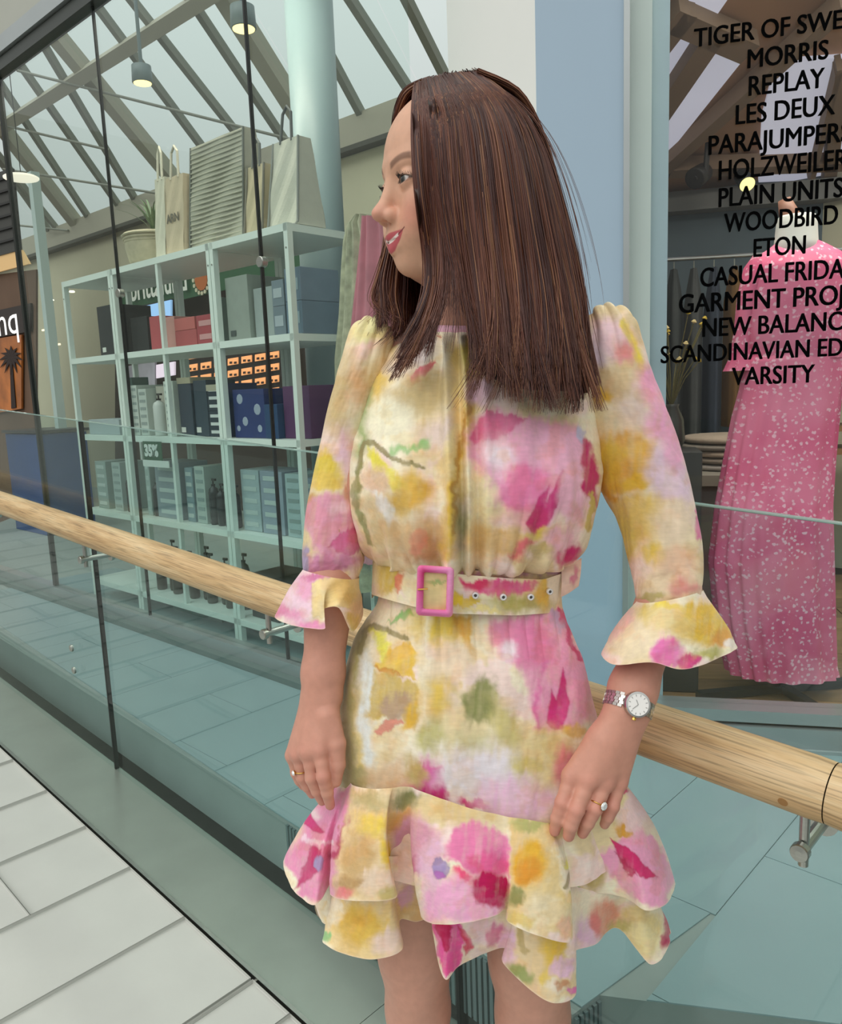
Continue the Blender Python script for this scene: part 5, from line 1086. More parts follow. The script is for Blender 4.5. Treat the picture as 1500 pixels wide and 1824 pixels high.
bl = [('p', [(668, 600), (705, 588), (692, 700), (655, 735)], (224, 190, 96), 14), ('e', (738, 612, 34, 38), (230, 222, 224), 20), ('p', [(722, 668), (765, 636), (780, 645), (760, 668), (735, 690)], (220, 120, 128), 6), ('e', (752, 702, 62, 34, -18), (208, 184, 130), 16), ('e', (700, 650, 26, 18), (236, 214, 196), 14),
      ('e', (690, 752, 52, 44), (240, 234, 204), 14), ('e', (780, 770, 40, 26), (232, 210, 198), 16), ('p', [(695, 792), (735, 786), (762, 774), (766, 788), (738, 800), (700, 802)], (150, 196, 124), 7), ('l', ([(660, 690), (648, 740), (640, 800)], 8), (158, 174, 112), 10),
      ('p', [(648, 796), (672, 806), (716, 846), (722, 868), (700, 868), (668, 836)], (240, 230, 84), 7), ('e', (735, 872, 38, 34), (226, 184, 84), 16), ('e', (700, 890, 24, 18), (222, 178, 84), 12), ('e', (668, 850, 22, 24), (228, 198, 168), 10), ('p', [(655, 868), (688, 884), (708, 925), (698, 936), (672, 908)], (236, 232, 226), 8),
      ('l', ([(638, 836), (645, 794), (662, 790), (690, 806), (722, 822), (758, 832)], 4), (146, 134, 84), 3, .85, .5), ('l', ([(640, 830), (630, 870), (640, 915), (662, 968)], 6), (152, 150, 96), 6), ('e', (740, 950, 60, 32), (222, 184, 136), 18), ('e', (758, 980, 30, 20), (200, 160, 116), 12), ('e', (745, 962, 12, 22), (222, 140, 116), 6, .6),
      ('l', ([(842, 618), (838, 700), (826, 790), (806, 880), (792, 985)], 13), (222, 184, 76), 14), ('e', (850, 640, 34, 30), (226, 206, 100), 16), ('l', ([(822, 640), (812, 740), (800, 830)], 10), (236, 214, 150), 10), ('l', ([(836, 660), (830, 760), (814, 850), (804, 950)], 3.5), (186, 132, 52), 4, .7),
      ('e', (862, 900, 30, 60), (236, 222, 178), 20), ('e', (822, 935, 13, 48), (138, 134, 86), 14), ('e', (850, 960, 20, 30), (226, 186, 118), 14), ('e', (860, 700, 30, 30), (226, 190, 206), 14),
      ('p', [(832, 772), (868, 732), (960, 742), (1034, 752), (1046, 830), (1010, 900), (960, 958), (905, 930), (880, 870), (838, 820)], (238, 168, 196), 12), ('p', [(836, 778), (868, 736), (944, 742), (910, 768), (846, 790)], (222, 112, 152), 6), ('e', (885, 810, 26, 30), (246, 226, 234), 20), ('e', (930, 872, 52, 34, -20), (230, 128, 172), 12), ('e', (985, 800, 48, 44), (242, 180, 206), 22, .8), ('e', (905, 925, 28, 16), (238, 196, 190), 12),
      ('p', [(936, 936), (958, 884), (976, 862), (974, 890), (1002, 836), (996, 896), (968, 950), (948, 954)], (206, 58, 124), 4, .95, .4), ('e', (1020, 880, 26, 70), (236, 176, 196), 14), ('p', [(1030, 770), (1058, 790), (1070, 850), (1064, 900), (1046, 880), (1042, 826)], (194, 22, 98), 8, .95), ('l', ([(1056, 880), (1050, 940)], 6), (206, 180, 90), 6),
      ('e', (905, 968, 50, 26), (222, 184, 128), 14), ('e', (972, 950, 34, 9, -10), (224, 196, 88), 7), ('e', (995, 968, 30, 30), (234, 176, 188), 14), ('p', [(900, 995), (935, 960), (950, 965), (925, 1000)], (222, 112, 116), 8), ('e', (1014, 992, 26, 12, -30), (200, 32, 106), 8), ('e', (960, 985, 22, 12), (204, 180, 120), 8), ('e', (1035, 770, 10, 18), (196, 190, 214), 6), ('e', (980, 640, 60, 50), (238, 206, 200), 20), ('e', (660, 990, 40, 12), (222, 182, 150), 10)]
bodP = torso([(744, 890, 594, 1.03, .0625, .055), (736, 902, 600, 1.03, .069, .062), (716, 962, 608, 1.028, .082, .075), (690, 1028, 622, 1.02, .092, .085), (670, 1046, 655, 1.015, .106, .09), (656, 1050, 700, 1.01, .116, .092), (645, 1054, 750, 1.008, .126, .09), (633, 1060, 800, 1.006, .132, .088), (627, 1064, 850, 1.005, .136, .086), (632, 1056, 900, 1.005, .134, .085), (642, 1044, 950, 1.006, .128, .084), (652, 1030, 980, 1.006, .118, .084), (664, 1012, 993, 1.006, .104, .08), (674, 1000, 998, 1.006, .092, .075)],
             280, 600, bod_fold, .885, CREAM, bl, 'bodice')
# collar band
cb = []
for k in range(96):
    a = 2*math.pi*k/96; q = -math.sin(a); ce = atY(817, 590, 1.03)
    p = ce + V3(math.cos(a)*.0550, math.sin(a)*(.0640 if q > 0 else .056), -.007*q+.003-.003*math.cos(a)); o_ = V3(math.cos(a), math.sin(a), 0)
    cb.append([p-o_*.002-Z*.007, p+o_*.0025-Z*.006, p+o_*.0035, p+o_*.0018+Z*.0055, p-o_*.001+Z*.0062])
cbm = MB(); Pc = np.array(cb)[:, :, :].transpose(1, 0, 2).reshape(-1, 3); vput('collar', Pc, gridfaces(5, 96, True), np.tile(lin((240, 186, 208)), (len(Pc), 1)), M_cloth, DRESS)
# --- skirt
def sk_fold(t, th, P):
    front = np.clip(-np.sin(th), 0, 1)**.5; x = P[:, :, 0]; z = P[:, :, 2]
    return (np.sin(x*70+1.2)*.0022+np.sin(x*160+t*2)*.0014*sstep(.5, .1, t))*front*(.4+.6*t) + (fbm(x*22, z*9+5)-.5)*.009*(1+.5*t) + (fbm(x*95, z*45)-.5)*.0016 - (1-np.abs(np.sin(x*150+.5)))**1.5*.004*sstep(.42, .18, t)*front
sl = [('l', ([(648, 1120), (630, 1180), (622, 1250), (620, 1330), (622, 1400)], 16), (176, 166, 108), 14), ('l', ([(662, 1190), (640, 1240), (640, 1300), (652, 1390)], 8), (220, 196, 120), 8), ('l', ([(656, 1170), (652, 1230), (648, 1290), (662, 1350)], 13), (226, 230, 226), 10), ('l', ([(640, 1160), (652, 1124), (668, 1116), (690, 1124), (722, 1140)], 5), (142, 132, 84), 4, .85, .5), ('p', [(690, 1114), (732, 1094), (738, 1106), (712, 1114)], (150, 200, 124), 5),
      ('p', [(664, 1122), (688, 1128), (700, 1170), (684, 1190), (678, 1150)], (234, 230, 84), 7), ('p', [(668, 1194), (700, 1160), (728, 1146), (742, 1170), (742, 1206), (710, 1204)], (228, 190, 78), 6), ('p', [(670, 1192), (695, 1194), (722, 1206), (690, 1210)], (206, 146, 60), 4), ('p', [(664, 1200), (742, 1212), (748, 1260), (738, 1300), (712, 1262), (672, 1286), (654, 1276)], (208, 180, 104), 7), ('e', (706, 1256, 30, 20, -20), (186, 156, 130), 8), ('e', (728, 1276, 12, 26, 15), (226, 184, 64), 8), ('p', [(670, 1302), (700, 1274), (716, 1278), (694, 1306)], (224, 150, 130), 4),
      ('e', (785, 1118, 50, 30), (230, 200, 84), 16), ('p', [(806, 1100), (834, 1104), (848, 1184), (826, 1160)], (222, 172, 74), 8), ('e', (800, 1180, 46, 34), (236, 214, 184), 18), ('e', (775, 1245, 30, 40), (230, 196, 96), 18), ('l', ([(757, 1100), (758, 1250), (765, 1360)], 8), (238, 230, 206), 12, .7), ('e', (830, 1290, 50, 40), (232, 214, 168), 20), ('p', [(868, 1196), (886, 1244), (880, 1292), (842, 1294), (828, 1250), (850, 1230)], (142, 144, 88), 10), ('e', (905, 1300, 22, 50, -25), (206, 192, 126), 14), ('e', (770, 1310, 26, 26), (196, 188, 126), 14), ('e', (845, 1325, 40, 14), (206, 198, 150), 14),
      ('e', (850, 1378, 130, 42), (232, 224, 230), 26), ('p', [(704, 1396), (732, 1362), (752, 1352), (776, 1366), (800, 1420), (792, 1436), (740, 1412)], (200, 56, 126), 8), ('e', (760, 1372, 14, 24), (216, 110, 170), 10), ('e', (850, 1434, 30, 10, 8), (206, 52, 116), 6), ('e', (925, 1425, 75, 44), (230, 184, 210), 20), ('e', (800, 1385, 30, 16), (238, 226, 230), 14),
      ('p', [(862, 1140), (880, 1104), (950, 1090), (1010, 1084), (1046, 1160), (1066, 1270), (1010, 1310), (962, 1296), (940, 1232), (912, 1176)], (236, 160, 192), 12), ('e', (950, 1150, 52, 40, 30), (228, 126, 170), 16, .8), ('e', (895, 1120, 26, 20), (230, 140, 172), 12), ('e', (905, 1155, 14, 14), (244, 226, 232), 12), ('l', ([(972, 1180), (960, 1240), (958, 1290)], 5), (222, 120, 168), 8), ('p', [(976, 1288), (982, 1230), (990, 1250), (1002, 1192), (1014, 1250), (1006, 1300), (990, 1300)], (212, 52, 126), 4, .95, .35), ('l', ([(1000, 1090), (1020, 1130), (1036, 1170)], 5), (206, 40, 110), 6), ('l', ([(985, 1088), (1005, 1118)], 6), (180, 160, 190), 8, .7),
      ('e', (1028, 1304, 20, 14), (222, 180, 92), 8), ('e', (975, 1350, 46, 56), (224, 204, 146), 20), ('e', (1006, 1368, 20, 34), (222, 138, 140), 12), ('e', (935, 1362, 24, 16), (208, 192, 116), 10), ('e', (645, 1385, 36, 16), (166, 156, 104), 10), ('e', (700, 1380, 40, 24), (222, 190, 152), 14), ('e', (735, 1370, 16, 24), (196, 176, 116), 10), ('l', ([(1060, 1250), (1075, 1330), (1090, 1400)], 10), (226, 166, 176), 10), ('l', ([(672, 1000), (800, 1016), (1000, 1020)], 9), (214, 168, 186), 8, .9), ('e', (700, 1005, 30, 10), (190, 170, 110), 8)]
sk_rows = [(674, 1000, 986, 1.006, .096, .078), (676, 996, 1030, 1.006, .092, .076), (672, 996, 1075, 1.005, .096, .078), (648, 1008, 1110, 1.003, .106, .085), (626, 1024, 1150, 1.0, .115, .09), (612, 1042, 1200, 1.0, .122, .095), (604, 1060, 1260, 1.0, .128, .10), (602, 1078, 1320, 1.0, .132, .10), (606, 1096, 1380, .998, .136, .10), (612, 1104, 1430, .998, .136, .10), (620, 1104, 1480, .998, .136, .10)]
torso(sk_rows, 290, 560, sk_fold, .885, CREAM, sl, 'skirt')
# --- ruffles, drawn fold by fold: (seam x, y, distance), (hem x, y, distance)
def ruffle(name, top, hem, N, M, Yp, layers, base=CREAM, bulge=.01, parent=DRESS, under=None, wob=.004):
    A = CR([atY(*p) for p in top], M, True); Bq = CR([atY(*p) for p in hem], M, True); cen = (A.mean(0)+Bq.mean(0))/2
    t = np.linspace(0, 1, N)[:, None, None]; out = Bq-cen; out[:, 2] = 0; out /= np.linalg.norm(out, axis=1)[:, None]
    e = .85*t+.15*t*t; P = A[None]*(1-t)+Bq[None]*t; P = P+out[None]*(np.sin(math.pi*t)*bulge)
    L = np.concatenate([[0], np.cumsum(np.linalg.norm(np.diff(Bq, axis=0), axis=1))])
    P = P + out[None]*((fbm(L[None]*30+t[:, :, 0]*2, t[:, :, 0]*3+L[None]*4)-.5)*wob*(.3+t[:, :, 0]))[:, :, None]
    P = P.reshape(-1, 3); col = paint(P, Yp, base, layers)
    # pale stitched hem
    hm = np.repeat(sstep(.985, .997, np.linspace(0, 1, N)), M)[:, None]; col = col*(1-.5*hm)+lin((238, 214, 190))*.5*hm
    return vput(name, P, gridfaces(N, M, True), col, M_cloth, parent)
BACKT = [(1060, 1390, 1.09), (850, 1380, 1.13), (650, 1385, 1.09)]
upT = [(612, 1385, 1.01), (612, 1387, .975), (616, 1390, .945), (624, 1394, .925), (632, 1400, .905), (662, 1405, .880), (692, 1404, .868), (702, 1403, .866), (716, 1401, .864), (732, 1402, .862), (744, 1407, .860), (790, 1424, .854), (846, 1442, .852), (884, 1450, .853), (905, 1455, .854), (935, 1459, .857), (974, 1466, .862), (984, 1464, .868), (1012, 1456, .876), (1050, 1440, .888), (1085, 1420, .91), (1106, 1402, .95), (1112, 1395, 1.01)] + BACKT
upH = [(508, 1532, 1.02), (522, 1584, .955), (562, 1612, .905), (592, 1572, .935), (590, 1597, .880), (648, 1605, .838), (707, 1598, .842), (702, 1566, .895), (728, 1572, .905), (756, 1562, .895), (750, 1634, .852), (800, 1647, .815), (872, 1635, .815), (902, 1620, .835), (905, 1642, .825), (960, 1667, .812), (1019, 1676, .830), (1012, 1612, .888), (1052, 1592, .912), (1110, 1598, .915), (1152, 1622, .885), (1190, 1606, .915), (1201, 1566, 1.0), (1150, 1560, 1.12), (850, 1555, 1.19), (580, 1555, 1.12)]
ul = [('p', [(512, 1440), (560, 1412), (628, 1396), (628, 1500), (596, 1612), (540, 1596), (504, 1530)], (232, 146, 184), 8, .95), ('e', (528, 1470, 14, 36, 10), (238, 216, 176), 10), ('e', (560, 1440, 18, 10, 40), (240, 212, 214), 8), ('p', [(520, 1424), (548, 1432), (580, 1484), (560, 1482), (532, 1458)], (206, 48, 120), 4, .95, .5), ('p', [(604, 1486), (628, 1430), (624, 1520), (590, 1536)], (184, 14, 90), 6, .95), ('p', [(528, 1586), (556, 1508), (572, 1514), (570, 1546)], (200, 36, 108), 5, .95, .6), ('l', ([(540, 1500), (590, 1505)], 4), (242, 204, 220), 6), ('e', (568, 1538, 7, 14), (170, 156, 200), 4), ('e', (604, 1580, 14, 26), (220, 120, 160), 8),
      ('p', [(628, 1402), (700, 1400), (712, 1606), (586, 1600)], (234, 206, 160), 8), ('e', (660, 1420, 30, 14), (186, 172, 120), 10), ('e', (664, 1462, 32, 22), (236, 208, 92), 12), ('e', (640, 1530, 28, 48), (208, 172, 116), 12), ('e', (690, 1520, 14, 34, -20), (236, 200, 56), 8), ('e', (668, 1570, 34, 20), (238, 214, 190), 12), ('e', (608, 1588, 18, 14), (232, 132, 134), 8), ('e', (620, 1566, 20, 14), (190, 152, 100), 8), ('e', (695, 1590, 22, 12), (206, 190, 126), 8), ('e', (720, 1424, 24, 20), (132, 130, 80), 10), ('e', (716, 1462, 26, 20), (224, 172, 100), 12), ('e', (738, 1500, 34, 44), (218, 156, 184), 14), ('e', (716, 1560, 20, 12), (222, 176, 80), 8), ('e', (748, 1545, 12, 22), (196, 96, 140), 6),
      ('e', (820, 1448, 80, 24, 8), (222, 194, 138), 14), ('e', (772, 1540, 26, 50), (232, 186, 212), 14), ('p', [(756, 1590), (830, 1560), (905, 1600), (900, 1640), (760, 1646)], (240, 172, 208), 12), ('e', (850, 1508, 54, 40), (234, 128, 174), 8), ('e', (876, 1540, 36, 20), (230, 96, 150), 10), ('e', (876, 1582, 34, 26, 20), (188, 6, 84), 8, .97), ('e', (830, 1560, 16, 10), (236, 80, 130), 8), ('e', (790, 1548, 16, 17), (164, 142, 188), 4, .9, .7), ('e', (786, 1562, 10, 10), (180, 110, 184), 5),
      ('p', [(905, 1452), (984, 1462), (1022, 1676), (905, 1642)], (230, 204, 146), 8), ('e', (950, 1470, 40, 12), (186, 184, 116), 8), ('e', (948, 1540, 34, 40), (228, 178, 56), 12), ('e', (945, 1556, 22, 22), (216, 150, 48), 10), ('e', (922, 1596, 16, 20), (150, 150, 90), 8), ('e', (970, 1628, 36, 30), (238, 222, 186), 12), ('e', (1000, 1650, 12, 22), (236, 190, 160), 8), ('e', (930, 1640, 30, 14), (226, 206, 130), 8),
      ('e', (1050, 1480, 50, 40), (236, 216, 170), 16), ('l', ([(1032, 1490), (1022, 1530), (1008, 1580)], 3), (142, 130, 78), 3, .9, .4), ('l', ([(1022, 1500), (1012, 1536)], 6), (236, 230, 76), 5), ('e', (1022, 1592, 8, 16), (140, 190, 110), 6), ('e', (1058, 1552, 22, 34), (202, 180, 112), 10), ('e', (1030, 1600, 26, 16), (228, 200, 130), 10), ('p', [(1062, 1520), (1130, 1470), (1180, 1500), (1206, 1565), (1190, 1616), (1140, 1612), (1096, 1570)], (240, 164, 198), 9, .95), ('e', (1140, 1440, 30, 40), (242, 214, 222), 16), ('p', [(1084, 1490), (1112, 1506), (1172, 1562), (1150, 1566), (1108, 1540)], (212, 44, 110), 4, .95, .5), ('p', [(1088, 1510), (1134, 1562), (1118, 1560)], (196, 36, 96), 4), ('e', (1112, 1474, 16, 8, 20), (222, 170, 70), 6), ('e', (1100, 1420, 14, 22, 0), (238, 226, 170), 8), ('e', (1112, 1404, 10, 8), (206, 30, 106), 5)]
ruffle('ruffle', upT, upH, 150, 1100, .858, ul)
loT = [(600, 1500, 1.0), (604, 1505, .97), (612, 1510, .945), (628, 1515, .93), (650, 1520, .905), (690, 1525, .885), (715, 1525, .888), (735, 1525, .892), (760, 1530, .885), (780, 1535, .872), (800, 1540, .866), (840, 1545, .866), (880, 1550, .868), (905, 1555, .866), (930, 1558, .86), (970, 1560, .862), (1000, 1558, .872), (1030, 1550, .90), (1070, 1540, .915), (1100, 1530, .92), (1125, 1520, .95), (1130, 1510, 1.0), (1060, 1500, 1.09), (850, 1500, 1.13), (650, 1500, 1.09)]
loH = [(560, 1600, 1.03), (572, 1640, .985), (590, 1652, .955), (578, 1680, .905), (650, 1709, .868), (716, 1692, .872), (712, 1640, .915), (742, 1642, .925), (772, 1640, .915), (776, 1700, .880), (794, 1744, .858), (818, 1720, .872), (860, 1700, .885), (900, 1690, .885), (898, 1718, .858), (974, 1783, .838), (1025, 1772, .862), (1018, 1702, .905), (1062, 1682, .925), (1100, 1654, .945), (1160, 1718, .925), (1193, 1672, .97), (1150, 1650, 1.10), (850, 1650, 1.18), (600, 1650, 1.12)]
ll = [('p', [(572, 1610), (716, 1600), (724, 1700), (650, 1715), (574, 1690)], (236, 208, 150), 8), ('e', (640, 1650, 46, 40), (228, 190, 88), 14), ('e', (625, 1640, 20, 16), (216, 176, 76), 8), ('e', (690, 1680, 28, 24), (238, 212, 196), 10), ('e', (576, 1672, 8, 10), (140, 196, 130), 6), ('e', (590, 1625, 14, 26), (238, 226, 200), 8), ('e', (740, 1615, 30, 34), (214, 178, 118), 12), ('e', (725, 1600, 14, 20), (216, 166, 190), 8), ('p', [(772, 1640), (822, 1640), (818, 1730), (792, 1750), (776, 1700)], (232, 84, 156), 6, .95), ('p', [(774, 1636), (806, 1640), (800, 1692), (790, 1690)], (190, 0, 78), 5, .97), ('p', [(812, 1650), (828, 1660), (842, 1690), (826, 1700)], (214, 40, 84), 5), ('e', (862, 1655, 34, 30), (240, 208, 214), 14), ('e', (885, 1665, 16, 24), (214, 130, 160), 8), ('e', (860, 1700, 30, 10), (238, 214, 204), 8),
      ('p', [(896, 1660), (1000, 1660), (1030, 1776), (970, 1790), (896, 1720)], (234, 206, 158), 8), ('e', (906, 1690, 14, 34), (232, 190, 214), 8), ('l', ([(925, 1660), (935, 1690)], 6), (196, 172, 116), 6), ('e', (985, 1690, 22, 42), (230, 192, 78), 10), ('e', (930, 1735, 24, 14, 30), (156, 166, 100), 8), ('e', (975, 1750, 12, 18), (236, 204, 100), 8), ('e', (1002, 1726, 20, 18), (236, 194, 216), 8), ('e', (990, 1762, 22, 12), (240, 226, 204), 8), ('e', (1005, 1758, 14, 8, -30), (206, 150, 110), 6), ('e', (1022, 1768, 8, 8), (232, 120, 180), 5), ('e', (1046, 1660, 26, 34), (228, 186, 210), 12), ('e', (1082, 1632, 30, 36), (226, 150, 124), 12), ('e', (1062, 1640, 12, 22), (222, 124, 120), 8), ('e', (1112, 1652, 22, 16), (192, 180, 112), 10), ('e', (1150, 1670, 32, 44), (234, 218, 160), 12), ('e', (1130, 1625, 20, 20), (224, 200, 140), 10), ('e', (1190, 1650, 9, 36), (188, 6, 84), 6)]
ruffle('ruffle', loT, loH, 110, 1000, .875, ll, bulge=.006)
# --- sleeves: outer edge, inner edge, distance
def sleeve(rows, N, M, Yp, base, layers, name, seed, wr=.006):
    C_ = []; 
    for (xo, yo, xi, yi, d, k) in rows: a, b = atY(xo, yo, d), atY(xi, yi, d); C_.append([*((a+b)/2), *((b-a)/2), k])
    C_ = CR(C_, N); c = C_[:, :3]; h = C_[:, 3:6]; k = C_[:, 6]; tn = np.gradient(c, axis=0); tn /= np.linalg.norm(tn, axis=1)[:, None]
    hl = np.linalg.norm(h, axis=1); w = np.cross(tn, h); w /= np.linalg.norm(w, axis=1)[:, None]; w = w*np.where(w[:, 1] < 0, 1, -1)[:, None]
    th = np.linspace(0, 2*math.pi, M, endpoint=False); t = np.linspace(0, 1, N)
    rr = 1 + (fbm(np.cos(th)[None]*1.6+seed+t[:, None]*1.2, np.sin(th)[None]*1.6+t[:, None]*7)-.5)*.16 + .045*np.sin(th*11+seed)[None]*(sstep(.84, .95, t)+sstep(.25, .0, t))[:, None] + .02*np.sin(th*5+t[:, None]*3+seed) - .10*(1-np.abs(np.sin(th*5.5+seed)))[None]**1.5*sstep(.28, .02, t)[:, None] - .05*(1-np.abs(np.sin(th*9+seed)))[None]**1.5*sstep(.86, .96, t)[:, None] + (fbm(np.cos(th)[None]*5+t[:, None]*3, np.sin(th)[None]*5+t[:, None]*22+seed)-.5)*.05
    P = c[:, None]+(h[:, None]*np.cos(th)[None, :, None] + (w*(hl*k)[:, None])[:, None]*np.sin(th)[None, :, None])*rr[:, :, None]
    P = P.reshape(-1, 3); return vput(name, P, gridfaces(N, M, True), paint(P, Yp, base, layers), M_cloth, DRESS)
SLB = ((240, 222, 184), (228, 204, 158), (246, 220, 206))
sl1 = [('e', (655, 592, 34, 26), (232, 224, 162), 14), ('e', (648, 628, 28, 12, -20), (240, 204, 190), 10), ('e', (605, 705, 32, 60, 10), (212, 186, 134), 18), ('e', (632, 735, 16, 36), (236, 220, 190), 12), ('e', (600, 640, 24, 30), (230, 206, 160), 14), ('e', (640, 690, 14, 30), (228, 184, 140), 12), ('e', (582, 828, 26, 30), (224, 198, 76), 10), ('e', (620, 810, 14, 46), (226, 190, 206), 12), ('e', (555, 902, 8, 30, 8), (202, 150, 44), 6), ('e', (588, 930, 46, 62), (222, 154, 178), 8), ('e', (578, 850, 28, 14), (228, 196, 90), 8), ('p', [(584, 976), (612, 950), (640, 930), (642, 985), (615, 995)], (206, 104, 146), 5), ('e', (590, 1006, 54, 20), (206, 136, 168), 10), ('e', (545, 995, 8, 20), (170, 150, 180), 6), ('e', (625, 870, 14, 22), (214, 150, 130), 8), ('e', (610, 900, 20, 12), (236, 196, 206), 10)]
sleeve([(648, 584, 690, 594, 1.01, 1.0), (626, 584, 704, 608, 1.005, 1.1), (610, 628, 700, 640, 1.0, 1.1), (596, 675, 684, 690, 1.0, 1.05), (584, 725, 668, 742, 1.0, 1.0), (572, 785, 650, 795, 1.0, 1.0), (560, 845, 640, 850, .995, 1.0), (549, 905, 640, 905, .99, .95), (540, 960, 646, 962, .985, .9), (538, 992, 650, 1000, .982, .85), (540, 1012, 643, 1022, .98, .8), (543, 1024, 638, 1036, .98, .78), (546, 1034, 634, 1046, .98, .72)], 230, 190, .955, SLB, sl1, 'sleeve', 2)
sl2 = [('e', (1085, 600, 46, 36), (242, 206, 212), 16), ('e', (1056, 650, 26, 34), (220, 196, 208), 14), ('l', ([(1112, 572), (1134, 612), (1150, 655), (1160, 690)], 9), (230, 204, 74), 8), ('e', (1116, 624, 16, 20, -20), (228, 150, 152), 10), ('e', (1094, 680, 42, 30), (218, 188, 142), 14), ('e', (1072, 702, 18, 14), (222, 180, 72), 8), ('e', (1176, 720, 44, 74, -14), (234, 166, 198), 14), ('e', (1130, 730, 24, 40), (228, 206, 190), 14), ('e', (1118, 818, 54, 50, 10), (224, 176, 84), 12), ('e', (1092, 820, 22, 40), (226, 190, 70), 10), ('e', (1130, 856, 50, 14, -20), (226, 182, 60), 8), ('e', (1196, 850, 38, 62, -14), (228, 200, 216), 14), ('e', (1205, 800, 20, 40), (236, 170, 200), 12), ('e', (1140, 920, 62, 46), (222, 188, 106), 16), ('e', (1110, 960, 26, 40), (214, 186, 90), 12), ('e', (1165, 985, 26, 18), (226, 192, 84), 10), ('e', (1200, 930, 40, 40), (230, 208, 180), 16), ('e', (1205, 1010, 42, 40), (228, 190, 158), 14), ('e', (1218, 1046, 34, 14), (222, 146, 138), 10), ('e', (1165, 1040, 34, 26), (230, 208, 172), 12), ('l', ([(1246, 900), (1250, 960)], 4), (222, 110, 160), 5), ('e', (1150, 1062, 30, 9), (196, 180, 116), 6), ('l', ([(1072, 830), (1092, 890)], 8), (216, 160, 50), 8)]
sleeve([(1108, 572, 1046, 588, 1.01, 1.0), (1130, 576, 1030, 604, 1.0, 1.1), (1146, 620, 1024, 644, .995, 1.1), (1162, 668, 1030, 705, .99, 1.05), (1184, 725, 1044, 765, .985, 1.0), (1204, 790, 1060, 828, .98, 1.0), (1222, 850, 1078, 880, .975, .95), (1238, 915, 1100, 925, .965, .9), (1249, 970, 1118, 985, .955, .85), (1252, 1015, 1130, 1035, .945, .82), (1251, 1046, 1137, 1066, .935, .78), (1247, 1062, 1141, 1082, .932, .74), (1243, 1076, 1146, 1096, .93, .70)], 230, 190, .925, SLB, sl2, 'sleeve', 7)
# --- flared cuffs
cT1 = [(540, 1014, .98), (548, 1018, .95), (570, 1024, .93), (600, 1030, .925), (628, 1032, .94), (640, 1028, .975), (625, 1022, 1.01), (595, 1016, 1.03), (562, 1012, 1.02)]
cH1 = [(491, 1098, .985), (522, 1114, .925), (578, 1120, .895), (566, 1092, .915), (602, 1082, .905), (628, 1126, .925), (646, 1088, .985), (610, 1080, 1.05), (540, 1075, 1.05)]
cl1 = [('e', (530, 1060, 40, 50), (242, 208, 222), 14), ('e', (510, 1090, 24, 12), (230, 140, 180), 10), ('e', (560, 1112, 40, 10), (236, 150, 190), 8), ('e', (545, 1040, 20, 24), (232, 168, 196), 10), ('p', [(556, 1036), (650, 1030), (650, 1100), (602, 1086), (562, 1096)], (238, 214, 156), 5), ('e', (612, 1058, 24, 22), (216, 186, 116), 12), ('e', (640, 1090, 14, 24), (226, 186, 150), 10), ('e', (625, 1110, 14, 14), (222, 186, 100), 8), ('e', (590, 1026, 50, 7), (206, 120, 160), 6)]
ruffle('cuff', cT1, cH1, 60, 320, .925, cl1, bulge=.004, wob=.003)
cT2 = [(1135, 1070, .935), (1148, 1074, .898), (1185, 1070, .884), (1222, 1062, .892), (1252, 1052, .93), (1242, 1050, .97), (1200, 1054, .99), (1160, 1062, .98)]
cH2 = [(1073, 1164, .915), (1094, 1184, .870), (1158, 1180, .848), (1212, 1192, .850), (1262, 1180, .872), (1314, 1154, .925), (1270, 1150, .985), (1120, 1158, .985)]
cl2 = [('e', (1120, 1130, 50, 44), (238, 220, 184), 14), ('e', (1150, 1090, 30, 16), (220, 196, 120), 10), ('e', (1190, 1082, 34, 9), (232, 210, 90), 6), ('e', (1255, 1112, 48, 40, 20), (228, 188, 68), 12), ('e', (1285, 1140, 20, 18), (224, 160, 70), 10), ('e', (1190, 1110, 34, 20), (226, 206, 150), 12), ('e', (1190, 1160, 32, 26), (234, 126, 188), 8), ('e', (1226, 1178, 16, 14), (222, 76, 140), 6), ('e', (1262, 1168, 26, 12), (192, 184, 104), 8), ('e', (1100, 1110, 12, 30, 30), (238, 190, 180), 8), ('e', (1302, 1150, 10, 10), (240, 226, 214), 6)]
ruffle('cuff', cT2, cH2, 60, 320, .875, cl2, bulge=.006, wob=.003)
# lining seen inside the right cuff
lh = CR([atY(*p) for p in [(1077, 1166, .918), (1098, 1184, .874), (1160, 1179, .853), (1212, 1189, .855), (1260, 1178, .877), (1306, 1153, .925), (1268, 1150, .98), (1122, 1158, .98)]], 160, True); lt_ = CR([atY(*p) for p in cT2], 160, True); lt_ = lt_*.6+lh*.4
Pl = np.concatenate([lt_, lh]); vput('cuff_lining', Pl, gridfaces(2, 160, True), np.tile(lin((176, 10, 40)), (len(Pl), 1)), M_cloth, DRESS)
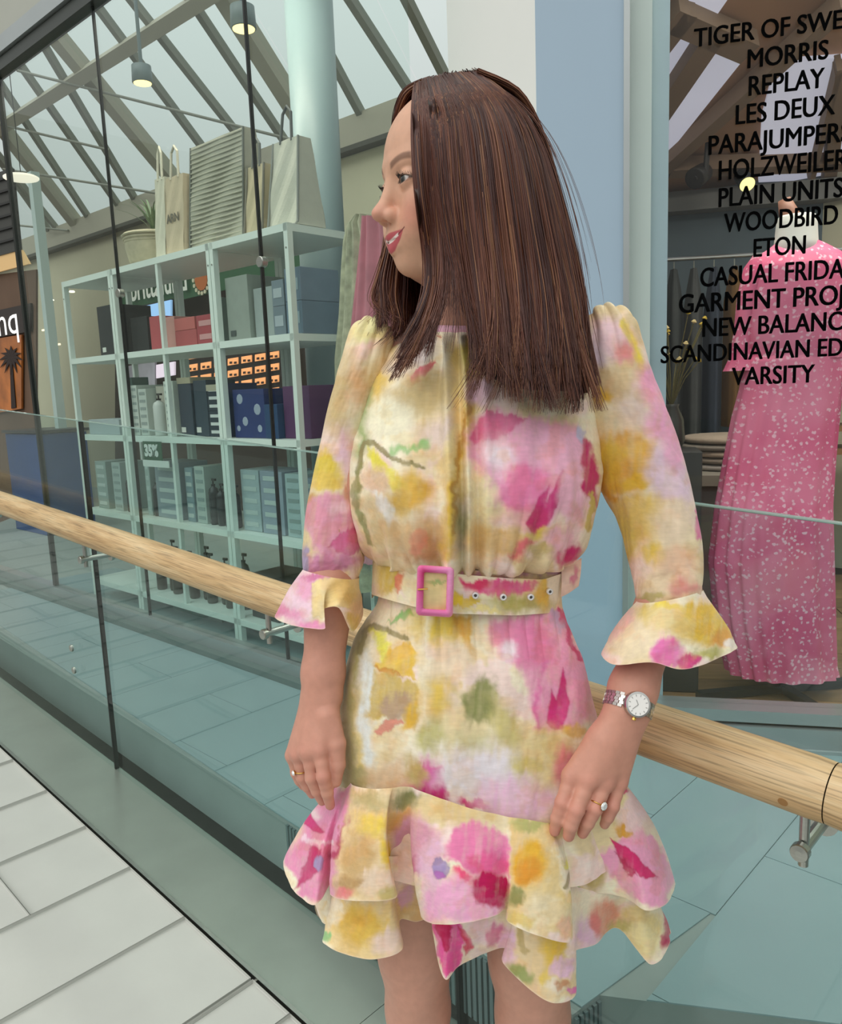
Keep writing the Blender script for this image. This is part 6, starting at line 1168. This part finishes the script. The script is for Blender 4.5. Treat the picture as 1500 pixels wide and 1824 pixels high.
# ------------------------------------------------------------------ belt
BELT = root('belt', wloc(PERSON)); BELT.parent = PERSON; BELT.location = (0, 0, 0); BELT['label'] = 'fabric belt in the flower print with covered buckle'
Mb = 420; th = np.linspace(0, 2*math.pi, Mb, endpoint=False); topc = np.array([(664, 998), (740, 1008), (810, 1023), (880, 1030), (950, 1033), (1006, 1017)], float); botc = np.array([(662, 1058), (740, 1081), (800, 1093), (900, 1097), (960, 1093), (994, 1084)], float)
rowsP = []
for k, tt in enumerate(np.linspace(0, 1, 22)):
    row = []
    xl, xr = 664*(1-tt)+662*tt, 1006*(1-tt)+994*tt
    for a in th:
        x = (xl+xr)/2+(xr-xl)/2*math.cos(a); ya = np.interp(x, topc[:, 0], topc[:, 1]); yb = np.interp(x, botc[:, 0], botc[:, 1]); y = ya*(1-tt)+yb*tt
        if math.sin(a) > 0: y = (1008+60*tt)
        dd = 1.006+(.112 if math.sin(a) < 0 else .09)*math.sin(a)*(1.0)
        p = atY(x, y, 1.006); q = atY(x, y, dd); q[0] = p[0]; q[2] = (atY(x, y, dd)[2] if math.sin(a) < 0 else p[2]); row.append(q)
    rowsP.append(row)
Pb = np.array(rowsP)
def smooth_ring(A, it=6):
    for _ in range(it): A = (np.roll(A, 1, 1)+2*A+np.roll(A, -1, 1))/4
    return A
Pb = smooth_ring(Pb, 10).reshape(-1, 3)
bll = [('e', (690, 1030, 26, 34), (208, 178, 86), 10), ('p', [(708, 1020), (726, 1022), (722, 1056), (712, 1056)], (222, 134, 104), 4), ('e', (735, 1045, 14, 24), (238, 228, 190), 8), ('e', (690, 1070, 40, 8), (240, 230, 194), 6), ('p', [(806, 1032), (840, 1030), (930, 1040), (958, 1044), (900, 1064), (850, 1062), (820, 1050)], (222, 92, 142), 6), ('e', (840, 1042, 26, 10), (216, 60, 106), 6), ('e', (828, 1060, 12, 16), (242, 220, 220), 8), ('p', [(806, 1056), (850, 1074), (830, 1082), (806, 1086)], (234, 200, 60), 5), ('e', (920, 1074, 60, 14), (186, 176, 100), 10), ('e', (966, 1056, 14, 26), (232, 190, 80), 8), ('e', (990, 1040, 14, 30), (240, 226, 200), 8), ('e', (855, 1088, 40, 6), (238, 220, 150), 5)]
colb = paint(Pb, .905, CREAM, bll); vput('strap', Pb, gridfaces(22, Mb, True), colb, M_cloth, BELT)
tl = CR([atY(1000, 1014, .955), atY(1016, 1004, .958), atY(1036, 994, .965)], 24); tlb = CR([atY(999, 1064, .955), atY(1014, 1056, .958), atY(1031, 1044, .965)], 24)
Pt = np.concatenate([tl*(1-k)+tlb*k+V3(0, -.004*math.sin(k*3.14), 0) for k in np.linspace(0, 1, 14)]); vput('strap_end', Pt, gridfaces(14, 24, False), paint(Pt, .96, ((236, 206, 188), (226, 190, 176), (240, 216, 200)), [('e', (1020, 1025, 7, 14), (216, 120, 150), 5)]), M_cloth, BELT)
def rrect(cx, cy, w, h, r, n=6):
    o = []
    for (sx, sy, a0) in ((1, 1, 0), (-1, 1, 90), (-1, -1, 180), (1, -1, 270)):
        for k in range(n+1): a = math.radians(a0+90*k/n); o.append((cx+sx*(w-r)+r*math.cos(a), cy+sy*(h-r)+r*math.sin(a)))
    return o
def bk3(x, y, d): return atY(775+x*math.cos(.06)-y*math.sin(.03), 1053+y*1.0+x*.06, d)
ring = []; prof = [(33, 45, 8, .874), (32, 44, 8, .864), (29, 41, 6, .8610), (23, 35, 4, .8610), (20.5, 32.5, 3, .864), (20, 32, 3, .874)]
for (w, h, r, d) in prof: ring.append([bk3(x, y, d) for x, y in rrect(0, 0, w, h, r)])
Pk = np.array(ring).reshape(-1, 3); nk_ = len(ring[0]); vput('buckle', Pk, gridfaces(len(prof), nk_, True), paint(Pk, .875, ((232, 130, 186), (228, 110, 170), (236, 150, 196)), [('e', (748, 1050, 11, 42), (196, 16, 98), 8), ('e', (765, 1012, 14, 8), (190, 20, 110), 6), ('e', (800, 1050, 9, 36), (236, 168, 206), 8)]), M_cloth, BELT)
put('prong', MB().tube([atY(744, 1050, .8605), atY(762, 1049, .860)], .0011, 8), mat('brass_pin', (190, 150, 80), .3, .9), BELT)
Pf = np.array([[bk3(x, y, .871-.003*math.cos(y/40)) for x in np.linspace(-24, 24, 16)] for y in np.linspace(-34, 34, 24)]).reshape(-1, 3); vput('strap_loop', Pf, gridfaces(24, 16, False), paint(Pf, .884, ((226, 208, 150), (214, 190, 130), (232, 214, 170)), [('e', (775, 1033, 14, 4), (170, 190, 120), 4)]), M_cloth, BELT)
for (x, y, d) in ((847, 1061, .888), (897, 1064, .891), (946, 1064, .901), (980, 1054, .923)):
    e = atY(x, y, d); nrm = unit(V3((x-835)/520, -1, 0)); put('eyelet', MB().lathe(e, nrm, [(.0022, -.004), (.0039, -.004), (.0039, .0008), (.0022, .0012), (.0015, -.001)], 18), mat('eyelet_white', (226, 224, 222), .35, .2), BELT, smooth=True)
    put('eyelet_hole', MB().lathe(e, nrm, [(.0016, -.002), (.0016, .0006)], 12), mat('eyelet_hole', (70, 66, 64), .6), BELT)
# ------------------------------------------------------------------ hair
HR = random.Random(11)
def gd_(pts, dep): return [atY(x, y, d) for (x, y), d in zip(pts, dep)]
FRONT = [
 ([(738, 152), (733, 188), (736, 240), (738, 330), (750, 420), (766, 485), (752, 545), (722, 612), (698, 680)], [.975, .950, .930, .920, .915, .908, .893, .876, .866]),
 ([(747, 147), (752, 185), (754, 240), (757, 330), (770, 420), (786, 490), (772, 552), (742, 614), (716, 672)], [.975, .942, .922, .912, .906, .900, .886, .870, .862]),
 ([(764, 141), (778, 181), (782, 240), (786, 330), (796, 420), (804, 492), (790, 552), (760, 606), (738, 652)], [.977, .937, .915, .905, .899, .894, .882, .870, .862])]
NEAR = [
 ([(754, 144), (764, 182), (768, 240), (773, 330), (792, 420), (817, 496), (842, 558), (862, 616), (876, 668)], [.977, .936, .914, .903, .897, .890, .876, .862, .852]),
 ([(782, 136), (806, 175), (814, 240), (820, 330), (832, 420), (846, 500), (856, 570), (868, 640), (878, 690)], [.979, .930, .904, .894, .890, .884, .872, .858, .848]),
 ([(802, 133), (841, 170), (852, 240), (860, 330), (872, 420), (886, 500), (896, 570), (906, 650), (906, 722)], [.981, .930, .900, .889, .886, .880, .866, .850, .838]),
 ([(822, 131), (876, 168), (893, 240), (903, 330), (916, 420), (931, 500), (941, 570), (949, 650), (950, 738)], [.983, .935, .902, .890, .887, .882, .868, .850, .834]),
 ([(842, 131), (906, 171), (931, 240), (944, 330), (959, 420), (974, 500), (986, 570), (993, 650), (990, 742)], [.985, .945, .915, .900, .896, .890, .876, .858, .840]),
 ([(846, 131), (914, 164), (954, 240), (974, 330), (992, 420), (1009, 500), (1021, 570), (1027, 650), (1022, 744)], [.988, .962, .945, .928, .920, .912, .898, .878, .860]),
 ([(850, 133), (924, 170), (967, 250), (992, 345), (1014, 435), (1031, 510), (1043, 580), (1048, 660), (1040, 738)], [.99, .985, .985, .975, .963, .950, .930, .908, .888])]
BACK = [NEAR[-1],
 ([(848, 134), (916, 172), (952, 255), (972, 350), (985, 440), (998, 510), (1005, 580), (1004, 660), (998, 735)], [1.0, 1.04, 1.06, 1.07, 1.08, 1.09, 1.11, 1.125, 1.13]),
 ([(830, 134), (850, 175), (856, 260), (858, 350), (862, 440), (866, 510), (868, 580), (868, 660), (868, 725)], [1.0, 1.075, 1.10, 1.11, 1.115, 1.12, 1.13, 1.14, 1.14]),
 ([(790, 138), (760, 180), (756, 260), (752, 350), (750, 440), (748, 510), (745, 580), (742, 640), (740, 690)], [.995, 1.05, 1.08, 1.085, 1.09, 1.095, 1.10, 1.11, 1.11])]
FAR = [BACK[-1],
 ([(772, 140), (735, 165), (728, 230), (722, 340), (718, 420), (716, 480), (714, 540), (705, 590), (690, 640)], [.99, 1.01, 1.035, 1.045, 1.045, 1.035, 1.01, .985, .965]),
 ([(762, 142), (724, 160), (709, 200), (704, 300), (698, 400), (690, 460), (684, 520), (690, 565), (684, 600)], [.985, .99, 1.005, 1.03, 1.035, 1.025, 1.0, .98, .962]),
 ([(752, 145), (722, 163), (707, 198), (704, 230), (700, 330), (694, 430), (680, 492), (676, 535), (692, 575)], [.98, .98, .99, 1.01, 1.03, 1.03, 1.01, .99, .97])]
def sheet(G): return np.array([gd_(*g) for g in G])
SH = {k: sheet(g) for k, g in (('near', NEAR), ('front', FRONT), ('back', BACK), ('far', FAR))}
def samp(A, u, n):                                            # strand at u in 0..1 across the sheet
    m = len(A)-1; t = u*m; i = min(int(t), m-1); f = t-i
    p0, p1, p2, p3 = A[max(i-1, 0)], A[i], A[i+1], A[min(i+2, m)]
    g = .5*((2*p1)+(-p0+p2)*f+(2*p0-5*p1+4*p2-p3)*f*f+(-p0+3*p1-3*p2+p3)*f**3)
    return CR(g, n)
HV, HFc, HC = [], [], []
def add_strand(Q, r, col, n0):
    k = len(Q); T = np.gradient(Q, axis=0); T /= np.linalg.norm(T, axis=1)[:, None]; u = np.cross(T, V3(0, 1, .2)); u /= np.maximum(np.linalg.norm(u, axis=1), 1e-6)[:, None]; w = np.cross(T, u)
    rad = r*np.interp(np.linspace(0, 1, k), [0, .1, .75, 1], [.7, 1, 1, .25]); ring = np.stack([Q+(u*math.cos(a)+w*math.sin(a))*rad[:, None] for a in (0.5, 2.6, 4.7)], 1)
    b = n0; HV.append(ring.reshape(-1, 3)); HC.append(np.repeat(np.tile(col, (k, 1)), 3, 0))
    i = np.arange(k-1)[:, None]*3; j = np.arange(3)[None]; a = b+i+j; c = b+i+(j+1) % 3; HFc.append(np.stack([a, c, c+3, a+3], -1).reshape(-1, 4)); return n0+k*3
n0 = 0; NS_ = 26; STR = []
def pushc(P, m):
    sel = np.linalg.norm(P-HO, axis=1) < .17
    for _ in range(5):
        q = P[sel]; d = fh.ev(q); k = d < m
        if not k.any(): break
        v = CAM-q[k]; v /= np.linalg.norm(v, axis=1)[:, None]; g = (fh.grad(q[k])*v).sum(1); q[k] += v*((m-d[k])/np.clip(g, .35, 1))[:, None]; P[sel] = q
    return P
def push(P, m):
    sel = np.linalg.norm(P-HO, axis=1) < .17
    for _ in range(2):
        q = P[sel]; d = fh.ev(q); k = d < m
        if k.any():
            g = fh.grad(q[k]); g /= np.maximum(np.linalg.norm(g, axis=1), .2)[:, None]; q[k] += g*(m-d[k])[:, None]; P[sel] = q
    return P
cols = [lin(c) for c in ((88, 51, 40), (102, 59, 44), (76, 43, 36), (110, 66, 47), (92, 52, 40), (68, 38, 33))]
hi_ = [lin(c) for c in ((134, 90, 62), (146, 102, 70), (124, 80, 54))]
def fill(key, count, nclump, inner, depth_dir, jit, umin=0., umax=1.):
    global n0
    A = SH[key]; cl = [(umin+(umax-umin)*(k+HR.random())/nclump, HR.gauss(0, .5), .87+.15*HR.random(), HR.random()*6.28, HR.choice(cols)) for k in range(nclump)]
    for s in range(count):
        cu, ph, ln, ph2, cc = cl[HR.randrange(nclump)]; u = cu+HR.gauss(0, .55)/nclump; u = min(max(u, 0), 1)
        Q = samp(A, u, NS_); Qc = samp(A, min(max(cu, 0), 1), NS_); t = np.linspace(0, 1, NS_)[:, None]
        Q = Q*(1-.72*t**1.6)+Qc*(.72*t**1.6)                      # locks gather towards the tips
        dpt = HR.random()**1.5*inner
        wv = np.sin(t*math.pi*2.2+ph2)*.0045*t + np.sin(t*5+HR.random()*6)*.0018*t + np.sin(t*9+ph2*1.7)*.013*sstep(.70, 1, t)
        Q = Q + depth_dir*dpt + V3(1, 0, 0)*wv + V3(1, 0, 0)*HR.gauss(0, jit)*(.35+t) + V3(0, -1, 0)*np.sin(t*4+ph2)*.003*t + V3(0, 0, 1)*HR.gauss(0, .0012) + V3(1, -.2, .15)*(ph*.034+HR.gauss(0, .004))*sstep(.80, 1, t)**2
        L = ln*(.93+.09*HR.random())
        Q = CR(Q, 200)[:max(20, int(200*min(L, 1)))][::max(1, int(200*min(L, 1)/NS_))]
        col = (cc if HR.random() < .90 else HR.choice(hi_))*(.85+.35*HR.random()); STR.append((Q, .00046+.0003*HR.random(), col, key))
fill('front', 950, 13, .014, V3(0, 1, 0), .0014)
fill('near', 4000, 62, .016, V3(.0, 1, 0), .0016)
fill('near', 320, 8, .008, V3(0, 1, 0), .0014, 0., .07)
fill('near', 500, 30, .006, V3(0, 1, 0), .0035)
fill('back', 900, 40, .014, V3(0, -1, 0), .002)
fill('far', 1100, 30, .012, V3(.3, .6, 0), .002)
# loose wisps over the neck and chest
for k in range(120):
    w_ = HR.random(); t = np.linspace(0, 1, NS_)[:, None]; A1 = samp(SH['front'], .75+.25*HR.random(), NS_); A2 = samp(SH['near'], .02+.10*HR.random(), NS_); Q = A1*(1-w_)+A2*w_ + V3(1, 0, 0)*np.sin(t*8+HR.random()*6)*.006*t + V3(0, -.004, 0)*t
    STR.append((CR(Q, 120)[:int(120*(.74+.2*HR.random()))][::4], .00035, HR.choice(cols), 'near'))
# fly-away hairs
for k in range(60):
    u = HR.random(); A = SH['near']; Q = samp(A, .55+.45*u if k % 3 else u*.4, NS_); t = np.linspace(0, 1, NS_)[:, None]
    Q = Q + V3(1, -.3, .1)*(HR.random()*.03*np.sin(t*math.pi*.9)*(1 if k % 3 else -.4)) + V3(0, 0, 1)*.006*np.sin(t*3.1); STR.append((Q[:int(NS_*(.5+.5*HR.random()))], .00022, HR.choice(cols), 'near'))
for grp, fn in ((('near', 'front'), pushc), (('back', 'far'), push)):
    sub = [s_ for s_ in STR if s_[3] in grp]; _all = fn(np.concatenate([s_[0] for s_ in sub]), .0045); _i = 0
    if grp[0] == 'near':
        for rep in range(3):
            _i = 0
            for s_ in sub:
                n_ = len(s_[0]); q = _all[_i:_i+n_]
                for _ in range(8 if rep < 2 else 3): q[1:-1] = (q[:-2]+2*q[1:-1]+q[2:])/4
                _i += n_
            if rep < 2: _all = pushc(_all, .005)
    _i = 0
    for q, r_, c_, _ in sub:
        n0 = add_strand(_all[_i:_i+len(q)], r_, c_, n0); _i += len(q)
Hv, Hf, Hc = np.concatenate(HV), np.concatenate(HFc), np.concatenate(HC)
M_hair = vmat('brown_hair', .34, 0, 0, 0, .45)
M_hair.node_tree.nodes['Principled BSDF'].inputs['Anisotropic'].default_value = .5
HAIR = vput('hair', Hv, Hf, Hc, M_hair, PERSON, label='long straight brown hair over the shoulders')
# opaque under layer
def under(key, off, shrink):
    A = SH[key]; us = np.linspace(shrink, 1-(.012 if key == 'near' else shrink), 46); G = np.array([samp(A, u, 60) for u in us]) + off
    return G[:, :(50 if key == 'front' else 56)]
for key, off, sh in (('near', V3(0, .010, 0), .0), ('front', V3(0, .010, 0), .04), ('back', V3(0, -.012, 0), 0.), ('far', V3(.006, .008, 0), .0)):
    G = under(key, off, sh); P = (pushc if key in ('near', 'front') else push)(G.reshape(-1, 3).copy(), .003)
    if key in ('near', 'front'):
        for rep in range(3):
            g3 = P.reshape(G.shape)
            for _ in range(10): g3[1:-1, 1:-1] = (g3[:-2, 1:-1]+g3[2:, 1:-1]+g3[1:-1, :-2]+g3[1:-1, 2:])/4
            P = pushc(g3.reshape(-1, 3), .002)
    vv = fbm(np.repeat(np.arange(46), G.shape[1])*.9, np.tile(np.arange(G.shape[1])*.06, 46))
    keep = np.ones((45, G.shape[1]-1), bool)
    if key == 'far': keep[:, int(G.shape[1]*.82):] = False
    fcs = gridfaces(46, G.shape[1], False).reshape(45, G.shape[1]-1, 4)[keep]
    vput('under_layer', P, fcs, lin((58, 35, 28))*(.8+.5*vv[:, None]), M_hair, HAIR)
# ------------------------------------------------------------------ watch and rings
WT = root('watch', wloc(PERSON)); WT.parent = PERSON; WT.location = (0, 0, 0); WT['label'] = 'silver wristwatch with a round white dial and link bracelet'
ax = unit(Le-Lw); wc = Lw+ax*.004; wn_ = unit(V3(.30, -.93, .25)); wn_ = unit(wn_-ax*np.dot(wn_, ax)); ws = np.cross(ax, wn_)
wd = atY(1135, 1255, .858)
M_sil = mat('polished_silver', (206, 204, 200), .18, 1.0); M_sil2 = mat('brushed_silver', (176, 174, 170), .3, 1.0); M_dial = mat('white_dial', (240, 238, 234), .25)
nd = unit(CAM-wd)*.35+wn_*.65; nd = unit(nd); xa = unit(ax-nd*np.dot(ax, nd)); ya = np.cross(nd, xa)
put('case', MB().lathe(wd, nd, [(.0120, -.006), (.0148, -.005), (.0152, .0), (.0148, .002)], 40), M_sil2, WT, smooth=False)
put('bezel', MB().lathe(wd, nd, [(.0150, .0018), (.0146, .0034), (.0126, .0038), (.0124, .003)], 60), M_sil, WT)
put('dial', MB().lathe(wd, nd, [(.0126, .0028), (.0126, .0033)], 40), M_dial, WT)
for k in range(12):
    a = k*math.pi/6; put('hour_marker', MB().obox(wd+nd*.0035+(xa*math.cos(a)+ya*math.sin(a))*.0104, xa*math.cos(a)+ya*math.sin(a), -xa*math.sin(a)+ya*math.cos(a), nd, .0011, .0003, .0002), M_sil2, WT)
for a, l in ((.7, .006), (2.5, .0085)): put('hand', MB().obox(wd+nd*.0038+(xa*math.cos(a)+ya*math.sin(a))*l/2, xa*math.cos(a)+ya*math.sin(a), -xa*math.sin(a)+ya*math.cos(a), nd, l/2, .0003, .0001), M_sil2, WT)
put('crown', MB().lathe(wd-xa*.0150-ya*.001, -xa, [(.0022, 0), (.0025, .0006), (.0025, .0028), (.002, .0034)], 14), mat('gold_crown', (214, 176, 96), .2, 1.0), WT)
# bracelet: five link rows around the wrist
rw = .0276; base_r = wd-wc; base_r = unit(base_r-ax*np.dot(base_r, ax)); bs = np.cross(ax, base_r)
for k in range(30):
    a = 2*math.pi*k/30
    if min(a, 2*math.pi-a) < .50: continue
    rd_ = base_r*math.cos(a)+bs*math.sin(a); tg = -base_r*math.sin(a)+bs*math.cos(a); w = 1-.15*(1-math.cos(a))/2
    for j in range(5):
        off = (j-2)*.0035*w; sh = tg*(.0014 if j % 2 else 0)
        put('link', MB().obox(wc+ax*(off+.0005)+rd_*(rw+.0006)+sh, tg, ax, rd_, .0026, .00165*w, .0013), M_sil if j in (1, 2, 3) else M_sil2, WT)
def ring_(c, axis, r, gem, gr, name, label, metal):
    q = root(name, wloc(PERSON)); q.parent = PERSON; q.location = (0, 0, 0); q['label'] = label
    axis = unit(axis); a = unit(np.cross(axis, gem)); b = np.cross(a, axis); b = b if np.dot(b, gem) > 0 else -b
    put('band', MB().tube([c+(a*math.cos(t)+b*math.sin(t))*r for t in np.linspace(0, 2*math.pi, 33)], .0009, 8, cap=False), metal, q, smooth=True)
    g = c+b*(r+.001); put('stone', MB().lathe(g, b, [(gr*.3, -.002), (gr, .0008), (gr*.92, .0016), (gr*.6, .0028)], 10), mat('clear_stone', (236, 240, 240), .05, .35), q)
    put('setting', MB().lathe(g, b, [(gr*.5, -.0022), (gr*1.05, .0006), (gr*1.05, .0010)], 12), metal, q)
M_gold = mat('yellow_gold', (206, 164, 92), .25, 1.0)
kr, pr = Lk['r'], D(1060, 1440, .850); rc = kr+(pr-kr)*.80; ring_(rc, pr-kr, .0094, unit(V3(.55, -.85, .1)), .0052, 'ring', 'gold ring with a large clear stone', M_gold)
kp, pp = Rk['r'], D(539, 1384, .928); rc = kp+(pp-kp)*.72; ring_(rc, pp-kp, .0090, unit(V3(-.85, -.5, .1)), .0034, 'ring', 'slim gold ring with a small stone', M_gold)
